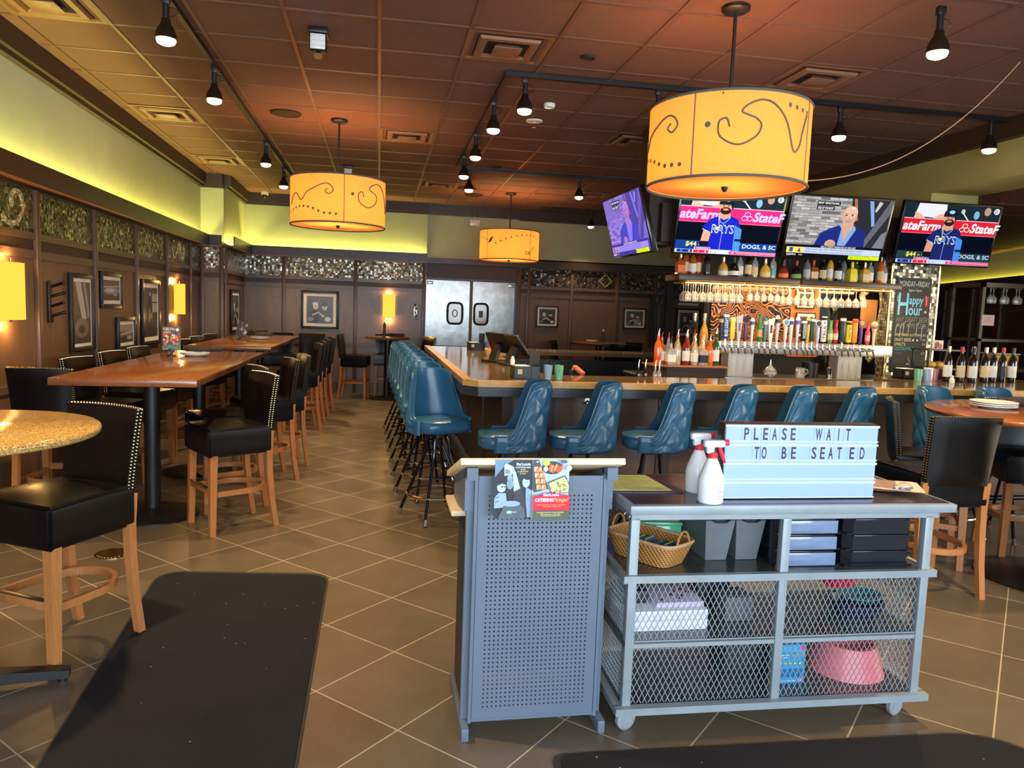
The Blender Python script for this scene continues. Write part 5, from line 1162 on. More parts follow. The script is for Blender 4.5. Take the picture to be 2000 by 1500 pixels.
# ------------------------------------------------------------------ televisions and the canopy behind them
m = MB(); m.span((2.72, 7.1, 2.33), (5.9, 7.55, 2.70)); m.span((2.62, 7.2, 2.30), (2.9, 7.5, ZC)); struct(m.obj('trim_5', M_crown))
def person_player(a, jersey, ox, sat):
    """batter in a jersey, drawn round u = ox"""
    sk = (206, 150, 120); a.poly([(ox - 0.19, 0.98), (ox - 0.15, 0.60), (ox - 0.20, 0.58), (ox - 0.13, 0.44), (ox - 0.05, 0.38), (ox + 0.07, 0.38), (ox + 0.14, 0.42), (ox + 0.19, 0.62), (ox + 0.13, 0.66), (ox + 0.13, 0.98)], jersey)
    a.poly([(ox - 0.18, 0.62), (ox - 0.105, 0.66), (ox - 0.12, 0.86), (ox - 0.195, 0.82)], sk); a.rect(ox - 0.20, 0.80, ox - 0.11, 0.88, (22, 18, 30))
    a.poly([(ox + 0.115, 0.52), (ox + 0.19, 0.58), (ox + 0.20, 0.96), (ox + 0.135, 0.96)], (70, 130, 226)); a.rect(ox + 0.135, 0.74, ox + 0.195, 0.78, (20, 30, 60))
    a.rect(ox - 0.13, 0.93, ox + 0.12, 0.99, (200, 200, 206))
    a.poly([(ox - 0.045, 0.30), (ox + 0.05, 0.30), (ox + 0.06, 0.40), (ox + 0.0, 0.44), (ox - 0.06, 0.40)], sk); a.ell(ox, 0.23, 0.062, 0.105, sk, 24); a.ell(ox + 0.002, 0.295, 0.052, 0.06, (40, 28, 26), 20); a.ell(ox, 0.275, 0.03, 0.02, (190, 120, 104), 14)
    a.poly([(ox - 0.07, 0.20), (ox - 0.066, 0.12), (ox - 0.03, 0.065), (ox + 0.03, 0.065), (ox + 0.066, 0.12), (ox + 0.075, 0.16), (ox + 0.07, 0.30), (ox + 0.045, 0.20)], (26, 28, 44)); a.ell(ox + 0.01, 0.12, 0.03, 0.03, (160, 200, 236), 14)
    a.ell(ox - 0.022, 0.215, 0.009, 0.009, (40, 26, 22), 10); a.ell(ox + 0.024, 0.215, 0.009, 0.009, (40, 26, 22), 10); a.line([(ox, 0.22), (ox - 0.004, 0.255)], 0.004, (170, 110, 90))
    a.line([(ox - 0.05, 0.40), (ox - 0.03, 0.48), (ox + 0.0, 0.50), (ox + 0.03, 0.46), (ox + 0.06, 0.40)], 0.006, (150, 190, 240)); a.line([(ox + 0.0, 0.50), (ox + 0.0, 0.96)], 0.005, (140, 176, 230)); a.line([(ox - 0.055, 0.36), (ox - 0.05, 0.44), (ox - 0.035, 0.56)], 0.006, (226, 210, 170))
    a.text('RAYS', ox - 0.105, 0.52, ox + 0.11, 0.66, (226, 232, 240), 0.02); a.text('RAYS', ox - 0.101, 0.535, ox + 0.106, 0.645, (60, 110, 190)); a.ell(ox - 0.052, 0.58, 0.02, 0.03, (240, 220, 110), 8); a.line([(ox - 0.195, 0.60), (ox - 0.12, 0.65)], 0.007, (190, 214, 240))
def ball_game(tint):
    a = Art(1.06, 0.592, 'screen_game%d' % tint, 1.35 if tint else 1.0, step=0.0003)
    J = (24, 34, 170) if tint else (28, 36, 96); red = (226, 40, 110) if tint else (206, 34, 48); wht = (190, 180, 255) if tint else (236, 226, 232)
    a.rect(0, 0, 1, 1, (8, 12, 26)); a.rect(0, 0, 1, 0.27, (26, 40, 48)); a.poly([(0.13, 0.0), (0.42, 0.0), (0.43, 0.16), (0.40, 0.24), (0.2, 0.22), (0.10, 0.24)], (220, 220, 228)); a.poly([(0.10, 0.15), (0.16, 0.17), (0.22, 0.24), (0.12, 0.25)], (220, 170, 140)); a.poly([(0.36, 0.17), (0.42, 0.14), (0.42, 0.24), (0.3, 0.24)], (220, 170, 140))
    a.ell(0.84, 0.12, 0.05, 0.10, (40, 36, 40)); a.ell(0.86, 0.08, 0.035, 0.07, (180, 140, 116)); a.ell(0.75, 0.15, 0.03, 0.07, (120, 170, 200)); a.ell(0.6, 0.1, 0.02, 0.04, (190, 200, 190)); a.line([(0.6, 0.12), (0.68, 0.26)], 0.012, (210, 220, 226)); a.ell(0.955, 0.07, 0.03, 0.05, (230, 230, 236)); a.text('B', 0.94, 0.04, 0.965, 0.1, (30, 30, 40))
    a.rect(0, 0.25, 1, 0.50, red); a.rect(0, 0.245, 1, 0.258, (240, 180, 190)); a.text('ateFarm', 0.01, 0.29, 0.40, 0.45, wht, 0.03, 0.12); a.text('StateF', 0.72, 0.29, 1.02, 0.45, wht, 0.03, 0.12)
    for dx, dy in ((0, -0.035), (-0.025, 0.03), (0.025, 0.03)): a.ell(0.655 + dx, 0.37 + dy, 0.03, 0.042, wht); a.ell(0.655 + dx, 0.37 + dy, 0.023, 0.030, red)
    a.rect(0, 0.485, 1, 0.50, (236, 90, 110)); a.rect(0, 0.80, 1, 0.93, (20, 60, 130) if tint else (34, 62, 66)); a.text('$44 - 4', 0.10, 0.815, 0.30, 0.90, (236, 226, 90), 0.02); a.text('HOT DOGS, & SC', 0.50, 0.82, 0.99, 0.90, (190, 206, 236), 0.02)
    person_player(a, J, 0.47 if not tint else 0.43, tint)
    a.rect(0, 0.94, 1, 1, (190, 206, 240)); a.rect(0.02, 0.945, 0.17, 0.995, (24, 40, 140)); a.text('TB', 0.05, 0.955, 0.075, 0.985, (120, 170, 230)); a.text('0', 0.135, 0.955, 0.15, 0.987, (240, 240, 250)); a.rect(0.18, 0.945, 0.33, 0.995, (214, 30, 70)); a.text('A', 0.22, 0.955, 0.24, 0.985, (250, 160, 170)); a.text('3', 0.29, 0.955, 0.305, 0.987, (250, 240, 250))
    a.rect(0.185, 0.90, 0.34, 0.94, (236, 236, 240)); a.rect(0.19, 0.905, 0.335, 0.935, (190, 20, 80)); a.text('ANDERSON P:48', 0.21, 0.912, 0.32, 0.93, (250, 230, 240)); a.rect(0.53, 0.945, 1, 0.995, (230, 50, 110)); a.text('PLACED RHP CHASE SILSETH (RIGHT ELBOW INFLAMMATION)', 0.60, 0.958, 0.99, 0.984, (250, 235, 245)); a.ell(0.565, 0.97, 0.015, 0.018, (250, 150, 170)); a.text('1-1', 0.35, 0.955, 0.40, 0.985, (60, 80, 140))
    return a
def talk_show(tint):
    a = Art(1.06, 0.592, 'screen_talk%d' % tint, 1.0, step=0.0003); rnd = random.Random(4)
    tn = (lambda c: (int(c[0] * 0.5 + 60), int(c[1] * 0.42 + 50), int(min(255, c[2] * 0.5 + 125)))) if tint else (lambda c: c)  # tint shifts the screen colours towards violet
    a.rect(0, 0, 1, 1, tn((40, 40, 44)))
    a.rect(0, 0, 0.62, 0.8, tn((126, 124, 122)))
    for r in range(17):
        k = -0.05 * (r % 2); a.layer += 0
        while k < 0.60:
            g = rnd.choice([196, 188, 214, 170, 176, 120, 90, 204]); u1 = k + 0.085
            if k > -0.02: a.poly([(max(0, k), 0.045 * r + 0.004), (min(0.6, u1), 0.045 * r + 0.004), (min(0.6, u1), 0.045 * r + 0.04), (max(0, k), 0.045 * r + 0.04)], tn((g, g - 2, g - 4)), up=False)
            k += 0.09
    a.layer += 1; a.poly([(0.58, 0), (1, 0), (1, 0.8), (0.62, 0.8)], tn((44, 44, 50))); a.poly([(0.60, 0), (0.63, 0), (0.68, 0.35), (0.66, 0.36)], tn((190, 96, 80))); a.poly([(0.76, 0.02), (0.80, 0.02), (0.86, 0.42), (0.83, 0.44)], tn((130, 160, 210))); a.poly([(0.86, 0.02), (0.90, 0.04), (0.85, 0.2), (0.83, 0.18)], tn((190, 186, 176))); a.poly([(0.97, 0.0), (1, 0.0), (1, 0.2), (0.80, 0.8), (0.75, 0.8)], tn((96, 98, 108))); a.poly([(0.95, 0.55), (1, 0.5), (1, 0.8), (0.88, 0.8)], tn((120, 122, 134)))
    a.rect(0.24, 0.06, 0.47, 0.13, (14, 14, 18)); a.rect(0.24, 0.14, 0.42, 0.205, (14, 14, 18)); a.text('MOST VERSATILE BIG,', 0.25, 0.075, 0.46, 0.117, (236, 236, 240), 0.02); a.text('ONE OF THE MOST', 0.25, 0.153, 0.41, 0.195, (236, 236, 240), 0.02)
    sk = tn((206, 160, 136)); suit = tn((30, 44, 120)); a.poly([(0.28, 0.82), (0.33, 0.58), (0.42, 0.50), (0.5, 0.44), (0.66, 0.44), (0.78, 0.52), (0.80, 0.82)], suit); a.poly([(0.505, 0.44), (0.66, 0.44), (0.68, 0.50), (0.60, 0.78), (0.52, 0.78), (0.53, 0.5)], tn((130, 160, 210))); a.poly([(0.53, 0.44), (0.64, 0.44), (0.60, 0.60), (0.575, 0.7)], sk); a.poly([(0.53, 0.40), (0.645, 0.40), (0.645, 0.50), (0.58, 0.53), (0.53, 0.48)], sk)
    a.ell(0.585, 0.28, 0.075, 0.165, sk, 28); a.ell(0.595, 0.22, 0.065, 0.10, tn((222, 180, 156)), 24); a.ell(0.61, 0.15, 0.025, 0.02, tn((240, 220, 205)), 12)
    for du in (-0.03, 0.03): a.ell(0.582 + du, 0.27, 0.011, 0.012, tn((50, 36, 34)), 10); a.line([(0.565 + du, 0.245), (0.60 + du, 0.243)], 0.005, tn((120, 84, 70)))
    a.line([(0.585, 0.28), (0.58, 0.325), (0.592, 0.33)], 0.005, tn((160, 110, 92))); a.ell(0.582, 0.365, 0.026, 0.014, tn((120, 60, 60)), 12); a.ell(0.582, 0.362, 0.02, 0.005, tn((235, 225, 220)), 10); a.ell(0.51, 0.29, 0.012, 0.035, sk, 10)
    a.ell(0.445, 0.76, 0.055, 0.075, sk, 18); a.line([(0.42, 0.735), (0.48, 0.74)], 0.004, tn((150, 100, 84))); a.line([(0.42, 0.765), (0.48, 0.77)], 0.004, tn((150, 100, 84)))
    a.rect(0.0, 0.79, 1, 1, tn((16, 16, 20))); a.text('NBA & TODAY PRESENTED BY ESPN BET', 0.36, 0.795, 0.72, 0.825, (230, 230, 236), 0.01)
    a.rect(0.02, 0.83, 0.98, 0.93, tn((190, 206, 236))); a.rect(0.02, 0.83, 0.19, 0.93, tn((240, 216, 100))); a.rect(0.05, 0.84, 0.085, 0.915, tn((40, 80, 170))); a.poly([(0.15, 0.84), (0.165, 0.91), (0.13, 0.91)], tn((90, 50, 130))); a.text('What can you learn from Warriors-Lakers showdown tonight?', 0.21, 0.84, 0.80, 0.878, tn((30, 40, 70))); a.text('ESPN Analytics: 10% chance to face each other in 9-10 Play-In Game', 0.21, 0.888, 0.79, 0.92, tn((30, 40, 70)))
    a.text('ESPN', 0.03, 0.945, 0.12, 0.975, (240, 240, 240), 0.02); a.text('NBA', 0.15, 0.95, 0.19, 0.97, (220, 220, 220)); a.rect(0.66, 0.935, 0.98, 1.0, (214, 236, 30)); a.text('Watch on ESPN', 0.72, 0.945, 0.88, 0.965, (40, 60, 30)); a.text('Tonight at 8:00', 0.72, 0.975, 0.94, 0.993, (60, 80, 30)); a.ell(0.69, 0.967, 0.018, 0.014, (110, 190, 50))
    return a
def tv(loc, yaw, tilt, art, lab):
    t = thing('television', lab, 'television', loc, (0, 0, 0), 'televisions over the bar'); t.rotation_euler = Euler((tilt, 0, yaw), 'XYZ')
    m = MB(); m.box((0, 0.026, 0), (1.10, 0.05, 0.632), 0.006); m.box((0, 0.065, 0), (0.7, 0.05, 0.4), 0.012); m.obj('casing', M_blackg, t)
    art.obj('screen', t, (0, -0.001, 0))
    m = MB(); m.box((0, 0.10, 0), (0.3, 0.03, 0.3)); m.beam((0, 0.11, 0.0), (0, 0.36, 0.05), 0.06, 0.06); m.obj('wall_mount', M_black, t)
T = 0.26
tv((2.42, 7.30, 2.49), -PI / 2 + 0.02, 0.28, talk_show(1), 'television turned sideways at the left end of the bar, screen colours washed violet')
tv((3.34, 6.90, 2.51), 0, T, ball_game(1), 'television behind the big drum lamp, showing a bluish batter and a red banner')
tv((4.47, 6.86, 2.52), -0.02, T, talk_show(0), 'television showing a bald man in a blue suit before a brick wall')
tv((5.675, 6.82, 2.52), -0.02, 0.22, ball_game(0), 'rightmost television, showing a dark-jerseyed batter in a helmet before a red banner')

# ------------------------------------------------------------------ chalkboard pillar
m = MB(); m.span((5.29, 7.1, 0), (5.84, 7.24, 2.6)); p = struct(m.obj('wall_pillar', M_mosP)); m = MB(); m.span((5.275, 7.09, 0), (5.292, 7.11, 2.6)); m.span((5.838, 7.09, 0), (5.855, 7.11, 2.6)); struct(m.obj('trim_6', M_brass))
W_, H_ = 0.40, 0.97
a = Art(W_, H_, 'chalk', rough=0.7); a.rect(0, 0, 1, 1, (52, 52, 48)); ch = (206, 206, 196)
a.text('MONDAY~FRIDAY', 0.06, 0.03, 0.95, 0.09, ch); a.text('3pm-7pm', 0.34, 0.115, 0.72, 0.15, ch)
B = (120, 186, 216); a.text('H', 0.06, 0.16, 0.36, 0.40, B, 0.01); a.text('appy', 0.38, 0.215, 0.80, 0.31, B, 0.02); a.text('our', 0.38, 0.32, 0.78, 0.40, B, 0.02); a.line([(0.10, 0.2), (0.04, 0.19), (0.03, 0.24), (0.10, 0.28)], 0.008, B)
a.poly([(0.83, 0.19), (0.95, 0.19), (0.92, 0.30), (0.85, 0.30)], (196, 50, 50)); a.line([(0.86, 0.18), (0.90, 0.28)], 0.004, (236, 190, 180)); a.ell(0.88, 0.36, 0.04, 0.014, (220, 150, 110))
a.text('ANY DRAFT BEER', 0.03, 0.42, 0.97, 0.475, (120, 120, 112)); a.text('FREE APPETIZER', 0.05, 0.49, 0.95, 0.54, (120, 120, 112))
for k, (u, v) in enumerate(((0.05, 0.50), (0.18, 0.49), (0.27, 0.46), (0.42, 0.46), (0.66, 0.47), (0.82, 0.50))): a.line([(u + 0.06, v), (u, v + 0.03), (u - 0.01, v + 0.13 + 0.02 * (k % 3))], 0.005, (190, 190, 180))
Y_ = (206, 190, 130); a.text('DRAFT BEERS (LOTESNU)', 0.03, 0.60, 0.83, 0.635, Y_); a.text('DRAFT BEERS', 0.03, 0.65, 0.52, 0.685, Y_); a.ell(0.58, 0.67, 0.025, 0.012, (220, 215, 200)); a.ell(0.70, 0.67, 0.025, 0.012, (220, 215, 200)); a.text('SPIRITS', 0.03, 0.70, 0.36, 0.735, Y_); a.text('COCKTAILS+MARTINIS', 0.03, 0.745, 0.72, 0.785, (90, 176, 160)); a.text('WINES', 0.04, 0.80, 0.30, 0.83, (120, 80, 140))
for k, s_ in enumerate(('$5', '$6', '$8', '$8', '$7')): a.text(s_, 0.85, 0.60 + 0.05 * k, 0.94, 0.63 + 0.05 * k, (170, 170, 160))
a.line([(0.45, 0.86), (0.52, 0.91)], 0.004, ch); a.text('BAR', 0.42, 0.92, 0.52, 0.94, ch); a.text('Louie', 0.52, 0.94, 0.66, 0.965, ch)
t = thing('chalkboard', 'tall chalkboard headed Happy Hour on the mosaic pillar', 'chalkboard', (5.555, 7.085, 1.60))
m = MB(); m.box((0, 0.008, 0), (W_ + 0.01, 0.014, H_ + 0.01)); m.obj('board', M_black, t); a.obj('chalk_writing', t, (0, 0.0, 0))
# ------------------------------------------------------------------ things on the bar
BZ = 1.088
def solid(name, mbx, mat, lab, cat, loc, rz=0.0, grp=None):
    o = mbx.obj(name, mat, None, loc, rz); return tag(o, lab, cat, grp)
def caddy(x, y, rz, lab, tall=True):
    t = thing('napkin_caddy', lab, 'napkin caddy', (x, y, BZ), rz, 'black caddies on the bar')
    m = MB(); w, d, h = 0.20, 0.14, 0.095
    m.span((-w / 2, -d / 2, 0), (w / 2, d / 2, 0.008)); 
    for a_, b_ in (((-w / 2, -d / 2, 0), (w / 2, -d / 2 + 0.006, h)), ((-w / 2, d / 2 - 0.006, 0), (w / 2, d / 2, h)), ((-w / 2, -d / 2, 0), (-w / 2 + 0.006, d / 2, h)), ((w / 2 - 0.006, -d / 2, 0), (w / 2, d / 2, h)), ((0.03, -d / 2, 0), (0.036, d / 2, h + 0.01))): m.span(a_, b_)
    m.obj('tray', M_black, t)
    m = MB(); m.box((-0.03, 0, 0.055), (0.11, 0.12, 0.09), 0.004); m.obj('napkin_stack', LAB['white'], t)
    if tall:
        m = MB()
        for k in range(16): m.cyl((0.05 + 0.014 * (k % 4), -0.045 + 0.03 * (k // 4), 0.01), (0.05 + 0.015 * (k % 4), -0.046 + 0.031 * (k // 4), 0.205 + 0.004 * (k % 3)), 0.0035, n=6)
        s = m.obj('straw_bunch', M_black, t); s['kind'] = 'stuff'
    m = MB(); m.box((-0.055, -0.072, 0.055), (0.035, 0.003, 0.035)); m.obj('yellow_tag', LAB['cream'], t)
    return t
caddy(1.10, 5.55, 0.05, 'black napkin caddy with black straws at the near corner inside of the bar top')
caddy(1.20, 9.25, 0.1, 'black napkin caddy at the far left end of the bar, before the kitchen doors')
caddy(4.95, 6.31, 0.0, 'dark napkin caddy on the bar top before the chalkboard pillar', False)
def cup(x, y, mat, lab, r=0.036, h=0.11, grp=None):
    m = MB(); m.lathe([(0.0001, 0.004), (r * 0.82, 0.004), (r * 0.84, 0.0), (r, h), (r * 0.97, h), (r * 0.8, 0.01)], n=20, caps=False); return solid('plastic_cup', m, mat, lab, 'cup', (x, y, BZ + 0.001), 0, grp)
gc = thin_glass('green_cup_plastic', (0.35, 0.78, 0.42, 1), 0.5); rc = thin_glass('red_cup_plastic', (0.85, 0.25, 0.28, 1), 0.5); cc = thin_glass('blue_cup_plastic', (0.6, 0.75, 0.85, 1), 0.4)
cup(1.26, 5.47, cc, 'pale blue cup on the bar top, beside the near napkin caddy')
cup(1.345, 5.47, gc, 'green cup on the bar top, right of the pale blue cup')
cup(4.86, 6.05, gc, 'green cup on the bar top at the foot of the chalkboard pillar')
cup(4.95, 6.05, cc, 'clear cup on the bar top at the foot of the chalkboard pillar')
cup(5.085, 6.12, rc, 'red tumbler on the bar top left of the wine bottles')
cup(5.93, 5.90, gc, 'green tumbler right of the wine bottles, left of two')
cup(6.02, 5.90, gc, 'green tumbler right of the wine bottles, right of two')
m = MB(); m.box((0, 0, 0.06), (0.05, 0.07, 0.12), 0.004); solid('white_dispenser', m, M_white, 'narrow white dispenser box left of the red tumbler on the bar top', 'dispenser', (5.02, 6.12, BZ))
m = MB(); m.box((0, 0, 0.05), (0.09, 0.09, 0.10), 0.01); solid('black_holder', m, M_black, 'black box holder between the clear cup and the white dispenser', 'holder', (5.26, 6.32, BZ))
m = MB(); m.lathe([(0.022, 0), (0.022, 0.03), (0.012, 0.045), (0.016, 0.06), (0.001, 0.068)], n=12); solid('salt_shaker', m, M_white, 'tiny white shaker standing before the wine bottles', 'shaker', (5.13, 5.95, BZ))
m = MB(); m.lathe([(0.02, 0), (0.022, 0.06), (0.014, 0.075), (0.014, 0.09), (0.001, 0.095)], n=12); solid('salt_shaker', m, M_white, 'white shaker on the bar top beside the register screens', 'shaker', (1.21, 6.70, BZ))
def pos(x, y, rz, tilt, lab):
    t = thing('register_screen', lab, 'point of sale screen', (x, y, BZ), rz)
    m = MB(); m.box((0, 0.02, 0.012), (0.22, 0.2, 0.024), 0.008); m.obj('foot', M_black, t)
    m = MB(); m.beam((0, 0.06, 0.02), (0, 0.0, 0.17), 0.09, 0.04); m.obj('stand', M_black, t)
    m = MB(); R_ = Matrix.Translation((0, -0.02, 0.19)) @ Matrix.Rotation(tilt, 4, 'X'); m.box((0, 0, 0), (0.30, 0.03, 0.22), 0.01, M=R_); s = m.obj('monitor', M_black, t)
    m = MB(); m.box((0, -0.016, 0.0), (0.27, 0.002, 0.19), M=R_); m.obj('screen', pm('dim_screen', S(150, 150, 156), 0.2), s)
pos(1.25, 6.85, PI / 2 + 0.25, -0.6, 'large tilted register screen on the bar top, seen from the side')
pos(1.15, 7.2, PI / 2 + 0.6, -0.5, 'smaller register screen on the bar top behind the large one')
t = thing('soda_gun', 'red handled bar gun resting at the inner edge of the bar', 'soda gun', (1.66, 6.10, 1.09), 0.6)
m = MB(); m.box((0, 0, 0.03), (0.05, 0.12, 0.03), 0.008, M=Matrix.Rotation(0.5, 4, 'X')); m.obj('handle', pm('soda_gun_red', S(214, 110, 70), 0.4), t)
m = MB(); m.tube([(0, 0.05, 0.03), (0.02, 0.09, 0.0), (0.05, 0.1, -0.1), (0.06, 0.1, -0.3)], 0.012, 8); m.obj('hose', M_steel, t)
m = MB(); m.lathe([(0.033, 0), (0.033, 0.115), (0.03, 0.12), (0.0001, 0.12)], n=18); solid('drink_can', m, pm('blue_can', S(60, 140, 200), 0.25, 0.5), 'blue drink can beside the far napkin caddy on the bar', 'can', (1.33, 9.1, BZ))
t = thing('condiment_caddy', 'basket of condiment bottles and packets on the far part of the bar', 'condiments', (1.28, 8.2, BZ))
m = MB(); m.box((0, 0, 0.04), (0.22, 0.16, 0.08), 0.006); m.obj('basket', pm('kraft_box', S(190, 150, 90), 0.7), t)
for k, (dx, dy, c) in enumerate(((-0.06, 0, (190, 60, 50)), (0.0, 0.03, (220, 150, 70)), (0.06, -0.02, (60, 50, 46)), (0.03, -0.04, (214, 120, 80)))):
    m = MB(); m.lathe([(0.024, 0.08), (0.024, 0.16), (0.01, 0.19), (0.012, 0.205), (0.001, 0.207)], (dx, dy, 0), 12); m.obj('condiment_bottle', pm('condiment%d' % k, S(*c), 0.3), t)
t = thing('menu_tent', 'small upright photo card behind the wine bottles by the pillar', 'table card', (5.62, 6.75, 1.40)); a = Art(0.12, 0.10, 'tent'); a.rect(0, 0, 1, 1, (200, 190, 180)); a.ell(0.4, 0.4, 0.25, 0.25, (120, 60, 50)); a.ell(0.7, 0.6, 0.2, 0.25, (180, 60, 50)); a.ell(0.3, 0.7, 0.15, 0.15, (50, 44, 40)); a.obj('card', t); m = MB(); m.box((0, 0.006, 0), (0.12, 0.008, 0.10)); m.obj('card_back', M_white, t)
t = thing('service_stand', 'dark two-tier service stand beside the chalkboard pillar', 'stand', (5.62, 6.75, BZ - 0.1))
m = MB(); m.span((-0.2, -0.12, 0.36), (0.22, 0.14, 0.375)); m.span((-0.2, -0.12, 0.17), (0.22, 0.14, 0.185)); m.obj('tray', M_black, t)
for x in (-0.18, 0.2):
    for y in (-0.1, 0.12): m = MB(); m.cyl((x, y, -0.988), (x, y, 0.36), 0.012); m.obj('post', M_black, t)
m = MB()
for k in range(3): m.ball((-0.09 + 0.09 * k, 0, 0.03), 0.05, 10, 6, sz=0.8)
solid('bread_roll_pile', m, pm('golden_bread', S(226, 180, 90), 0.7), 'pale golden rolls on the lower tier of the service stand', 'bread', (5.62, 6.72, BZ + 0.085))['kind'] = 'stuff'
rk = thing('service_rack', 'tall dark service rack with hanging glasses at the right edge of the photo', 'rack', (6.95, 7.6, 0))
for x in (-0.28, 1.0):
    for y in (-0.2, 0.25): m = MB(); m.box((x, y, 1.05), (0.04, 0.04, 2.1)); m.obj('post', M_black, rk)
m = MB(); m.span((-0.3, -0.22, 2.05), (1.02, 0.27, 2.1)); m.span((-0.3, -0.22, 1.44), (1.02, 0.27, 1.47)); m.span((-0.3, -0.22, 1.1), (1.02, 0.27, 1.14)); m.obj('shelf', M_dark, rk)
for i in range(8): hang(6.86 + 0.085 * i, 7.5 + 0.05 * (i % 2), 2.05, 0, 'wine glass hanging from the service rack at the right edge of the photo', 'glasses on the right rack')
bw_ = thing('food_container', 'clear lidded container of yellow food on the right edge shelf', 'container', (6.95, 7.5, 1.14))
m = MB(); m.box((0.12, 0, 0.08), (0.30, 0.22, 0.15), 0.02); m.obj('body', pm('yellow_food', S(226, 176, 60), 0.5), bw_)
m = MB(); m.box((0.12, 0, 0.165), (0.32, 0.24, 0.02), 0.008); m.obj('lid', thin_glass('lid_plastic', (0.95, 0.9, 0.75, 1), 0.5), bw_)
t = thing('paper_notice', 'pale printed notice taped to the service rack', 'paper', (6.75, 7.38, 1.68)); a = Art(0.16, 0.12, 'notice'); a.rect(0, 0, 1, 1, (214, 178, 160))
for k in range(4): a.line([(0.15, 0.25 + 0.15 * k), (0.8 - 0.1 * (k % 2), 0.25 + 0.15 * k)], 0.003, (130, 100, 90))
a.obj('sheet', t)
for k, (x, y, col_) in enumerate(((3.62, 6.9, 0), (3.95, 6.9, 1))):
    t = thing('glass_carafe' if k == 0 else 'glass_mug', ('round glass carafe with spout under the taps, beside the left leg', 'glass mug with handle under the taps')[k], 'glassware', (x + 0.25, y, 1.026))
    m = MB(); m.lathe([(0.03, 0), (0.062, 0.02), (0.068, 0.05), (0.05, 0.085), (0.016, 0.11), (0.014, 0.13)] if k == 0 else [(0.045, 0), (0.05, 0.02), (0.05, 0.10), (0.046, 0.10)], n=18, caps=False); m.obj('body', M_gl, t); m = MB()
    if k == 0: m.cyl((0, 0, 0.13), (0, 0, 0.175), 0.008, 0.004); m.obj('spout', M_chrome, t)
    else: m.tube([(0.05, 0, 0.085), (0.08, 0, 0.08), (0.085, 0, 0.05), (0.05, 0, 0.025)], 0.006, 6); m.obj('handle', M_gl, t)
m = MB(); m.lathe([(0.075, 0), (0.085, 0.17), (0.08, 0.17), (0.07, 0.005), (0.0001, 0.005)], n=22, caps=False); solid('black_bucket', m, M_black, 'black plastic bucket under the taps, left of the right steel leg', 'bucket', (4.40, 7.05, 1.005))
m = MB(); m.lathe([(0.03, 0), (0.034, 0.10), (0.03, 0.10)], n=14, caps=False); solid('steel_cup', m, M_chrome, 'steel jigger cup under the taps beside the black bucket', 'cup', (4.58, 6.99, 1.026))

# ------------------------------------------------------------------ podium
M_grey = pm('slate_grey_paint', S(92, 105, 121), 0.42, var=0.06, scale=5, spec=0.4)
M_maple = wood('pale_maple', S(214, 188, 146), S(236, 216, 180), 0.4, scale=(2, 6, 6))
def perforated():
    t = NT('perforated_steel'); c = t.coord(); sp = t.n('SeparateXYZ', None, i0=c); PX, PZ = 0.0168, 0.0172
    u = t.math('DIVIDE', sp.outputs[0], PX); v = t.math('DIVIDE', sp.outputs[2], PZ)
    fu = t.math('SUBTRACT', t.math('FRACT', u), 0.5); fv = t.math('SUBTRACT', t.math('FRACT', v), 0.5)
    d = t.math('SQRT', t.math('ADD', t.math('MULTIPLY', fu, fu), t.math('MULTIPLY', fv, fv)))
    hole = t.math('LESS_THAN', d, 0.215)
    ins = t.math('LESS_THAN', t.math('ABSOLUTE', sp.outputs[0]), 12.5 * PX * 0.985)
    inz = t.math('LESS_THAN', t.math('ABSOLUTE', t.math('SUBTRACT', sp.outputs[2], 0.515)), 0.415)
    hole = t.math('MULTIPLY', hole, t.math('MULTIPLY', ins, inz))
    nz = t.n('TexNoise', None, Vector=c, Scale=4.0)
    b = t.n('BsdfPrincipled', None, Base_Color=t.mix(nz.outputs[0], S(86, 98, 114), S(98, 110, 126)), Roughness=0.42)
    tr = t.n('BsdfTransparent'); t.t.links.new(t.n('MixShader', None, i0=hole, i1=b, i2=tr).outputs[0], t.out.inputs[0]); return t.m
pod = thing('host_podium', 'slate grey perforated metal podium with a pale maple top, beside the steel cart', 'podium', (0.605, 2.65, 0), 0.0)
m = MB(); m.box((0, 0, 0.525), (0.470, 0.006, 0.94)); m.obj('perforated_panel', perforated(), pod)
m = MB()
for s in (-1, 1): m.box((s * 0.243, 0.01, 0.525), (0.012, 0.03, 0.95)); m.box((s * 0.256, 0.045, 0.51), (0.034, 0.03, 0.96))
m.box((0, 0.006, 0.06), (0.48, 0.02, 0.01)); m.obj('frame', M_grey, pod)
for s in (-1, 1):
    m = MB(); m.span((s * 0.262 - 0.014, -0.045, 0.0), (s * 0.262 + 0.014, 0.42, 0.05), 0.004); m.obj('foot', M_grey, pod)
    m = MB(); m.span((s * 0.255 - 0.006, 0.06, 0.05), (s * 0.255 + 0.006, 0.38, 0.88), 0.003); m.obj('side_panel', pm('podium_inside_shade', S(40, 44, 50), 0.6), pod)  # side is open: dark sheet put in for the shadow there
    m = MB(); m.span((s * 0.262 - 0.02, -0.03, 0.985), (s * 0.262 + 0.02, 0.035, 1.03)); m.add([(s * 0.262 + q_ * 0.02, y_, z_) for q_ in (-1, 1) for y_, z_ in ((0.02, 0.86), (0.40, 0.80), (0.40, 0.905), (0.02, 1.02))], [(0, 1, 2, 3), (7, 6, 5, 4), (0, 4, 5, 1), (1, 5, 6, 2), (2, 6, 7, 3), (3, 7, 4, 0)]); m.obj('top_bracket', M_grey, pod)
m = MB(); m.box((-0.006, 0.24, -0.0125), (0.61, 0.52, 0.025), 0.004, M=Matrix.Translation((0, -0.04, 1.068)) @ Matrix.Rotation(-0.30, 4, 'X')); m.obj('top', M_maple, pod)
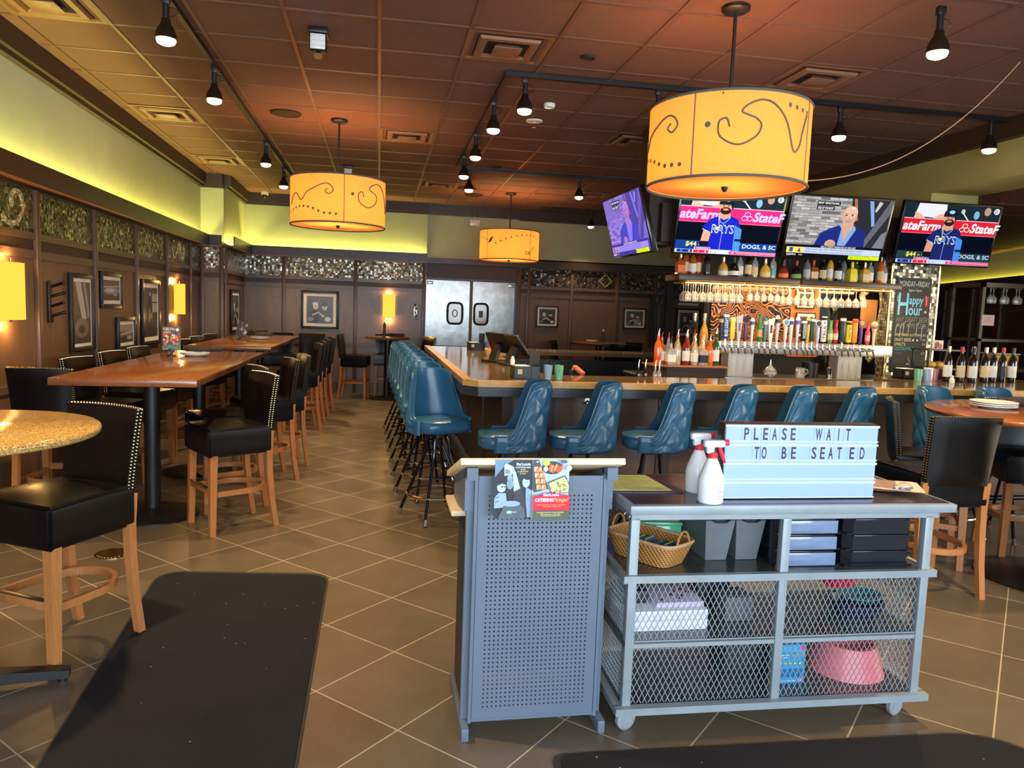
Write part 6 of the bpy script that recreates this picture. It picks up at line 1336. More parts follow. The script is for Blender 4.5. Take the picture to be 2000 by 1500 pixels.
m = MB(); m.span((-0.315, 0.16, 0.80), (0.25, 0.42, 0.82), 0.003); m.obj('shelf', M_maple, pod)
m = MB(); m.span((-0.25, 0.385, 0.05), (0.25, 0.395, 0.80)); m.obj('back_panel', pm('podium_inside_shade', S(40, 44, 50), 0.6), pod)
# two flyers hanging from the podium's top edge
def flyer(name, lab, w, h, loc, a):
    t = thing(name, lab, 'flyer', loc, 0, 'flyers on the podium'); m = MB(); m.box((0, 0.002, 0), (w, 0.002, h)); m.obj('paper', M_white, t); a.obj('printed_face', t, (0, 0.0005, 0)); return t
FW, FH = 0.135, 0.214
a = Art(FW, FH, 'flyer_bw', rough=0.25, step=0.0002); a.rect(0, 0, 1, 1, (44, 50, 58)); a.poly([(0, 0), (0.5, 0), (0.25, 0.1), (0.0, 0.3)], (110, 140, 166))
a.text('BarLouie', 0.57, 0.05, 0.95, 0.09, (236, 240, 244), 0.02); a.line([(0.57, 0.105), (0.95, 0.10)], 0.0009, (220, 226, 232)); a.text('SCAN THE QR CODE', 0.55, 0.12, 0.95, 0.145, (230, 234, 240), 0.03); a.text('TO GET', 0.68, 0.155, 0.82, 0.175, (220, 226, 232), 0.02); a.text('A QUOTE', 0.6, 0.185, 0.89, 0.215, (240, 196, 50), 0.03); a.text('OR ORDER', 0.66, 0.225, 0.83, 0.245, (200, 206, 212), 0.01)
b1 = (178, 200, 214)
a.poly([(0.47, 0.22), (0.54, 0.18), (0.60, 0.3), (0.70, 0.5), (0.52, 0.54)], b1); a.poly([(0.24, 0.09), (0.30, 0.06), (0.50, 0.12), (0.52, 0.18), (0.45, 0.25), (0.25, 0.27)], (196, 214, 224)); a.poly([(0.27, 0.15), (0.40, 0.17), (0.40, 0.24), (0.26, 0.23)], (120, 140, 156))
a.ell(0.40, 0.31, 0.07, 0.06, (150, 170, 184)); a.ell(0.41, 0.41, 0.09, 0.09, (130, 150, 166))
a.poly([(0.52, 0.54), (0.70, 0.48), (0.86, 0.72), (0.88, 1), (0.5, 0.8)], (64, 58, 70)); a.poly([(0.84, 0.46), (1, 0.52), (1, 0.98), (0.90, 0.98), (0.84, 0.62)], (140, 164, 180)); a.ell(0.84, 0.38, 0.10, 0.09, b1, 20); a.ell(0.87, 0.30, 0.10, 0.04, (50, 52, 60)); a.ell(0.80, 0.38, 0.012, 0.008, (40, 44, 52), 8); a.ell(0.87, 0.38, 0.012, 0.008, (40, 44, 52), 8); a.line([(0.80, 0.425), (0.87, 0.425)], 0.0016, (240, 244, 246))
a.poly([(0, 0.64), (0.1, 0.56), (0.30, 0.56), (0.36, 0.8), (0, 0.82)], (150, 172, 190)); a.ell(0.18, 0.46, 0.12, 0.09, b1, 20); a.poly([(0.07, 0.44), (0.12, 0.37), (0.24, 0.37), (0.30, 0.42), (0.18, 0.40)], (56, 58, 66)); a.ell(0.2, 0.455, 0.03, 0.014, (60, 66, 76), 10); a.ell(0.27, 0.455, 0.022, 0.014, (60, 66, 76), 10); a.line([(0.17, 0.51), (0.25, 0.51)], 0.0016, (240, 244, 246)); a.line([(0.02, 0.65), (0.12, 0.62)], 0.003, (90, 110, 130)); a.line([(0.02, 0.72), (0.12, 0.69)], 0.003, (90, 110, 130))
a.poly([(0.3, 0.72), (0.6, 0.70), (0.8, 0.82), (0.84, 1), (0.1, 1)], (84, 96, 106)); a.ell(0.45, 0.74, 0.25, 0.05, (150, 170, 182)); a.rect(0.34, 0.86, 0.48, 0.91, (110, 206, 140)); a.text('ez', 0.37, 0.87, 0.45, 0.90, (240, 250, 244), 0.02); a.text('cater', 0.49, 0.868, 0.62, 0.895, (206, 214, 220))
flyer('catering_flyer', 'dark black-and-white flyer of laughing people, left of two on the podium', FW, FH, (0.485, 2.581, 0.962), a)
random.seed(5)
a = Art(FW, FH, 'flyer_food', rough=0.25, step=0.0002); a.rect(0, 0, 1, 1, (176, 202, 214)); a.poly([(0, 0.0), (0.16, 0.0), (0.45, 0.5), (0.05, 0.56), (0, 0.5)], (70, 76, 88)); a.ell(0.12, 0.035, 0.03, 0.014, (220, 226, 230))
for k in range(8):
    u, v = 0.02 + 0.14 * (k % 2) + 0.025 * (k // 2), 0.12 + 0.1 * (k // 2)
    a.poly([(u, v), (u + 0.12, v - 0.01), (u + 0.15, v + 0.08), (u + 0.02, v + 0.09)], (226, 150, 96)); a.ell(u + 0.05, v + 0.035, 0.03, 0.018, (246, 220, 180), 8); a.ell(u + 0.09, v + 0.05, 0.02, 0.014, (206, 90, 60), 8); a.ell(u + 0.03, v + 0.06, 0.02, 0.012, (240, 200, 150), 8)
a.ell(0.52, 0.13, 0.28, 0.11, (54, 58, 70), 24); a.ell(0.35, 0.05, 0.10, 0.05, (196, 214, 60)); a.ell(0.34, 0.15, 0.06, 0.045, (232, 238, 240))
for k in range(7): a.ell(0.46 + 0.05 * k, 0.12 + 0.02 * (k % 3), 0.035, 0.07, random.choice([(226, 110, 60), (240, 150, 90), (206, 90, 50)]), 10, 0.3)
a.poly([(0.40, 0.38), (0.88, 0.26), (1.0, 0.40), (1.0, 0.56), (0.5, 0.56)], (84, 90, 84)); a.poly([(0.43, 0.39), (0.86, 0.28), (0.98, 0.42), (0.98, 0.55), (0.53, 0.55)], (206, 204, 140))
for k in range(70):
    u, v = random.uniform(0.5, 0.95), random.uniform(0.34, 0.54); a.ell(u, v, 0.022, 0.012, random.choice([(150, 190, 90), (226, 220, 170), (190, 120, 70), (240, 236, 210), (110, 160, 70)]), 6, random.uniform(0, 3))
a.ell(0.95, 0.12, 0.07, 0.05, (214, 200, 200)); a.ell(0.8, 0.01, 0.1, 0.03, (90, 96, 104))
a.rect(0, 0.58, 1, 0.84, (214, 40, 66)); a.rect(0.24, 0.545, 0.74, 0.60, (206, 50, 110)); a.text('BarLouie', 0.28, 0.55, 0.70, 0.595, (240, 240, 244), 0.02); a.text('CATERING', 0.05, 0.63, 0.55, 0.69, (244, 240, 240), 0.04); a.text('Packages!', 0.57, 0.62, 0.95, 0.71, (244, 206, 90), 0.0, 0.2); a.text('CORPORATE EVENTS - HOLIDAYS - BIRTHDAYS', 0.1, 0.735, 0.88, 0.75, (244, 190, 80), 0.01); a.text('GRADUATIONS - CELEBRATIONS', 0.26, 0.765, 0.75, 0.78, (244, 190, 80), 0.01)
a.rect(0, 0.84, 1, 1, (84, 92, 70)); a.text('AVAILABLE FOR PICK UP AND DELIVERY', 0.1, 0.862, 0.85, 0.882, (236, 206, 90), 0.02); a.text('VISIT barlouie.com OR CALL', 0.2, 0.895, 0.76, 0.912, (230, 226, 200), 0.01); a.text('YOUR LOCAL BAR LOUIE TODAY', 0.22, 0.922, 0.75, 0.938, (230, 226, 200), 0.01)
flyer('catering_flyer', 'colourful food flyer with a red CATERING band, right of two on the podium', FW, FH, (0.622, 2.581, 0.962), a)

# ------------------------------------------------------------------ steel cart
CX, CY = 1.563, 2.58
M_cart = pm('cart_grey_steel', S(138, 148, 152), 0.42, 0.15, var=0.1, scale=7)
M_plate = pm('dark_steel_plate', S(72, 62, 66), 0.24, 0.5, var=0.35, scale=5, bump=0.06, bscale=20)
M_plate2 = pm('worn_steel_plate', S(84, 84, 80), 0.26, 0.5, var=0.3, scale=12, bump=0.08, bscale=30)
cart = thing('rolling_steel_cart', 'grey steel cart with diamond mesh sides on casters, holding trays, bins and bowls', 'cart', (CX, CY, 0), -0.02)
W2, D2 = 0.625, 0.46
m = MB(); m.span((-W2 - 0.02, -0.05, 0.872), (W2 + 0.06, D2 + 0.03, 0.905), 0.003); m.obj('top_rim', M_cart, cart)
m = MB(); m.span((-W2, -0.03, 0.904), (W2 + 0.04, D2 + 0.01, 0.9075)); m.obj('top_plate', M_plate, cart)
m = MB(); m.span((-W2, -0.005, 0.840), (W2 + 0.02, 0.025, 0.872)); m.span((-W2, D2 - 0.03, 0.84), (W2, D2, 0.872)); m.span((-W2, 0, 0.84), (-W2 + 0.03, D2, 0.872)); m.span((W2 - 0.03, 0, 0.84), (W2, D2, 0.872)); m.obj('top_frame', M_cart, cart)
for x in (-W2 + 0.017, 0.0, W2 - 0.017):
    for y in (0.012, D2 - 0.017):
        if x == 0 and y > 0.1: continue
        m = MB(); m.box((x, y, 0.475), (0.034, 0.034, 0.745), 0.002); m.obj('post', M_cart, cart)
def shelf(nm, z, rim, mat):
    m = MB(); m.span((-W2 - rim, -rim, z - 0.028), (W2 + rim, rim * 0 + 0.004, z)); m.span((-W2 - rim, D2, z - 0.028), (W2 + rim, D2 + rim, z)); m.span((-W2 - rim, 0, z - 0.028), (-W2, D2, z)); m.span((W2, 0, z - 0.028), (W2 + rim, D2, z)); s = m.obj(nm, M_cart, cart)
    m = MB(); m.span((-W2, 0.0, z - 0.012), (W2, D2, z - 0.004)); m.obj('shelf_plate', mat, s)
shelf('middle_shelf', 0.630, 0.022, M_plate2); shelf('inner_shelf', 0.368, 0.0, M_plate2); shelf('bottom_shelf', 0.115, 0.03, M_plate2)
def mesh_panel(x0, x1, z0, z1, y, side=False, px=0.0232, pz=0.0455):
    """expanded metal: crossing strands clipped to the opening"""
    m = MB(); w, h = x1 - x0, z1 - z0; sl = pz / px; n = int((w + h / sl) / px) + 2
    for s in (1, -1):
        for k in range(-1, n + 1):
            # line x = xa + s*(z)/sl
            xa = (k * px - (h / sl if s == 1 else 0)); xb = xa + s * 0
            p0 = [xa if s == 1 else k * px, 0.0]; p1 = [p0[0] + s * h / sl, h]
            a_, b_ = list(p0), list(p1)
            if a_[0] > b_[0]: a_, b_ = b_, a_
            if b_[0] <= 0 or a_[0] >= w: continue
            if a_[0] < 0: t_ = (0 - a_[0]) / (b_[0] - a_[0]); a_ = [0, a_[1] + t_ * (b_[1] - a_[1])]
            if b_[0] > w: t_ = (w - a_[0]) / (b_[0] - a_[0]); b_ = [w, a_[1] + t_ * (b_[1] - a_[1])]
            if math.dist(a_, b_) < 0.004: continue
            off = 0.0014 * s
            if side: m.beam((y + off, x0 + a_[0], z0 + a_[1]), (y + off, x0 + b_[0], z0 + b_[1]), 0.0024, 0.0024)
            else: m.beam((x0 + a_[0], y + off, z0 + a_[1]), (x0 + b_[0], y + off, z0 + b_[1]), 0.0024, 0.0024)
    return m.obj('mesh_panel', M_cart, cart)
mesh_panel(-W2 + 0.034, -0.017, 0.115, 0.602, 0.012); mesh_panel(0.017, W2 - 0.034, 0.115, 0.602, 0.012)
mesh_panel(0.03, D2 - 0.03, 0.115, 0.602, -W2 + 0.012, True); mesh_panel(0.03, D2 - 0.03, 0.115, 0.602, W2 - 0.012, True)
mesh_panel(-W2 + 0.034, W2 - 0.034, 0.115, 0.602, D2 - 0.012)
for x in (-W2 + 0.03, W2 - 0.07):
    for y in (0.04, D2 - 0.05):
        m = MB(); m.box((x, y, 0.084), (0.05, 0.05, 0.006)); m.box((x, y - 0.026, 0.062), (0.034, 0.004, 0.05)); m.box((x, y + 0.014, 0.062), (0.034, 0.004, 0.05)); c = m.obj('caster', M_cart, cart)
        m = MB(); R_ = Matrix.Translation((x, y - 0.006, 0.043)) @ Matrix.Rotation(0.35, 4, 'Z') @ Matrix.Rotation(PI / 2, 4, 'X'); m.lathe([(0.0001, -0.013), (0.026, -0.013), (0.036, -0.012), (0.043, -0.008), (0.043, 0.008), (0.036, 0.012), (0.026, 0.013), (0.0001, 0.013)], n=28, M=R_); m.obj('wheel', pm('grey_caster_wheel', S(132, 136, 140), 0.5), c)
for x in (-W2 - 0.012, W2 + 0.012):
    m = MB(); m.tube([(x + 0.012 * math.cos(q * PI / 6), 0.012, 0.855 + 0.012 * math.sin(q * PI / 6)) for q in range(12)], 0.0025, 6, closed=True); m.obj('hook_ring', M_chrome, cart)

# --- the letter board
sign = thing('letter_board', 'white cinema letter board reading PLEASE WAIT TO BE SEATED on the steel cart', 'sign', (1.625, 2.615, 0.908), -0.01)
SW, SH_ = 0.645, 0.294
m = MB(); m.span((-SW / 2, 0.004, 0.0), (SW / 2, 0.065, SH_), 0.003); m.obj('case', M_black, sign)
m = MB(); m.span((-SW / 2 + 0.004, 0.0, 0.006), (SW / 2 - 0.004, 0.005, SH_ - 0.004)); m.obj('face', pm('light_box_face', S(148, 170, 222), 0.3, var=0.01, emit=S(120, 160, 255), estr=0.14), sign)
m = MB()
for k in range(4):
    z = SH_ * (1 - k * 0.25); m.span((-SW / 2, -0.004, z - 0.012), (SW / 2, 0.002, z - 0.004)); m.span((-SW / 2, -0.003, z - SH_ * 0.25 + 0.004), (SW / 2, 0.002, z - SH_ * 0.25 + 0.008))
m.obj('letter_rail', pm('clear_rail', S(196, 214, 236), 0.15), sign)
M_ink = pm('letter_ink', S(52, 30, 44), 0.4)
M_tile = pm('letter_tile', S(158, 178, 226), 0.15, var=0.01, emit=S(120, 160, 255), estr=0.14)
def letters(row, spec):
    for ch, u in spec:
        zc = SH_ * (1 - 0.25 * row - 0.125) - 0.002; x = (u - 0.5) * SW; wl = 0.013 if ch == 'I' else (0.028 if ch == 'W' else 0.02)
        if ch == 'I': wl = 0.004
        m = MB(); m.box((x, -0.001, zc), (0.036, 0.0012, 0.066)); tl = m.obj('letter_tile', M_tile, sign)
        vs, fs = text_geo(ch, 0.018); m = MB(); m.add([(x + (xv - 0.5) * wl, -0.0026, zc + (yv - 0.5) * 0.047) for xv, yv in vs], fs); m.obj('lettering', M_ink, tl)
letters(0, [('P', .134), ('L', .195), ('E', .255), ('A', .313), ('S', .375), ('E', .432), ('W', .60), ('A', .665), ('I', .73), ('T', .793)])
letters(1, [('T', .206), ('O', .253), ('B', .382), ('E', .443), ('S', .577), ('E', .633), ('A', .687), ('T', .744), ('E', .828), ('D', .897)])

# --- spray bottles
M_pl = thin_glass('cloudy_plastic', (0.93, 0.95, 0.97, 1), 0.8, 0.25); M_redp = pm('red_plastic', S(224, 44, 60), 0.3); M_whp = pm('white_plastic', S(224, 228, 232), 0.35)
def spray(x, y, rz, lab):
    t = thing('spray_bottle', lab, 'spray bottle', (x, y, 0.9075), rz)
    m = MB(); m.lathe([(0.045, 0), (0.049, 0.006), (0.049, 0.08), (0.045, 0.10), (0.028, 0.145), (0.017, 0.168), (0.015, 0.178)], n=24); b = m.obj('body', M_pl, t)
    m = MB(); m.lathe([(0.044, 0.004), (0.046, 0.05), (0.0001, 0.05)], n=22, caps=False); m.obj('liquid', thin_glass('spray_liquid', (0.88, 0.93, 0.96, 1), 0.45, 0.1), b)
    m = MB(); m.lathe([(0.018, 0.168), (0.0185, 0.188), (0.012, 0.192)], n=18); m.obj('collar', M_redp, t)
    m = MB(); m.box((0.004, 0, 0.222), (0.085, 0.026, 0.028), 0.009); m.box((-0.012, 0, 0.2), (0.03, 0.022, 0.03), 0.006); hd = m.obj('spray_head', M_whp, t)
    m = MB(); m.cyl((0.045, 0, 0.226), (0.06, 0, 0.226), 0.012); m.obj('nozzle', M_redp, hd)
    m = MB(); m.tube([(0.026, 0, 0.212), (0.032, 0, 0.19), (0.044, 0, 0.165), (0.052, 0, 0.148)], [0.008, 0.008, 0.007, 0.004], 8); m.obj('trigger', M_redp, hd)
    a = Art(0.024, 0.055, 'scale'); 
    for k in range(6): a.line([(0.1, 0.08 + 0.16 * k), (0.9 - 0.3 * (k % 2), 0.08 + 0.16 * k)], 0.0016, (190, 90, 96))
    a.obj('printed_scale', b, (0.014, -0.0495, 0.045))
spray(1.243, 2.588, 0.0, 'cloudy spray bottle with red trigger on the steel cart, nearer of two')
spray(1.262, 2.75, 0.0, 'cloudy spray bottle on the steel cart, half hidden behind the nearer one')

# --- papers on the cart
t = thing('menu_folder', 'dark folder with a lime green printed sheet lying on the left of the cart top', 'menu', (1.055, 2.87, 0.908), -0.03)
m = MB(); m.prism([(-0.155, -0.145), (0.145, -0.145), (0.125, 0.15), (-0.12, 0.15)], 0.0, 0.004); m.obj('cover', pm('aubergine_folder', S(46, 38, 52), 0.4), t)
m = MB(); m.prism([(-0.135, -0.12), (0.105, -0.12), (0.085, 0.15), (-0.11, 0.15)], 0.004, 0.0052); sh_ = m.obj('sheet', pm('lime_paper', S(206, 222, 140), 0.6), t)
m = MB()
for k in range(11):
    y = -0.085 + 0.02 * k; m.add([(-0.08, y, 0.0056), (0.075 - 0.03 * (k % 3), y, 0.0056), (0.075 - 0.03 * (k % 3), y + 0.004, 0.0056), (-0.08, y + 0.004, 0.0056)], [(0, 1, 2, 3)])
vs, fs = text_geo('DAILY HOST DUTIES', 0.0); m.add([(0.075 - 0.15 * xv, -0.099 - 0.014 * yv, 0.0056) for xv, yv in vs], fs); m.obj('printing', pm('olive_ink', S(96, 104, 60), 0.6), sh_)
t = thing('paper_stack', 'wrinkled printed paper sheets fanned on the right of the cart top', 'papers', (2.10, 2.80, 0.908), -0.5)
for k in range(3):
    m = MB(); n = 8; vs = []
    for j in range(n + 1):
        for i in range(n + 1):
            x = -0.14 + 0.28 * i / n; y = -0.1 + 0.2 * j / n; vs.append((x + 0.012 * k, y - 0.01 * k, 0.003 + 0.004 * k + 0.006 * math.sin(9 * x + k) ** 2 + 0.008 * (i / n) ** 3))
    fs = [(j * (n + 1) + i, j * (n + 1) + i + 1, (j + 1) * (n + 1) + i + 1, (j + 1) * (n + 1) + i) for j in range(n) for i in range(n)]
    m.add(vs, fs); p_ = m.obj('sheet', pm('menu_paper', S(226, 196, 176), 0.6), t)
m = MB()
for k in range(14):
    y = -0.09 + 0.013 * k; m.tube([(-0.12 + 0.04 * i, y, 0.0126 + 0.006 * math.sin(9 * (-0.12 + 0.04 * i) + 2) ** 2 + 0.008 * ((i * 0.04 + 0.02) / 0.28) ** 3) for i in range(6)], 0.0008, 4)
m.obj('printing', pm('brown_ink', S(130, 96, 84), 0.6), p_)
m = MB(); random.seed(9)
bm = bmesh.new(); bmesh.ops.create_icosphere(bm, subdivisions=2, radius=0.04)
for v in bm.verts: v.co = Vector((v.co.x * 1.3, v.co.y * 0.7, max(-0.014, v.co.z * 0.45))) * random.uniform(0.75, 1.15)
m.add([v.co + Vector((0, 0, 0.02)) for v in bm.verts], [[v.index for v in f.verts] for f in bm.faces]); bm.free()
o = m.obj('plastic_wrap', thin_glass('crumpled_clear_plastic', (0.88, 0.95, 0.93, 1), 0.12, 0.05), None, (2.115, 2.66, 0.922), angle=1); tag(o, 'crumpled clear plastic wrapper on the fanned papers', 'wrapper')

# --- middle shelf
SZ1 = 0.6275
def wicker():
    t = NT('wicker'); c = t.coord(); w = t.n('TexWave', {'bands_direction': 'Z'}, Vector=c, Scale=38.0, Distortion=0.6); w2_ = t.n('TexWave', {'bands_direction': 'DIAGONAL'}, Vector=c, Scale=30.0)
    f = t.math('MULTIPLY', w.outputs[1], w2_.outputs[1]); b = t.bsdf(Base_Color=t.mix(f, S(150, 96, 40), S(232, 178, 98)), Roughness=0.5)
    t.put(b.inputs['Normal'], t.n('Bump', None, Strength=0.8, Distance=0.006, Height=f)); return t.m
M_wick = wicker()
t = thing('wicker_basket', 'golden wicker basket with two looped handles on the cart shelf, filled with crayon packs', 'basket', (1.09, 2.79, SZ1), -1.0)
m = MB(); n = 40; prf = [(0.78, 0.0), (0.9, 0.045), (1.0, 0.09), (0.95, 0.092), (0.84, 0.045), (0.74, 0.008)]; vs = []; fs = []
for s, z in prf:
    for k in range(n):
        a = 2 * PI * k / n; x = math.copysign(abs(math.cos(a)) ** 0.4, math.cos(a)) * 0.165 * s; y = math.copysign(abs(math.sin(a)) ** 0.4, math.sin(a)) * 0.10 * s; vs.append((x, y, z))
for i in range(len(prf) - 1):
    for k in range(n): fs.append((i * n + k, i * n + (k + 1) % n, (i + 1) * n + (k + 1) % n, (i + 1) * n + k))
fs.append(tuple((len(prf) - 1) * n + k for k in range(n))); fs.append(tuple(range(n - 1, -1, -1))); m.add(vs, fs); m.obj('weave', M_wick, t)
m = MB(); m.tube([(math.copysign(abs(math.cos(2 * PI * k / n)) ** 0.4, math.cos(2 * PI * k / n)) * 0.163, math.copysign(abs(math.sin(2 * PI * k / n)) ** 0.4, math.sin(2 * PI * k / n)) * 0.099, 0.092) for k in range(n)], 0.008, 6, closed=True); m.obj('rim', wood('basket_rim', S(150, 110, 70), S(200, 160, 120), 0.6), t)
for s in (-1, 1):
    m = MB(); m.tube([(s * 0.16, 0.04 * math.cos(PI * k / 10), 0.085 + 0.06 * math.sin(PI * k / 10)) for k in range(11)], 0.005, 7); m.obj('handle', M_wick, t)
random.seed(11); cr = [pm('crayon%d' % k, S(*c), 0.45) for k, c in enumerate(((36, 86, 170), (226, 206, 60), (90, 140, 60), (40, 60, 110)))]
ca_, sa_ = math.cos(-1.0), math.sin(-1.0)
for k in range(12):
    lx, ly = -0.09 + 0.034 * (k % 6), -0.035 + 0.065 * (k // 6)
    q = thing('crayon_pack', 'slim pack of wax crayons lying in the wicker basket', 'crayons', (1.09 + lx * ca_ - ly * sa_, 2.79 + lx * sa_ + ly * ca_, SZ1 + 0.052 + 0.006 * (k % 3)), -1.0 + PI / 2 + random.uniform(-0.06, 0.06), 'crayon packs in the basket')
    for j in range(3): m = MB(); m.cyl((-0.03, 0.0105 * (j - 1), 0), (0.03, 0.0105 * (j - 1), 0.004), 0.005, n=8); m.obj('crayon', cr[(k + j) % 4], q)
t = thing('green_pencil_box', 'translucent green plastic box behind the wicker basket', 'box', (1.195, 2.975, SZ1), -0.12)
m = MB(); m.box((0, 0, 0.045), (0.19, 0.09, 0.085), 0.008); m.obj('body', thin_glass('green_plastic', (0.16, 0.66, 0.36, 1), 0.65, 0.15), t)
m = MB(); m.box((0, 0, 0.094), (0.195, 0.095, 0.014), 0.004); m.obj('lid', thin_glass('green_plastic2', (0.2, 0.72, 0.42, 1), 0.6, 0.1), t)
def bin_(x, y, rz, lab):
    t = thing('plastic_bin', lab, 'bin', (x, y, SZ1), rz, 'grey plastic bins on the cart'); h = 0.178; vs = []; q = [(0.045, 0.11, 0), (0.064, 0.135, h)]
    m = MB()
    for k_, (a_, b_, z) in enumerate(q): vs += [(-a_, -b_, z), (a_, -b_, z), (a_, b_, z), (-a_, b_, z)]
    for k_, (a_, b_, z) in enumerate(((0.062, 0.133, h), (0.043, 0.108, 0.006))): vs += [(-a_, -b_, z), (a_, -b_, z), (a_, b_, z), (-a_, b_, z)]
    fs = [(3, 2, 1, 0)]
    for l in range(3): fs += [(4 * l + i, 4 * l + (i + 1) % 4, 4 * l + 4 + (i + 1) % 4, 4 * l + 4 + i) for i in range(4)]
    fs.append((12, 13, 14, 15)); m.add(vs, fs); m.obj('body', pm('grey_bin_plastic', S(92, 98, 100), 0.5, var=0.12, scale=9), t)
    m = MB(); m.tube([(-0.04, -0.137, h - 0.004), (-0.02, -0.146, h - 0.012), (0.02, -0.146, h - 0.012), (0.04, -0.137, h - 0.004)], 0.004, 6); m.box((0, -0.134, h - 0.004), (0.126, 0.006, 0.008)); m.obj('handle', M_black, t)
bin_(1.352, 2.845, 0.02, 'grey tapered plastic bin on the cart shelf, left of two'); bin_(1.488, 2.845, -0.02, 'grey tapered plastic bin on the cart shelf, right of two')
M_tray = pm('glossy_black_plastic', S(20, 24, 32), 0.16, spec=0.7)
def tray(x, y, k, lab, w=0.29, dpt=0.36, mat=None, front=None):
    t = thing('stacking_tray', lab, 'tray', (x, y, SZ1 + 0.0655 * k), -0.02, 'black stacking trays on the cart'); h = 0.063; m = MB(); o_ = 0.018
    m.span((-w / 2, -dpt / 2, 0), (w / 2, dpt / 2, 0.004)); m.obj('base', M_tray, t)
    P = [(-w / 2, dpt / 2), (-w / 2, -dpt / 2 + 0.03), (-w / 2 + 0.03, -dpt / 2), (w / 2 - 0.03, -dpt / 2), (w / 2, -dpt / 2 + 0.03), (w / 2, dpt / 2)]; m = MB()
    for i in range(5):
        a_, b_ = Vector(P[i]), Vector(P[i + 1]); d = (b_ - a_).normalized(); nn = Vector((d.y, -d.x)) * -0.004
        m.prism([a_, b_, b_ + nn, a_ + nn], 0.004, h)
    m.obj('wall', mat or M_tray, t); m = MB(); m.span((-w / 2 + 0.03, -dpt / 2 - 0.006, h - 0.006), (w / 2 - 0.03, -dpt / 2, h), 0.001); m.obj('lip', M_tray, t)
    if front:
        m = MB(); m.box((0.01, -dpt / 2 - 0.002, h * 0.45), (w * 0.80, 0.004, h * 0.82), 0.001); m.obj('label_window', front, t)
M_win = pm('pale_blue_tray_front', S(112, 128, 156), 0.12, spec=0.7)
for k in range(3):
    tray(1.70, 2.82, k, 'black stacking tray with pale front, %s of the left stack on the cart' % ('bottom', 'middle', 'top')[k], 0.28, 0.36, None, M_win)
    tray(2.005, 2.80, k, 'glossy black stacking tray, %s of the right stack on the cart' % ('bottom', 'middle', 'top')[k], 0.30, 0.36)

# --- inner and bottom shelf, behind the mesh
Z2, Z3 = 0.3645, 0.1115
def boxy(nm, lab, cat, loc, size, mat, rz=0, art=None, grp=None):
    t = thing(nm, lab, cat, loc, rz, grp); m = MB(); m.box((0, 0, size[2] / 2), size, 0.002); m.obj('box', mat, t)
    if art: art.obj('printed_face', t, (0, -size[1] / 2 - 0.001, size[2] / 2))
    return t
M_wb = pm('white_cardboard', S(226, 226, 236), 0.5)
for k in range(2): boxy('white_carton', 'flat white carton in the cart behind the mesh, %s of the pair' % ('lower', 'upper')[k], 'carton', (1.135, 2.80, Z2 + 0.041 * k), (0.35, 0.24, 0.04), M_wb)
t = boxy('patterned_book', 'lilac book with red floral pattern lying on the white cartons', 'book', (1.205, 2.81, Z2 + 0.082), (0.20, 0.20, 0.02), pm('lilac_cover', S(206, 190, 214), 0.5)); m = MB(); random.seed(2)
for k in range(9): x, y = random.uniform(-0.08, 0.08), random.uniform(-0.08, 0.08); m.lathe([(0.012, 0.0202), (0.0001, 0.0206)], (x, y, 0), 10, caps=False)
m.obj('floral_print', pm('berry_print', S(150, 40, 60), 0.5), t)
boxy('black_box', 'small black patterned box left of the lilac book in the cart', 'box', (1.03, 2.83, Z2 + 0.082), (0.115, 0.14, 0.05), pm('black_card', S(40, 40, 42), 0.4, var=0.8, scale=30))
boxy('grey_file_box', 'small grey open file box in the middle of the cart inner shelf', 'box', (1.475, 2.80, Z2), (0.12, 0.12, 0.10), pm('grey_card', S(84, 88, 90), 0.6))
boxy('black_file_box', 'dark upright box at the back of the cart inner shelf', 'box', (1.43, 2.94, Z2), (0.15, 0.1, 0.19), M_black)
a = Art(0.13, 0.155, 'pack'); a.rect(0, 0, 1, 1, (30, 150, 206)); a.rect(0, 0, 1, 0.16, (60, 170, 214)); a.rect(0.8, 0.0, 1, 0.12, (226, 60, 170));
a.poly([(0.5, 0.24), (0.95, 0.14), (1, 0.24), (0.6, 0.34)], (120, 150, 166)); a.line([(0.1, 0.24), (0.45, 0.24)], 0.004, (200, 226, 236)); a.line([(0.1, 0.31), (0.4, 0.31)], 0.003, (200, 226, 236))
for k in range(5): a.ell(0.14 + 0.17 * k, 0.46, 0.06, 0.035, (220, 226, 130), 8); a.poly([(0.08 + 0.18 * k, 0.62), (0.17 + 0.18 * k, 0.62), (0.2 + 0.18 * k, 0.85), (0.06 + 0.18 * k, 0.85)], (20, 100, 160))
a.line([(0.05, 0.93), (0.7, 0.93)], 0.003, (190, 220, 236)); a.ell(0.85, 0.92, 0.06, 0.04, (230, 130, 170), 10)
boxy('blue_carton', 'bright blue printed carton on the cart bottom shelf beside the pink bowl', 'carton', (1.69, 2.72, Z3 + 0.0), (0.13, 0.06, 0.165), pm('blue_carton_card', S(30, 150, 206), 0.4), 0, a)
boxy('dark_crate', 'dark crate behind the blue carton in the cart', 'crate', (1.58, 2.90, Z3), (0.22, 0.16, 0.15), pm('dark_crate_plastic', S(48, 52, 54), 0.5))
def bowl(loc, r0, r1, h, mat, lab, tilt=None):
    m = MB(); m.lathe([(r0, 0), (r0 * 0.97, 0.01), (r1, h), (r1 * 0.86, h), (r1 * 0.8, h * 0.35), (0.0001, h * 0.3)], n=36); o = m.obj('pet_bowl', mat, None, loc); 
    if tilt: o.rotation_euler = tilt
    return tag(o, lab, 'bowl')
bowl((2.02, 2.80, Z3), 0.155, 0.118, 0.125, pm('coral_pink_plastic', S(240, 110, 122), 0.35), 'large coral pink pet bowl on the cart bottom shelf')
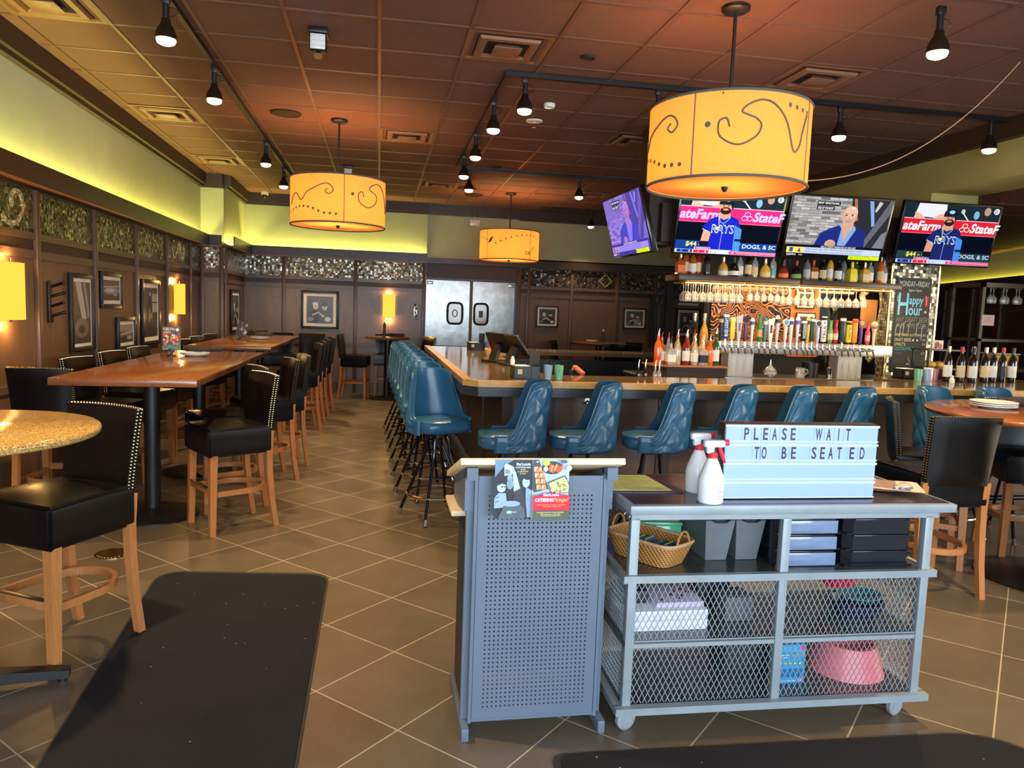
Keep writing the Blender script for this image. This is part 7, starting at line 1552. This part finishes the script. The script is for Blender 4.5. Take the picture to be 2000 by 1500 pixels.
bowl((2.03, 2.92, Z2 + 0.085), 0.075, 0.105, 0.10, pm('cherry_red_plastic', S(190, 20, 50), 0.25), 'cherry red bowl on the cart inner shelf', (0.1, 0, 0)) 
m = MB(); m.lathe([(0.08, 0), (0.10, 0.03), (0.10, 0.035), (0.09, 0.035), (0.07, 0.01), (0.0001, 0.01)], n=30); o = m.obj('navy_dish', pm('navy_plastic', S(26, 28, 60), 0.4), None, (2.04, 2.79, Z2)); o.scale = (1.2, 1.0, 1.6); tag(o, 'navy blue dish under the teal dish on the cart inner shelf', 'dish')
m = MB(); m.lathe([(0.055, 0), (0.085, 0.02), (0.085, 0.026), (0.075, 0.024), (0.05, 0.008), (0.0001, 0.008)], n=30); o = m.obj('teal_dish', pm('teal_plastic', S(24, 110, 112), 0.35), None, (2.05, 2.78, Z2 + 0.058)); o.scale = (1.15, 0.9, 1); tag(o, 'teal dish lying on the navy dish in the cart', 'dish')

# ------------------------------------------------------------------ floor mats and drain
def mat_poly(pts, r, z, n=6):
    out = []; N_ = len(pts)
    for i in range(N_):
        p = Vector(pts[i]); a_ = (Vector(pts[i - 1]) - p).normalized(); b_ = (Vector(pts[(i + 1) % N_]) - p).normalized(); rr = r[i]
        p0 = p + a_ * rr; p2 = p + b_ * rr
        for k in range(n + 1): t_ = k / n; out.append(tuple(p0 * (1 - t_) ** 2 + p * 2 * t_ * (1 - t_) + p2 * t_ * t_))
    return out
def carpet():
    t = NT('charcoal_carpet'); c = t.coord(); n = t.n('TexNoise', None, Vector=c, Scale=320.0, Detail=2.0); n2 = t.n('TexNoise', None, Vector=c, Scale=2.5, Detail=5.0); v = t.n('TexVoronoi', None, Vector=c, Scale=16.0, Randomness=1.0)
    f = t.math('ADD', t.math('MULTIPLY', n.outputs[0], 0.55), t.math('MULTIPLY', n2.outputs[0], 0.5)); fleck = t.math('LESS_THAN', v.outputs['Distance'], 0.055); w_ = t.n('SeparateColor', None, i0=v.outputs['Color']); fleck = t.math('MULTIPLY', fleck, t.math('GREATER_THAN', w_.outputs[0], 0.6))
    b = t.bsdf(Base_Color=t.mix(fleck, t.mix(f, S(18, 18, 21), S(44, 43, 46)), S(150, 144, 134)), Roughness=0.95); b.inputs['Specular IOR Level'].default_value = 0.15
    t.put(b.inputs['Normal'], t.n('Bump', None, Strength=0.5, Distance=0.004, Height=n.outputs[0])); return t.m
M_carp = carpet(); M_edge = pm('mat_rubber_edge', S(40, 36, 34), 0.6)
def floor_mat(pts, r, lab):
    t = thing('floor_mat', lab, 'mat', (0, 0, 0.0)); big = mat_poly(pts, r, 0); c = sum((Vector(p) for p in pts), Vector((0, 0))) / len(pts)
    m = MB(); m.prism(big, 0.0, 0.006); m.obj('rubber_border', M_edge, t)
    sm = [tuple(c + (Vector(p) - c) * 0.975) for p in big]; m = MB(); m.prism(sm, 0.004, 0.011); m.obj('carpet', M_carp, t)
floor_mat([(-0.24, 1.2), (-0.26, 4.42), (-1.24, 4.54), (-1.02, 1.2)], (0.1, 0.12, 0.2, 0.1), 'long charcoal carpet mat lying in the aisle at the lower left')
floor_mat([(0.62, 1.2), (2.9, 1.2), (2.42, 2.44), (0.64, 2.49)], (0.1, 0.1, 0.2, 0.06), 'charcoal carpet mat before the steel cart, cut by the bottom of the photo')
t = thing('floor_drain', 'round brass floor drain behind the chair by the granite table', 'floor drain', (-1.60, 4.88, 0.0))
m = MB(); m.lathe([(0.105, 0), (0.105, 0.004), (0.09, 0.005)], n=32); m.obj('rim', M_brass, t)
m = MB()
for k in range(9): x = -0.076 + 0.019 * k; L = math.sqrt(max(0.0, 0.0875 ** 2 - x * x)); m.box((x, 0, 0.006), (0.010, 2 * L, 0.003))
m.obj('grate', M_brass, t)
